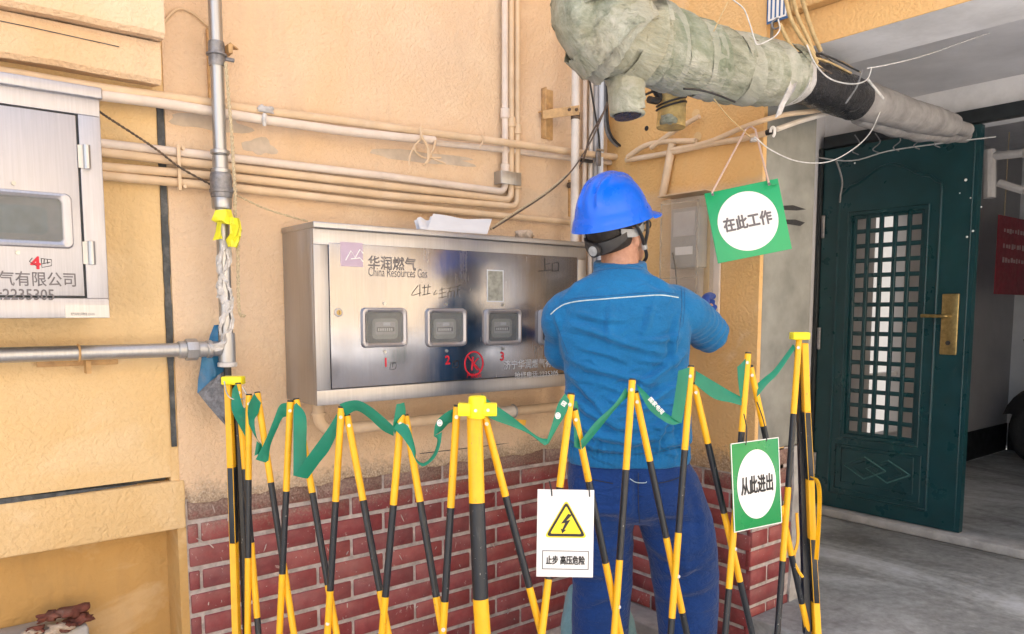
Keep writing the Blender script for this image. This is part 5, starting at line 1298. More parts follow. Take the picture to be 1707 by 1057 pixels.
# rubble in the niche
q = PY(90, 1046, YW + 0.02)
b = MB(); b.box(-0.4, PY(148, 1045, YW).x, YW - 0.01, YW + 0.128, q.z - 0.16, q.z - 0.006); tag(b.build('ledge', M['concrete_pale'], bevel=0.01), 'crumbling pale ledge in the wall niche under the rubble', 'ledge')
for i, (x, y, r, m) in enumerate(((62, 1032, 0.020, 'brick_rubble'), (85, 1028, 0.024, 'brick_rubble'), (105, 1036, 0.022, 'brick_rubble'), (122, 1024, 0.030, 'brick_rubble'), (138, 1040, 0.022, 'brick_rubble'), (98, 1048, 0.026, 'stone_pale'), (128, 1052, 0.022, 'brick_rubble'), (52, 1044, 0.018, 'stone_pale'))):
    p = PY(x, y + 8, YW + 0.02)
    lump('rubble_piece', (p.x, YW + 0.02 + 0.03 * math.sin(i * 2.3), q.z - 0.006 + (0.02 if i in (1, 3) else 0)), r, m, i * 3.1,
         ['reddish rubble chip towards the niche back', 'reddish rubble chunk perched on the heap', 'broken red lump in the middle of the heap', 'largest red lump topping the rubble heap', 'red chip at the outer end of the heap', 'pale mortar lump at the front of the heap', 'red chip low at the front of the heap', 'small pale chip at the thin end of the heap'][i],
         'rubble', 'rubble heap in the niche', sq=(1.2, 0.9, 0.55), amp=0.8)
# ------------------------------------------------------------------ expanding barrier
DX_ = [380, 425, 483, 568, 665, 760, 795, 815, 950, 1053, 1150, 1247, 1335, 1400]
DD_ = [2.05, 1.97, 1.90, 1.80, 1.70, 1.64, 1.60, 1.62, 1.70, 1.80, 1.87, 1.95, 2.08, 2.12]
def D(x): return float(np.interp(x, DX_, DD_))
bar = thing('expanding_barrier', (0.9, 1.3, 0), 'yellow and black folding trellis barrier standing in front of the worker', 'barrier')
TR = 0.0082
def pole(pts, first='y', ext=True, dz=0.0, r=TR, name='pole'):
    """pts: pixel points; the colour changes at every inner point; the last stretch goes on down to the floor"""
    w = [P(x, y, D(x) + dz) for x, y in pts]
    # straighten the tube between its first and last point
    a, z = w[0], w[-1]; L = (z - a).length
    ts = [max(0, min(1, (p - a).dot(z - a) / L / L)) for p in w]
    floor = 0.03 if pts[-1][0] < 1255 else ZP + 0.03
    tend = 1.0
    if ext and z.z > floor and a.z > z.z: tend = (a.z - floor) / (a.z - z.z)
    b = MB(); col = {'y': 0, 'b': 1}[first]
    step = (ts[-1] - ts[0]) / max(1, len(ts) - 1)
    tt = ts[:-1]
    nxt = tt[-1] + (tt[-1] - tt[-2] if len(tt) > 1 else 0.35)
    while nxt < tend: tt.append(nxt); nxt += 0.34 * 0.45 / max(L, 0.01) * (1 if L > 0 else 1)
    tt.append(tend)
    for i in range(len(tt) - 1):
        p0, p1 = a.lerp(z, tt[i]) if tt[i] <= 1 else a + (z - a) * tt[i], a + (z - a) * tt[i + 1]
        rr = r if (col == 0) else r * 0.97
        b.tube([p0, p1], rr, m=col, n=14, caps=True); col = 1 - col
    o = b.build(name, [M['barrier_yellow'], M['barrier_black']], bar)
    c = MB(); ax = (z - a).normalized(); c.tube([a - ax * 0.004, a + ax * 0.0005], r * 0.9, n=12); c.build('end_plug', M['wire_black'], o)
    vd = (CAM - a).normalized(); s = a + ax * 0.022
    c = MB(); c.disc(s + vd * r * 0.9, vd, 0.0042, 0.002, 8); c.build('rivet', M['bolt_steel'], o)
    return o
F_, K_ = -0.010, 0.012     # front and back layer of the trellis
pole([(397, 641), (409, 782), (420, 905), (431, 1057)], dz=K_)
pole([(415, 659), (418, 800), (415, 930), (413, 1057)], dz=F_)
pole([(429, 656), (450, 805), (470, 940), (490, 1057)], dz=K_)
pole([(484, 670), (479, 819), (472, 957), (466, 1057)], dz=F_)
pole([(494, 667), (519, 822), (546, 975), (561, 1057)], dz=K_)
pole([(569, 680), (561, 836), (552, 985), (546, 1057)], dz=F_)
pole([(579, 694), (603, 835), (632, 985), (647, 1057)], dz=K_)
pole([(669, 690), (655, 841), (644, 995), (637, 1057)], dz=F_)
pole([(676, 694), (696, 837), (725, 995), (738, 1057)], dz=K_)
pole([(762, 678), (752, 846), (743, 1003), (738, 1057)], dz=F_)
pole([(807, 690), (843, 826), (882, 978), (903, 1057)], dz=K_)
pole([(952, 658), (932, 812), (914, 965), (903, 1057)], dz=F_)
pole([(957, 684), (978, 803), (1007, 939), (1034, 1057)], dz=K_)
pole([(1054, 634), (1046, 783), (1035, 933), (1024, 1057)], dz=F_)
pole([(1059, 655), (1078, 770), (1107, 897), (1145, 1057)], dz=K_)
pole([(1152, 612), (1142, 750), (1133, 888), (1121, 1030), (1118, 1057)], dz=F_)
pole([(1157, 640), (1177, 740), (1203, 857), (1233, 970), (1254, 1057)], dz=K_)
pole([(1247, 590), (1238, 720), (1226, 850), (1217, 981), (1209, 1057)], dz=F_)
pole([(1251, 612), (1270, 710), (1298, 842), (1316, 924), (1348, 1057)], dz=K_)
pole([(1332, 566), (1323, 690), (1313, 812), (1304, 935), (1296, 1053)], dz=F_)
for x, y in ((1032, 1012), (1131, 961), (1226, 915), (739, 1050), (546, 1040)):
    vd = (CAM - P(x, y, D(x))).normalized(); c = MB(); c.disc(P(x, y, D(x) + F_) + vd * TR * 0.95, vd, 0.0045, 0.003, 10); c.build('pivot_bolt', M['bolt_steel'], bar)
# middle post
def post(pts, r, first='y'):
    w = [P(x, y, D(x)) for x, y in pts]; b = MB(); col = {'y': 0, 'b': 1}[first]
    d0 = (w[-1] - w[0]).normalized(); t = (w[-1].z - 0.02) / -d0.z; w.append(w[-1] + d0 * t)
    for i in range(len(w) - 1): b.tube([w[i], w[i + 1]], r, m=col, n=20); col = 1 - col
    return b.build('post', [M['barrier_yellow'], M['barrier_black']], bar)
post([(791, 690), (795, 838), (801, 997), (805, 1057)], 0.0165)
mp = P(796, 676, D(796) - 0.02)
rt = Vector((_R.x, _R.y, 0)); fwv = Vector((_F.x, _F.y, 0)).normalized(); upv = Vector((0, 0, 1))
cap = MB()
cap.tube([mp + upv * -0.026 + rt * -0.002, mp + upv * 0.016, mp + upv * 0.020], [0.0185, 0.0185, 0.016], n=20)
cap.obox(mp + rt * 0.0 + upv * -0.008, rt * 0.040, fwv * 0.012, upv * 0.013)
cp = cap.build('post_cap', M['cap_yellow'], bar, bevel=0.002)
for s in (-0.003, 0.022):
    b = MB(); q = mp + rt * s - fwv * 0.0125 + upv * -0.008
    if abs(s) < 0.01: q = q - fwv * 0.007
    b.disc(q, -fwv, 0.0035, 0.002, 10); b.build('rivet', M['bolt_steel'], cp)
# end posts
def flatbar(pts, hw, m, ext=0.03, thick=0.012, dz=0.0, name='post'):
    w = [P(x, y, D(x) + dz) for x, y in pts]
    d0 = (w[-1] - w[0]).normalized(); t = max(0.0, (w[-1].z - ext) / max(0.05, -d0.z)); w[-1] = w[-1] + d0 * t
    b = MB(); col = m
    for i in range(len(w) - 1):
        a, c = w[i], w[i + 1]; ln = (c - a)
        b.obox((a + c) / 2, rt * hw, fwv * thick, ln / 2, m=col); col = 1 - col
    return b.build(name, [M['barrier_yellow'], M['barrier_black']], bar, bevel=0.0015)
flatbar([(381, 640), (386, 778), (390, 905), (394, 1057)], 0.0085, 0)
b = MB(); b.tube([P(394, 640, 2.06), P(412, 1057, 2.06), P(416, 1150, 2.06)], 0.012, n=8); b.build('post_channel', M['barrier_black'], bar, smooth=20)
ec = MB(); q = P(389, 634, 2.05); ec.obox(q, rt * 0.027, fwv * 0.018, upv * 0.011); ec.build('post_cap', M['cap_yellow'], bar, bevel=0.003)
b = MB(); b.tube(spline([P(374, 636, 2.02), P(378, 655, 2.01), P(387, 665, 2.01), P(404, 665, 2.02), P(412, 660, 2.03), P(404, 645, 2.03)], 5), 0.002, n=6); b.build('wire_hook', M['bolt_steel'], bar)
flatbar([(1340, 572), (1344, 686), (1350, 800), (1353, 897), (1359, 1004), (1363, 1057)], 0.0085, 0, ext=ZP + 0.02, dz=-0.01)
b = MB(); b.obox((P(1331, 580, 2.1) + P(1345, 1057, 2.1)) / 2, rt * 0.008, fwv * 0.010, (P(1345, 1057, 2.1) - P(1331, 580, 2.1)) / 2); b.build('post_channel', M['barrier_black'], bar)
b = MB(); b.obox((P(1343, 700, 2.12) + P(1352, 1057, 2.12)) / 2, rt * 0.006, fwv * 0.010, (P(1352, 1057, 2.12) - P(1343, 700, 2.12)) / 2); b.build('post_channel', M['barrier_black'], bar)
ec = MB(); q = P(1333, 560, 2.06); ec.obox(q, rt * 0.0225, fwv * 0.018, upv * 0.010); ec.build('post_cap', M['cap_yellow'], bar, bevel=0.003)
b = MB(); hd = spline([P(1353, 795, 2.05), P(1361, 800, 2.04), P(1366, 820, 2.04), P(1365, 870, 2.04), P(1361, 932, 2.04)], 5)
b.loft([[p - rt * (0.006 if i else 0.002), p + fwv * 0.01, p + rt * 0.006, p - fwv * 0.01] for i, p in enumerate(hd)]); b.build('handle', M['barrier_yellow'], bar, smooth=60)
b = MB(); cb = spline([P(1328, 855, 2.06), P(1330, 900, 2.06), P(1323, 930, 2.06), P(1330, 950, 2.06), P(1338, 962, 2.06)], 5); b.tube(cb, 0.004, n=6); b.build('yellow_strap', M['barrier_yellow'], bar)
# ------------------------------------------------------------------ green ribbon woven over the barrier
rb = thing('warning_ribbon', (0.9, 1.3, 1.15), 'green printed ribbon woven over the tips of the folding barrier', 'ribbon')
def strip(pairs, off=-0.02, sub=5, wave=0.0, mat='ribbon_green'):
    A = spline([Vector((*p[0], 0)) for p in pairs], sub); B = spline([Vector((*p[1], 0)) for p in pairs], sub)
    O = off if hasattr(off, '__len__') else [off, off]
    n = len(A); vs = []
    for i in range(n):
        o = O[0] + (O[-1] - O[0]) * i / (n - 1) + wave * math.sin(math.pi * i / (n - 1))
        d = D((A[i].x + B[i].x) / 2) + o
        a3, b3 = P(A[i].x, A[i].y, d), P(B[i].x, B[i].y, d + 0.008)
        for j in range(4):
            vs.append(a3.lerp(b3, j / 3) - fwv * 0.003 * math.sin(math.pi * j / 3))
    fs = [(i * 4 + j, i * 4 + j + 1, (i + 1) * 4 + j + 1, (i + 1) * 4 + j) for i in range(n - 1) for j in range(3)]
    b = MB(); b.add(vs, fs); b.add([Vector(v) + fwv * 0.0012 for v in vs], [tuple(reversed(f)) for f in fs])
    return b.build('ribbon_length', M[mat], rb, smooth=60)
strip([((387, 650), (394, 640)), ((386, 682), (400, 662)), ((398, 708), (406, 680)), ((411, 731), (412, 676))])
strip([((435, 672), (424, 656)), ((430, 690), (414, 676)), ((424, 701), (413, 700)), ((428, 730), (417, 712)), ((437, 742), (430, 735))], [-0.022, -0.014])
strip([((428, 735), (437, 742)), ((424, 760), (436, 755))], -0.008)
strip([((426, 766), (447, 772)), ((441, 737), (451, 742)), ((456, 700), (463, 713)), ((466, 676), (471, 697)), ((479, 671), (480, 694))], [-0.014, -0.006])
strip([((490, 676), (494, 671)), ((489, 700), (510, 694)), ((489, 752), (510.5, 742)), ((489, 794), (511, 768))], [-0.006, -0.026])
strip([((490, 793), (513, 798)), ((512, 762), (532, 772)), ((544, 718), (549, 750)), ((564, 686), (562, 722))], [-0.030, -0.004])
strip([((566, 674), (577, 694)), ((580, 669), (582, 690)), ((598, 668), (596, 685)), ((619, 679), (615, 697)), ((641, 697), (637, 717)), ((657, 712), (656, 727))], [-0.012, -0.002])
strip([((661, 674), (674, 671)), ((657, 697), (676, 690)), ((655, 712), (665, 702)), ((658, 724), (662, 716))], [-0.024, -0.02])
strip([((656, 714), (664, 701)), ((670, 728), (680, 711)), ((684, 748), (688, 731)), ((690, 762), (693, 752)), ((697, 773), (693, 764)), ((708, 777), (706, 772)), ((725, 763), (722, 757)), ((734, 742), (729, 734)), ((737, 720), (723, 727))], [-0.026, -0.022])
strip([((723, 727), (737, 718)), ((725, 710), (748, 706)), ((731, 698), (755, 702)), ((745, 687), (758, 690)), ((757, 681), (766, 686))], [-0.018, -0.014])
strip([((762, 673), (768, 678)), ((768, 679), (776, 686)), ((774, 690), (779, 684))], -0.03)
strip([((801, 669), (803, 657)), ((814, 695), (819, 671)), ((853, 711), (853, 694)), ((881, 723), (895, 727)), ((908, 743), (914, 732))], [-0.006, -0.016])
strip([((909, 742), (915, 739)), ((921, 705), (930, 712)), ((930, 674), (943, 690)), ((942, 656), (951, 670))], [-0.016, -0.02])
strip([((957, 669), (962, 668)), ((957, 700), (968, 704)), ((957, 745), (970, 750))], [0.008, 0.004])
strip([((968, 735), (970, 750)), ((992, 704), (992, 724)), ((1024, 674), (1026, 682)), ((1043, 646), (1048, 659))], [-0.016, -0.002])
strip([((1064, 650), (1061, 640)), ((1081, 681), (1078, 656)), ((1102, 699), (1103, 683)), ((1120, 708), (1119, 694)), ((1133, 706), (1133, 703))], [-0.004, -0.016])
strip([((1119, 696), (1136, 706)), ((1125, 660), (1143, 668)), ((1131, 618), (1150, 612))], [-0.016, -0.018])
strip([((1158, 640), (1160, 618)), ((1189, 664), (1197, 640)), ((1217, 671), (1217, 652)), ((1236, 676), (1236, 662))], [-0.004, -0.014])
strip([((1229, 612), (1243, 598)), ((1231, 640), (1243, 624)), ((1235, 668), (1239, 652))], [-0.016, -0.012])
strip([((1262, 662), (1262, 640)), ((1280, 640), (1276, 628)), ((1297, 623), (1292, 614)), ((1326, 581), (1322, 574))], [-0.004, -0.002])
def ribbon_print(body, x, y, ang, hpx, d, mat='sign_white'):
    """small white print lying on the ribbon"""
    a = math.radians(ang); c = P(x, y, d)
    xd = (_R * math.cos(a) + _U * math.sin(a)); yd = (-_R * math.sin(a) + _U * math.cos(a))
    return writing('ribbon_print', body, M[mat], c, xd, yd, hpx / FPX * d, rb, bold=0.02)
ribbon_print('国家电网', 1094, 676, -48, 8, D(1094) - 0.026)
ribbon_print('国', 940, 673, 55, 8, D(940) - 0.032)
for x, y in ((733, 705), (930, 693)):
    d = D(x) - 0.030; b = MB(); rr = (0.0062 if x != 1215 else 0.004)
    b.tube([P(x, y, d) + (_R * math.cos(a) * 0.8 + _U * math.sin(a)) * rr for a in [2 * math.pi * k / 16 for k in range(17)]], 0.0013, n=5)
    b.disc(P(x, y, d), -fwv, rr * 0.6, 0.001, 12); b.build('ribbon_emblem', M['sign_white'], rb)
ribbon_print('电', 770, 681, 35, 6, D(770) - 0.034)

# ------------------------------------------------------------------ hanging signs
def board(name, label, corners, thick, front, back, cat='sign'):
    """flat board from four world corners tl,tr,br,bl -> (thing, centre, xdir, ydir, w, h)"""
    tl, tr_, br_, bl = corners
    c = (tl + tr_ + br_ + bl) / 4
    xd = ((tr_ - tl) + (br_ - bl)).normalized(); nd = xd.cross((tl - bl) + (tr_ - br_)).normalized(); yd = nd.cross(xd)
    w = ((tr_ - tl).length + (br_ - bl).length) / 2; h = (((tl - bl) + (tr_ - br_)) / 2).dot(yd)
    t = thing(name, c - yd * h / 2, label, cat)
    b = MB(); b.obox(c - nd * thick / 2, xd * w / 2, yd * h / 2, nd * thick / 2); b.build('board', M[front], t, bevel=0.0008)
    return t, c, xd, yd, nd, w, h
def disc_on(t, c, xd, yd, nd, rx, ry, mat, name, lift=0.0007, n=56):
    b = MB(); b.prism([c + xd * math.cos(2 * math.pi * k / n) * rx + yd * math.sin(2 * math.pi * k / n) * ry + nd * lift for k in range(n)], nd * -0.0004)
    return b.build(name, M[mat], t)
# work-here sign on the conduit
d0 = 2.52
t, c, xd, yd, nd, w, h = board('hanging_sign', 'tilted green square sign with a white disc, hung by pink string from a conduit',
    [P(1177, 322, d0 + 0.015), P(1299, 297, d0 - 0.01), P(1318, 415, d0 - 0.02), P(1194, 440, d0 + 0.005)], 0.004, 'sign_green', None)
disc_on(t, c + yd * 0.0, xd, yd, nd, w * 0.405, h * 0.415, 'sign_white', 'white_disc')
writing('lettering', '在此工作', M['ink_grey'], c - xd * w * 0.005 + nd * 0.0009, xd, yd, h * 0.19, t, width=w * 0.645, bold=0.034)
g1, g2, gt = P(1187, 321, d0 - 0.006), P(1281, 303, d0 - 0.02), PX(1252, 212, XC - 0.013)
b = MB(); b.tube(spline([g1, gt + Vector((0, 0.014, -0.002)), gt + Vector((0, 0.004, 0.004)), gt + Vector((0, -0.02, 0.0)), g2], 1), 0.0033, n=8)
b2 = MB(); b2.tube([g1 - yd * 0.010, g1, PX(1243, 216, XC - 0.014), PX(1251, 210, XC - 0.013), PX(1259, 216, XC - 0.014), g2, g2 - yd * 0.012], 0.0034, n=8); b2.build('string', M['rope_pink'], t)
for q in (g1, g2):
    b = MB(); b.disc(q - yd * 0.008 + nd * 0.004, nd, 0.0045, 0.0008, 12); b.build('string_hole', M['ink_grey'], t)
b = MB(); cr = P(1297, 300, d0 - 0.016); b.tube(spline([cr - xd * 0.03 - yd * 0.004, cr - xd * 0.02 - yd * 0.012, cr - xd * 0.004 - yd * 0.013], 4), 0.0018, n=6); b.build('curled_corner', M['sign_green'], t)
# danger sign
dS = 1.66
t, c, xd, yd, nd, w, h = board('danger_sign', 'white warning board with a black and yellow lightning triangle, hooked on the barrier',
    [P(903, 815, dS), P(998, 818, dS), P(981, 962, dS), P(887, 962, dS)], 0.003, 'sign_white', None)
def on(u, v, l=0.0006): return c + xd * (u * w) + yd * (v * h) + nd * l
def tri(cx, cy, s, l, mat, name, round_=0.12):
    pts = []
    V = [(0, 1.05), (-1.0, -0.72), (1.0, -0.72)]
    for i in range(3):
        p, q, r_ = Vector(V[i - 1]), Vector(V[i]), Vector(V[(i + 1) % 3])
        for k in range(5):
            a = q.lerp(p, round_); e2 = q.lerp(r_, round_); s_ = k / 4
            pts.append(a.lerp(q, s_).lerp(q.lerp(e2, s_), s_))
    b = MB(); b.prism([c + xd * (cx * w + p.x * s) + yd * (cy * h + p.y * s) + nd * l for p in pts], nd * -0.0003); return b.build(name, M[mat], t)
tri(0.01, 0.13, 0.047, 0.0006, 'sign_yellow', 'triangle_edge'); tri(0.01, 0.13, 0.043, 0.0010, 'ink_black', 'triangle_border'); tri(0.01, 0.127, 0.034, 0.0014, 'sign_yellow', 'triangle_face', 0.06)
bolt = [(0.12, 0.52), (-0.30, -0.08), (-0.05, -0.02), (-0.22, -0.42), (-0.32, -0.36), (-0.22, -0.66), (0.02, -0.44), (-0.09, -0.43), (0.26, 0.16), (0.02, 0.10), (0.36, 0.46)]
b = MB(); b.prism([c + xd * (0.01 * w + x * 0.036) + yd * (0.127 * h + y * 0.036) + nd * 0.0018 for x, y in bolt], nd * -0.0003); b.build('lightning', M['ink_black'], t)
b = MB()
for (u0, u1, v0, v1) in ((-0.40, 0.42, -0.205, -0.198), (-0.40, 0.42, -0.412, -0.405), (-0.40, -0.388, -0.412, -0.198), (0.408, 0.42, -0.412, -0.198)):
    b.prism([on(u0, v0), on(u1, v0), on(u1, v1), on(u0, v1)], nd * -0.0003)
b.build('text_border', M['ink_black'], t)
writing('lettering', '止步 高压危险', M['ink_black'], on(0.01, -0.305), xd, yd, h * 0.098, t, width=w * 0.68, bold=0.028)
for x, y in ((918, 817), (981, 818)):
    b = MB(); b.tube(spline([P(x + 2, y + 10, dS - 0.006), P(x + 1, y - 1, dS - 0.008), P(x - 2, y - 14, dS + 0.004)], 4), 0.0016, n=6); b.build('wire_hook', M['wire_black'], t)
# way-in sign
dG = 1.86
t, c, xd, yd, nd, w, h = board('way_in_sign', 'deep green board with a white oval, wired to the barrier close to the pillar',
    [P(1223, 740, dG - 0.02), P(1302, 727, dG + 0.055), P(1299, 873, dG + 0.055), P(1219, 888, dG - 0.02)], 0.003, 'sign_green_deep', None)
b = MB()
for a in (-1, 1):
    b.obox(c + yd * a * (h / 2 - 0.001) + nd * 0.0002, xd * w / 2, yd * 0.001, nd * 0.0006); b.obox(c + xd * a * (w / 2 - 0.001) + nd * 0.0002, yd * h / 2 * 0.99, xd * 0.001, nd * 0.0006)
b.build('white_edge', M['sign_white'], t)
disc_on(t, c, xd, yd, nd, w * 0.405, h * 0.395, 'sign_white', 'white_oval')
writing('lettering', '从此进出', M['ink_black'], c + nd * 0.0009, xd, yd, h * 0.20, t, width=w * 0.66, bold=0.026)
for (x, y, x2, y2) in ((1243, 737, 1240, 690), (1277, 731, 1262, 670)):
    b = MB(); b.tube(spline([P(x, y + 5, dG - 0.012), P(x + 1, y - 2, dG - 0.012), P((x + x2) / 2 + 3, (y + y2) / 2, dG - 0.01), P(x2, y2, dG + 0.01)], 4), 0.0014, n=6); b.build('wire_hook', M['wire_black'], t)
# ------------------------------------------------------------------ worker
DB = 2.40
O_ = P(1045, 518, DB); O_ = Vector((O_.x, O_.y, 0.0))
Fh = Vector((math.sin(YAW), math.cos(YAW), 0)); Rh = Vector((math.cos(YAW), -math.sin(YAW), 0))
def L(r, f, z): return O_ + Rh * r + Fh * f + Vector((0, 0, z))
man = thing('person', O_, 'worker in blue jacket, trousers and helmet with back turned, reaching to a meter', 'person')
def oval(c, ax, ay, rx, ry, n=28, p=2.4):
    """superellipse ring"""
    out = []
    for k in range(n):
        a = 2 * math.pi * k / n; ca, sa = math.cos(a), math.sin(a)
        out.append(Vector(c) + Vector(ax) * (rx * math.copysign(abs(ca) ** (2 / p), ca)) + Vector(ay) * (ry * math.copysign(abs(sa) ** (2 / p), sa)))
    return out
def limb(b, pts, radii, n=18, flat=1.0, caps=True, sub=5):
    p = spline(pts, sub); r = [v.x for v in spline([Vector((q, 0, 0)) for q in radii], sub)]
    b.tube(p, r, n=n)
    for e, q in ((0, radii[0]), (-1, radii[-1])):   # rounded ends
        bm = bmesh.new(); bmesh.ops.create_uvsphere(bm, u_segments=14, v_segments=8, radius=q)
        b.add([v.co + p[e] for v in bm.verts], [[v.index for v in f.verts] for f in bm.faces]); bm.free()
def fuse(b, voxel, smooth_n, fac=0.5):
    """one continuous skin from overlapping closed shapes"""
    me = bpy.data.meshes.new('tmp'); me.from_pydata([tuple(v) for v in b.v], [], b.f)
    bm = bmesh.new(); bm.from_mesh(me); bmesh.ops.recalc_face_normals(bm, faces=bm.faces); bm.to_mesh(me); bm.free()
    o = bpy.data.objects.new('tmp', me); COL.objects.link(o)
    m = o.modifiers.new('r', 'REMESH'); m.mode = 'VOXEL'; m.voxel_size = voxel
    s = o.modifiers.new('s', 'SMOOTH'); s.factor = fac; s.iterations = smooth_n
    out = bpy.data.meshes.new_from_object(o.evaluated_get(bpy.context.evaluated_depsgraph_get()))
    bpy.data.objects.remove(o); return out
def finish(me, name, mat, parent):
    me.name = name; me.materials.clear(); me.materials.append(mat)
    org = wloc(parent)
    me.transform(Matrix.Translation(-org)); me.polygons.foreach_set('use_smooth', [True] * len(me.polygons)); me.update()
    o = bpy.data.objects.new(name, me); COL.objects.link(o); o.parent = parent; return o
def co_of(me):
    a = np.empty(len(me.vertices) * 3); me.vertices.foreach_get('co', a); return a.reshape(-1, 3)
def no_of(me):
    a = np.empty(len(me.vertices) * 3); me.vertices.foreach_get('normal', a); return a.reshape(-1, 3)

# joints
shR, shL = L(0.155, 0.0, 1.405), L(-0.185, 0.0, 1.395)
elR, wrR, haR = P(1181, 556, 2.54), P(1174, 528, 2.66), P(1166, 519, 2.76)
elL, wrL = L(-0.190, 0.10, 1.265), L(-0.05, 0.34, 1.29)
neck0, neck1 = L(-0.02, 0.0, 1.47), L(-0.022, 0.03, 1.60)
HC = L(-0.035, 0.035, 1.655)        # head centre
hy = math.radians(42)               # head turned towards the side wall
hf = (Fh * math.cos(hy) + Rh * math.sin(hy)); hs = (Rh * math.cos(hy) - Fh * math.sin(hy)); hu = Vector((0, 0, 1))
tl_ = math.radians(17)
hf2 = hf * math.cos(tl_) + hu * math.sin(tl_); hu2 = hu * math.cos(tl_) - hf * math.sin(tl_)
def Hd(f, s, u): return HC + hf2 * f + hs * s + hu2 * u

# body: head, neck, trunk, arms, hands, legs in one skin
b = MB()
b.loft([oval(L(-0.0, -0.005, z), Rh, Fh, rx, ry) for z, rx, ry in ((0.80, 0.14, 0.10), (0.90, 0.155, 0.105), (1.05, 0.145, 0.10), (1.25, 0.165, 0.105), (1.38, 0.165, 0.095), (1.45, 0.11, 0.075), (1.49, 0.065, 0.06))])
limb(b, [neck0, neck1], [0.062, 0.058])
# skull and jaw
sk = []
for u, f0, rf, rs in ((-0.125, 0.055, 0.030, 0.026), (-0.105, 0.045, 0.055, 0.048), (-0.07, 0.025, 0.080, 0.062), (-0.03, 0.008, 0.093, 0.070), (0.02, 0.0, 0.098, 0.075), (0.06, -0.002, 0.092, 0.072), (0.095, -0.004, 0.072, 0.056), (0.115, -0.004, 0.040, 0.034)):
    sk.append(oval(Hd(f0, 0, u), hf2, hs, rf, rs, p=2.1))
b.loft(sk)
limb(b, [Hd(0.095, 0, 0.01), Hd(0.108, 0, -0.018), Hd(0.118, 0, -0.038), Hd(0.100, 0, -0.046)], [0.009, 0.011, 0.014, 0.010], n=10)
for s in (-1, 1):
    limb(b, [Hd(0.092, s * 0.030, 0.018), Hd(0.088, s * 0.045, 0.016)], [0.009, 0.008], n=8)          # brow
    ear = [oval(Hd(0.0 - 0.008 * k, s * (0.070 + 0.007 * k), -0.028), hf2 * 0.5 + hs * s * 0.3, hu2, 0.022 - 0.002 * k, 0.032, n=14, p=2) for k in range(3)]
    b.loft(ear)
limb(b, [Hd(0.092, -0.02, -0.078), Hd(0.099, 0, -0.076), Hd(0.092, 0.02, -0.078)], [0.007, 0.009, 0.007], n=8)   # lips
limb(b, [Hd(0.085, -0.01, -0.112), Hd(0.085, 0.01, -0.112)], [0.016, 0.016], n=8)
limb(b, [shR, elR, wrR], [0.050, 0.042, 0.030]); limb(b, [shL, elL, wrL], [0.042, 0.032, 0.028])
# legs
hipR, hipL = L(0.10, 0.0, 0.86), L(-0.085, 0.0, 0.86)
knR, knL = L(0.185, 0.03, 0.47), L(-0.075, 0.03, 0.47)
anR, anL = L(0.215, -0.01, 0.09), L(-0.075, -0.01, 0.09)
for hp_, kn, an in ((hipR, knR, anR), (hipL, knL, anL)):
    limb(b, [hp_, kn, an], [0.085, 0.056, 0.040]); limb(b, [an - Fh * 0.04 - Vector((0, 0, .045)), an + Fh * 0.06 - Vector((0, 0, .05)), an + Fh * 0.16 - Vector((0, 0, .058))], [0.034, 0.036, 0.026])
def hand(b, wr, tip, curl_dir, side, k=1.0, q=1.0):
    """palm, four bent fingers of different length, thumb from the side of the palm"""
    f = (tip - wr).normalized(); s = Vector(side); s = (s - f * s.dot(f)).normalized(); c = Vector(curl_dir); c = (c - f * c.dot(f) - s * c.dot(s)).normalized()
    pl_ = [oval(wr + f * d * k, s, c, w_ * q, t_ * q, n=16) for d, w_, t_ in ((-0.01, 0.026, 0.021), (0.02, 0.034, 0.019), (0.055, 0.041, 0.017), (0.085, 0.041, 0.014), (0.095, 0.036, 0.010))]
    b.loft(pl_)
    for i, ln in enumerate((0.070, 0.080, 0.076, 0.060)):
        o = wr + f * 0.082 * k + s * (-0.030 + 0.0203 * i) * k
        a = 0.35 + 0.05 * i
        p1 = o + (f * math.cos(a) + c * math.sin(a)) * ln * 0.48 * k; p2 = p1 + (f * math.cos(a + 0.7) + c * math.sin(a + 0.7)) * ln * 0.32 * k; p3 = p2 + (f * math.cos(a + 1.1) + c * math.sin(a + 1.1)) * ln * 0.24 * k
        limb(b, [o, p1, p2, p3], [0.0098 * q, 0.0092 * q, 0.0085 * q, 0.0080 * q], n=10, sub=3)
    o = wr + f * 0.025 * k - s * 0.030 * k
    limb(b, [o, o + (f * 0.6 - s * 0.7 + c * 0.3).normalized() * 0.035 * k, o + (f * 0.95 - s * 0.55 + c * 0.5).normalized() * 0.065 * k, o + (f * 1.0 - s * 0.35 + c * 0.6).normalized() * 0.085 * k], [0.014 * q, 0.012 * q, 0.010 * q, 0.009 * q], n=10, sub=3)
wallv = Vector((1, 0, 0))
tipR = haR
hand(b, wrR, tipR, wallv + Vector((0, 0.3, -0.4)), Vector((0, 0, -1)))
tipL = wrL + (Fh * 0.8 + Rh * 0.5).normalized() * 0.1
hand(b, wrL, tipL, -Vector((0, 0, 1)), Rh)
body = finish(fuse(b, 0.0055, 3), 'body', M['skin'], man)
# gloves: a slightly fuller skin of the same hands
for wr, tp, cu, sd in ((wrR, tipR, wallv + Vector((0, 0.3, -0.4)), Vector((0, 0, -1))), (wrL, tipL, -Vector((0, 0, 1)), Rh)):
    g = MB(); hand(g, wr, tp, cu, sd, 1.02, 1.32); d_ = (tp - wr).normalized()
    g.loft([oval(wr + d_ * q, Vector(d_.orthogonal().normalized()), d_.cross(d_.orthogonal().normalized()), r_, r_, n=16, p=2) for q, r_ in ((-0.06, 0.034), (-0.03, 0.031), (0.0, 0.031), (0.02, 0.031))])
    finish(fuse(g, 0.0045, 1), 'glove', M['glove_blue'], man)

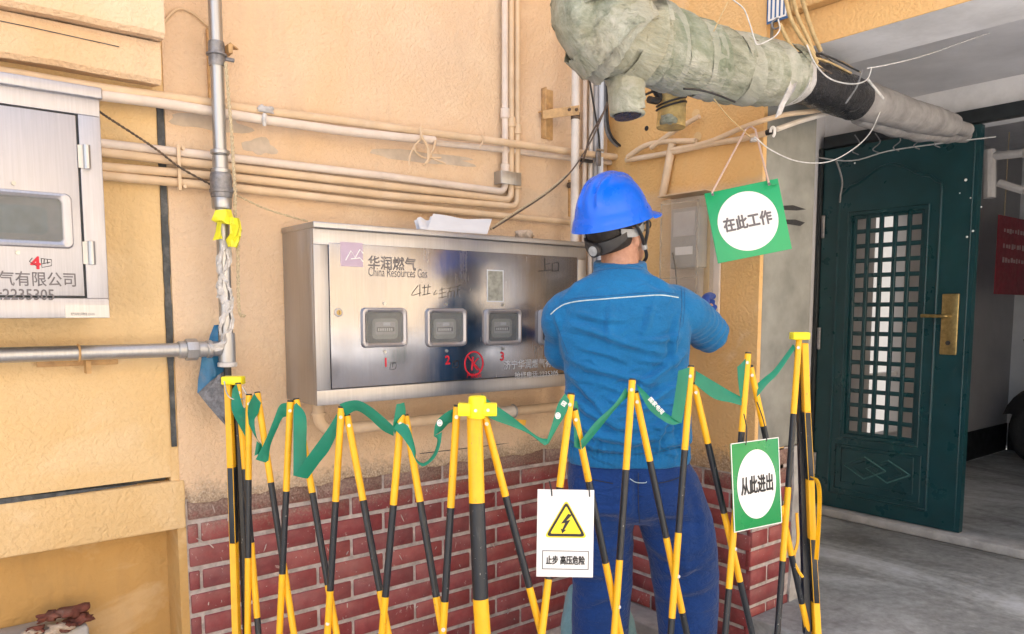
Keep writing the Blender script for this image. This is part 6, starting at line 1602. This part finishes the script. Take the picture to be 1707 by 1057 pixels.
# ---- jacket
b = MB()
tor = []
for z, r0, f0, rx, ry in ((0.925, 0.010, 0.0, 0.190, 0.128), (0.945, 0.010, 0.0, 0.194, 0.130), (0.985, 0.008, -0.002, 0.194, 0.132), (1.00, 0.008, -0.006, 0.200, 0.140), (1.06, 0.005, -0.006, 0.198, 0.140), (1.15, 0.002, -0.004, 0.192, 0.132),
                          (1.25, -0.003, -0.004, 0.194, 0.130), (1.33, -0.008, -0.004, 0.204, 0.130), (1.39, -0.012, 0.0, 0.208, 0.124), (1.435, -0.013, 0.002, 0.198, 0.112), (1.468, -0.014, 0.004, 0.172, 0.098), (1.495, -0.018, 0.006, 0.128, 0.086), (1.515, -0.02, 0.008, 0.095, 0.078), (1.53, -0.02, 0.008, 0.078, 0.072)):
    tor.append(oval(L(r0, f0, z), Rh, Fh, rx, ry, n=40, p=2.5))
b.loft(tor)
def sleeve(pts, radii):
    limb(b, pts, radii, n=22, sub=6)
sleeve([L(0.135, 0, 1.412), L(0.172, 0.01, 1.395), (shR.lerp(elR, 0.55)) + Rh * 0.012, elR, elR.lerp(wrR, 0.5), wrR - (wrR - elR).normalized() * 0.03], [0.074, 0.074, 0.068, 0.064, 0.058, 0.046])
sleeve([L(-0.160, 0, 1.405), L(-0.198, 0.01, 1.38), shL.lerp(elL, 0.55), elL, elL.lerp(wrL, 0.5), wrL], [0.072, 0.070, 0.064, 0.060, 0.054, 0.044])
# collar
b.loft([oval(L(-0.020, 0.004 + 0.010 * i, z), Rh, Fh + Vector((0, 0, 0.15)), rx, ry, n=32, p=2.2) for i, (z, rx, ry) in enumerate(((1.50, 0.092, 0.086), (1.520, 0.086, 0.082), (1.545, 0.083, 0.079), (1.556, 0.082, 0.078)))])
jm = fuse(b, 0.0052, 5)
co, no = co_of(jm), no_of(jm)
Rn, Fn = np.array(Rh), np.array(Fh); rel = co - np.array(O_)
r_, f_, z_ = rel @ Rn, rel @ Fn, rel[:, 2]
def px_rz(x, y):          # pixel on the back -> (r, z) in the body frame
    q = P(x, y, DB - 0.12) - O_; return q.dot(Rh), q.z
def fold(poly, amp, wid, sharp=1.0):
    pts = [px_rz(*p) for p in poly]
    best = np.full(len(r_), 9.0); tt = np.zeros(len(r_)); sgn = np.zeros(len(r_)); n = len(pts) - 1
    for i in range(n):
        ax_, az = pts[i]; bx_, bz = pts[i + 1]; dx, dz = bx_ - ax_, bz - az; q = dx * dx + dz * dz
        t = np.clip(((r_ - ax_) * dx + (z_ - az) * dz) / q, 0, 1)
        ex, ez = r_ - (ax_ + t * dx), z_ - (az + t * dz); dd = np.sqrt(ex * ex + ez * ez)
        m = dd < best; best = np.where(m, dd, best); tt = np.where(m, (i + t) / n, tt); sgn = np.where(m, np.sign(ex * dz - ez * dx), sgn)
    u = best / wid; taper = np.sin(np.pi * np.clip(tt, 0.03, 0.97)) ** 0.6
    prof = np.exp(-u * u * 2.2) - 0.55 * np.exp(-((sgn * u - 1.1) ** 2) * 2.5)
    return amp * prof * taper
back = np.clip((-(no @ Fn) + 0.25) / 0.5, 0, 1)
disp = np.zeros(len(r_))
for pts, a, w_ in (
    ([(945, 545), (985, 552), (1040, 572), (1105, 590)], 0.0055, 0.016), ([(950, 600), (1000, 618), (1060, 632), (1110, 640)], 0.0060, 0.016),
    ([(955, 520), (1000, 532), (1050, 535)], 0.004, 0.014), ([(1140, 560), (1100, 568), (1050, 565)], 0.006, 0.013),
    ([(1140, 590), (1110, 615), (1060, 650), (1020, 668)], 0.0065, 0.016), ([(1145, 640), (1105, 655), (1060, 690), (1000, 702)], 0.007, 0.018),
    ([(948, 660), (985, 690), (1035, 712), (1080, 715)], 0.0075, 0.018), ([(950, 700), (1000, 730), (1060, 738), (1120, 722)], 0.008, 0.018),
    ([(1148, 690), (1120, 702), (1080, 722)], 0.007, 0.016), ([(960, 735), (1010, 752), (1070, 752)], 0.006, 0.014),
    ([(950, 625), (975, 650), (1010, 690), (1040, 735)], 0.0055, 0.015), ([(1135, 530), (1125, 570), (1128, 620)], 0.005, 0.014),
    ([(1020, 505), (1015, 545), (1020, 585)], 0.0035, 0.016), ([(1090, 500), (1080, 540), (1070, 560)], 0.0035, 0.015),
    ([(925, 520), (940, 560), (945, 600)], 0.003, 0.012), ([(990, 460), (965, 475), (940, 500)], 0.004, 0.014), ([(1075, 455), (1100, 468), (1125, 480)], 0.004, 0.014),
    ([(1150, 660), (1138, 700), (1142, 750)], 0.006, 0.013), ([(965, 580), (1010, 590), (1050, 605)], 0.004, 0.010), ([(1060, 600), (1100, 605), (1135, 600)], 0.004, 0.010),
    ([(1000, 640), (1050, 660), (1090, 668)], 0.004, 0.010), ([(990, 760), (995, 740), (985, 715)], 0.004, 0.010), ([(1100, 760), (1098, 735), (1110, 705)], 0.005, 0.011)):
    disp += fold(pts, a, w_)
rs = random.Random(11)
for i in range(70):
    x, y = rs.uniform(940, 1150), rs.uniform(500, 765)
    down = (y - 500) / 265.0
    ang_ = math.radians(rs.uniform(-28, 28)) + (0.75 if x > 1110 and y < 640 else -0.5 if x < 965 and y < 640 else 0) * (1 - down * 0.6) * (-1)
    ln = rs.uniform(18, 60) * (0.6 + 0.6 * down); bow = rs.uniform(-6, 9)
    dx_, dy_ = math.cos(ang_) * ln / 2, math.sin(ang_) * ln / 2
    disp += fold([(x - dx_, y - dy_), (x, y + bow), (x + dx_, y + dy_)], rs.uniform(0.0010, 0.0026) * (0.6 + 0.8 * down), rs.uniform(0.006, 0.011))
disp *= back * 2.5
# gathered hem band, bloused cloth above it, sleeve creases
hem = np.exp(-((z_ - 0.985) / 0.006) ** 2) * -0.006 * (np.abs(r_) < 0.25)
ang = np.arctan2(f_, r_)
gath = np.exp(-((z_ - 0.975) / 0.030) ** 2) * 0.0022 * np.sin(ang * 62 + 3 * np.sin(ang * 5)) * (np.abs(r_) < 0.25)
disp += hem + gath
dR = np.array([(Vector(p) - elR).length for p in co]); axR = np.array((elR - shR).normalized()); s_ = (co - np.array(shR)) @ axR
onarm = (np.clip((r_ - 0.185) / 0.03, 0, 1)) * (z_ > 1.2) * (z_ < 1.50)
rel2 = co - np.array(elR)
disp += onarm * (0.0030 * np.sin(s_ * 165 + 2.2 * np.sin(z_ * 40) + 3 * np.sin(f_ * 22)) * np.exp(-(dR / 0.14) ** 2))
fine = np.array([noise.noise(Vector(p) * 11) + 0.6 * noise.noise(Vector((p[0] * 16, p[1] * 16, p[2] * 34))) for p in co])
disp += 0.0034 * fine
disp = np.clip(disp, -0.010, 0.016)
co2 = co + no * disp[:, None]
jm.vertices.foreach_set('co', co2.ravel()); jm.update()
jbvh = BVHTree.FromPolygons([tuple(v) for v in co2], [tuple(p.vertices) for p in jm.polygons])
jacket = finish(jm, 'jacket', M['jacket_blue'], man)
def on_cloth(bvh, x, y, lift=0.001, dflt=DB - 0.12):
    d = ray(x, y).normalized(); h = bvh.ray_cast(CAM, d)
    return (h[0] - d * lift) if h[0] is not None else None
def seam(bvh, pts, r, mat, name, parent, lift=0.0008, sub=8):
    s = spline([Vector((x, y, 0)) for x, y in pts], sub); run = [on_cloth(bvh, p.x, p.y, lift) for p in s]
    run = [p for p in run if p is not None]
    out = [run[0]] if run else []
    for p in run[1:]:
        if (p - out[-1]).length < 0.06: out.append(p)
    if len(out) > 2:
        b = MB(); b.tube(out, r, n=6); b.build(name, M[mat], parent)
PIP = [(918, 524), (928, 515), (942, 507), (965, 502), (1000, 499), (1050, 495), (1100, 492), (1131, 496)]
seam(jbvh, PIP, 0.0019, 'piping_white', 'piping', jacket)
seam(jbvh, [(x, y - 5) for x, y in PIP], 0.0007, 'thread_blue', 'stitching', jacket)
seam(jbvh, [(1132, 462), (1136, 485), (1136, 515), (1133, 545), (1128, 570)], 0.0011, 'thread_blue', 'stitching', jacket)
seam(jbvh, [(1137, 461), (1141, 485), (1141, 515), (1138, 545)], 0.0008, 'thread_blue', 'stitching', jacket)
seam(jbvh, [(990, 447), (1010, 441), (1035, 439), (1060, 442), (1072, 447)], 0.0008, 'thread_blue', 'stitching', jacket)
seam(jbvh, [(985, 455), (1010, 449), (1040, 447), (1070, 450)], 0.0009, 'thread_blue', 'stitching', jacket)
seam(jbvh, [(952, 744), (1000, 754), (1050, 757), (1100, 753), (1148, 742)], 0.0009, 'thread_blue', 'stitching', jacket)
seam(jbvh, [(923, 530), (935, 560), (946, 590)], 0.0009, 'thread_blue', 'stitching', jacket)

# ---- trousers
b = MB()
b.loft([oval(L(r0, f0, z), Rh, Fh, rx, ry, n=36, p=2.4) for z, r0, f0, rx, ry in ((0.74, 0.035, 0.0, 0.13, 0.10), (0.80, 0.035, -0.01, 0.205, 0.135), (0.86, 0.022, -0.008, 0.208, 0.135), (0.93, 0.012, 0.0, 0.190, 0.122), (0.965, 0.010, 0.0, 0.183, 0.118))])
limb(b, [L(0.125, -0.005, 0.84), L(0.180, 0.0, 0.68), L(0.206, 0.01, 0.50), L(0.214, -0.005, 0.30), L(0.215, -0.01, 0.09)], [0.114, 0.114, 0.104, 0.092, 0.082], n=24)
limb(b, [L(-0.075, -0.005, 0.84), L(-0.070, 0.0, 0.68), L(-0.068, 0.01, 0.50), L(-0.074, -0.005, 0.30), L(-0.078, -0.01, 0.09)], [0.106, 0.102, 0.097, 0.090, 0.082], n=24)
tm = fuse(b, 0.008, 5)
co, no = co_of(tm), no_of(tm); rel = co - np.array(O_); r_, f_, z_ = rel @ Rn, rel @ Fn, rel[:, 2]
back = np.clip((-(no @ Fn) + 0.25) / 0.5, 0, 1); disp = np.zeros(len(r_))
for pts, a, w_ in (
    ([(1065, 875), (1030, 858), (985, 860), (960, 872)], 0.008, 0.020), ([(1066, 880), (1110, 862), (1160, 868), (1195, 880)], 0.008, 0.020),
    ([(1070, 890), (1100, 930), (1150, 960), (1200, 965)], 0.008, 0.022), ([(1060, 900), (1030, 925), (990, 935), (965, 930)], 0.008, 0.020),
    ([(1110, 985), (1150, 975), (1195, 945)], 0.008, 0.020), ([(1120, 1030), (1155, 1010), (1200, 1000)], 0.008, 0.020), ([(970, 985), (1010, 980), (1050, 960)], 0.007, 0.018),
    ([(975, 1040), (1015, 1020), (1048, 1010)], 0.007, 0.018), ([(1063, 790), (1064, 830), (1066, 872)], -0.010, 0.016), ([(1160, 800), (1180, 860), (1185, 930)], 0.007, 0.020),
    ([(990, 800), (1000, 850), (1005, 900)], 0.005, 0.018), ([(1130, 900), (1150, 930), (1160, 1000)], 0.006, 0.020)):
    disp += fold(pts, a, w_)
disp *= back
disp += 0.004 * np.array([noise.noise(Vector(p) * 9) + 0.6 * noise.noise(Vector((p[0] * 14, p[1] * 14, p[2] * 24))) for p in co])
co2 = co + no * disp[:, None]; tm.vertices.foreach_set('co', co2.ravel()); tm.update()
tbvh = BVHTree.FromPolygons([tuple(v) for v in co2], [tuple(p.vertices) for p in tm.polygons])
trousers = finish(tm, 'trousers', M['trouser_blue'], man)
seam(tbvh, [(1064, 788), (1064, 830), (1066, 872)], 0.0012, 'ink_black', 'stitching', trousers)
seam(tbvh, [(975, 797), (1000, 802), (1022, 806)], 0.0014, 'ink_black', 'pocket_edge', trousers)
seam(tbvh, [(1095, 806), (1115, 802), (1135, 795)], 0.0014, 'ink_black', 'pocket_edge', trousers)
seam(tbvh, [(1050, 798), (1060, 804), (1075, 805), (1078, 803)], 0.0012, 'piping_white', 'loose_thread', trousers, lift=0.003)
for an, s in ((anR, 1), (anL, -1)):
    b = MB(); b.loft([oval(Vector((an.x, an.y, 0)) + Fh * q + Vector((0, 0, hz * 0.5 + 0.002)), Rh, Vector((0, 0, 1)), wd, hz * 0.5, n=18, p=2.8) for q, wd, hz in ((-0.09, 0.026, 0.06), (-0.07, 0.040, 0.095), (-0.02, 0.042, 0.10), (0.04, 0.045, 0.085), (0.11, 0.050, 0.07), (0.17, 0.042, 0.055), (0.195, 0.022, 0.035))])
    b.build('shoe', M['shoe_black'], man, smooth=60)
# ---- hair, helmet, harness, glasses
b = MB(); b.loft([oval(Hd(f0, 0, u), hf2, hs, rf, rs, n=28, p=2.1) for u, f0, rf, rs in ((-0.062, -0.035, 0.040, 0.052), (-0.045, -0.022, 0.076, 0.068), (0.0, -0.012, 0.093, 0.077), (0.05, -0.008, 0.095, 0.076), (0.10, -0.005, 0.070, 0.056))])
b.build('hair', M['hair_dark'], man, smooth=60)
HO = Hd(-0.006, 0.0, 0.024)   # centre of the helmet's rim plane
def Hh(f, s, u): return HO + hf2 * f + hs * s + hu2 * u
b = MB(); NT_, NP_ = 72, 26; rings = []
RF, RS, RU = 0.134, 0.110, 0.148
for j in range(NP_ + 1):
    ph = (math.pi / 2) * (j / NP_) * 0.995; rg = []
    for i in range(NT_):
        a = 2 * math.pi * i / NT_; cf, cs = math.cos(a), math.sin(a)
        k = math.cos(ph) ** 0.82; u = math.sin(ph) ** 1.05
        f, s, h = cf * RF * k, cs * RS * k, u * RU
        # raised ridges fanning from the front to the crown
        ctr = 1.9 * math.exp(-(s / 0.016) ** 4) * max(0, min(1, (h - 0.045) / 0.04))
        v1 = math.exp(-((abs(s) - 0.030 - 0.16 * max(0, 0.10 - h) * 0.6) / 0.0075) ** 2) * max(0, min(1, (h - 0.055) / 0.02))
        g = 1 + 0.026 * ctr + 0.075 * v1
        flare = max(0, 1 - h / 0.030) ** 2
        f *= g * (1 + 0.05 * flare); s *= g * (1 + 0.06 * flare); h += 0.0045 * ctr + 0.0060 * v1
        h += 0.004 * math.exp(-((h - 0.034) / 0.004) ** 2)
        e = 0.0035 / (1 + math.exp((h - 0.034) / 0.0012)); f *= 1 + e * 13; s *= 1 + e * 13
        rg.append(Hh(f, s, h))
    rings.append(rg)
outer = rings
lip = [[Hh(math.cos(a) * RF * 1.105, math.sin(a) * RS * 1.115, -0.003) for a in [2 * math.pi * i / NT_ for i in range(NT_)]], [Hh(math.cos(a) * RF * 0.95, math.sin(a) * RS * 0.95, -0.002) for a in [2 * math.pi * i / NT_ for i in range(NT_)]]]
inner = [[HO + (p - HO) * 0.93 for p in rg] for rg in rings]
b.loft(list(reversed(outer)) + [lip[0], lip[1]] + inner, caps=True)
helmet = b.build('helmet', M['helmet_blue'], man, smooth=50)
b = MB(); pk = []
for i in range(25):
    a = math.radians(-68 + 136 * i / 24); ext = 0.044 * math.cos(a * 1.28) ** 0.8 if abs(a * 1.28) < 1.57 else 0.0
    ro = (RF * 1.09 * math.cos(a), RS * 1.10 * math.sin(a))
    d = Vector((ro[0], ro[1])).normalized()
    i0 = Hh(ro[0] * 0.95, ro[1] * 0.95, 0.004); o0 = Hh(ro[0] + d.x * ext, ro[1] + d.y * ext, -0.006 - ext * 0.12)
    pk.append([i0 + hu2 * 0.004, (i0 + o0) / 2 + hu2 * 0.005, o0 + hu2 * 0.002, o0 - hu2 * 0.0025, (i0 + o0) / 2 + hu2 * 0.001, i0 - hu2 * 0.002])
b.loft(pk); b.build('peak', M['helmet_blue'], helmet, smooth=50)
def around(u0, a0, a1, rr=1.0, n=14, dip=0.0):
    out = []
    for i in range(n + 1):
        a = math.radians(a0 + (a1 - a0) * i / n); out.append((Hh(math.cos(a) * 0.103 * rr, math.sin(a) * 0.085 * rr, u0 - dip * math.sin(math.pi * i / n)), Vector((math.cos(a), math.sin(a)))))
    return out
def strap(seq, w0, w1, mat, name, parent, t=0.003):
    b = MB(); n = len(seq) - 1; rr = []
    for i, (p, d) in enumerate(seq):
        o = (hf2 * d.x + hs * d.y).normalized(); w_ = w0 + (w1 - w0) * math.sin(math.pi * i / n)
        rr.append([p + hu2 * w_ + o * t, p - hu2 * w_ + o * t, p - hu2 * w_ - o * t, p + hu2 * w_ - o * t])
    b.loft(rr); return b.build(name, M[mat], parent, bevel=0.001)
har = strap(around(-0.034, 118, 242, 1.0, 18, 0.026), 0.010, 0.020, 'harness_black', 'head_band', helmet, 0.006)
strap(around(-0.022, 62, 128, 1.02, 10, 0.012), 0.012, 0.013, 'harness_grey', 'side_band', helmet, 0.003)
strap(around(-0.022, 232, 298, 1.02, 10, 0.012), 0.012, 0.013, 'harness_grey', 'side_band', helmet, 0.003)
kd = -hf2; kc_ = Hh(-0.111, 0.0, -0.060)
b = MB(); b.disc(kc_, kd, 0.021, 0.016, 24); kn_ = b.build('knob', M['harness_black'], helmet, bevel=0.002)
b = MB(); b.disc(kc_ + kd * 0.0165, kd, 0.0155, 0.002, 24); b.build('knob_face', M['harness_grey'], kn_, bevel=0.0006)
for s in (1, -1):
    chin = Hd(0.070, s * 0.012, -0.142)
    b = MB()
    for st_p in (Hh(0.045, s * 0.098, 0.0), Hh(-0.035, s * 0.100, 0.0)):
        j_ = Hd(0.025, s * 0.081, -0.062)
        b.tube(spline([st_p, st_p.lerp(j_, 0.5) + hs * s * 0.006, j_], 4), 0.0055, n=6)
    j_ = Hd(0.025, s * 0.081, -0.062)
    b.tube(spline([j_, Hd(0.050, s * 0.066, -0.105), chin, Hd(0.072, 0, -0.147)], 5), 0.0055, n=6)
    b.build('chin_strap', M['harness_black'], helmet)
    b = MB(); b.obox(j_, hf2 * 0.009, hs * 0.006, hu2 * 0.012); b.build('buckle', M['harness_grey'], helmet, bevel=0.002)
gl = MB()
for s in (1, -1):
    gl.tube(spline([Hd(-0.005, s * 0.081, 0.0), Hd(0.05, s * 0.080, 0.004), Hd(0.10, s * 0.066, 0.0)], 4), 0.0022, n=6)
    cL = Hd(0.112, s * 0.034, -0.010); gl.tube([cL + hs * math.cos(a) * 0.027 + hu2 * math.sin(a) * 0.019 for a in [2 * math.pi * k / 18 for k in range(19)]], 0.0020, n=6)
gl.tube([Hd(0.114, -0.008, -0.006), Hd(0.117, 0, -0.004), Hd(0.114, 0.008, -0.006)], 0.0018, n=6)
glo = gl.build('glasses', M['harness_black'], man)
b = MB()
for s in (1, -1):
    b.disc(Hd(0.112, s * 0.034, -0.010), hf2, 0.024, 0.0012, 18)
b.build('lens', M['tape_clear'], glo)
for s in (1, -1):
    bm = bmesh.new(); bmesh.ops.create_uvsphere(bm, u_segments=12, v_segments=8, radius=0.012)
    b = MB(); b.add([v.co + Hd(0.084, s * 0.034, -0.008) for v in bm.verts], [[v.index for v in f.verts] for f in bm.faces]); bm.free(); b.build('eye', M['sign_white'], man)
    b = MB(); b.disc(Hd(0.0952, s * 0.034, -0.008), hf2, 0.005, 0.0008, 12); b.build('iris', M['ink_black'], man)
# ---- tool bag standing behind the worker's legs
bc = L(-0.05, 0.30, 0)
bag = thing('tool_bag', bc, 'pale teal cloth tool bag on the ground behind the legs of the worker', 'bag')
b = MB(); b.loft([oval(bc + Vector((0, 0, z)) + Rh * (0.01 * math.sin(z * 9)), Rh, Fh, rx, ry, n=32, p=3.0) for z, rx, ry in ((0.004, 0.13, 0.085), (0.05, 0.142, 0.095), (0.2, 0.140, 0.09), (0.30, 0.128, 0.075), (0.37, 0.108, 0.05), (0.405, 0.09, 0.025))])
bm_g = fuse(b, 0.009, 3); cc = co_of(bm_g); nn = no_of(bm_g)
cc = cc + nn * np.array([0.012 * noise.noise(Vector(p) * 13) + 0.006 * noise.noise(Vector(p) * 30) for p in cc])[:, None]
bm_g.vertices.foreach_set('co', cc.ravel()); finish(bm_g, 'sack', M['bag_teal'], bag)
b = MB(); b.tube(spline([bc + Rh * -0.08 - Fh * 0.06 + Vector((0, 0, 0.36)), bc + Rh * -0.05 - Fh * 0.085 + Vector((0, 0, 0.30)), bc + Rh * 0.03 - Fh * 0.09 + Vector((0, 0, 0.29)), bc + Rh * 0.07 - Fh * 0.06 + Vector((0, 0, 0.36))], 5), 0.007, n=8); b.build('handle', M['bag_teal'], bag)
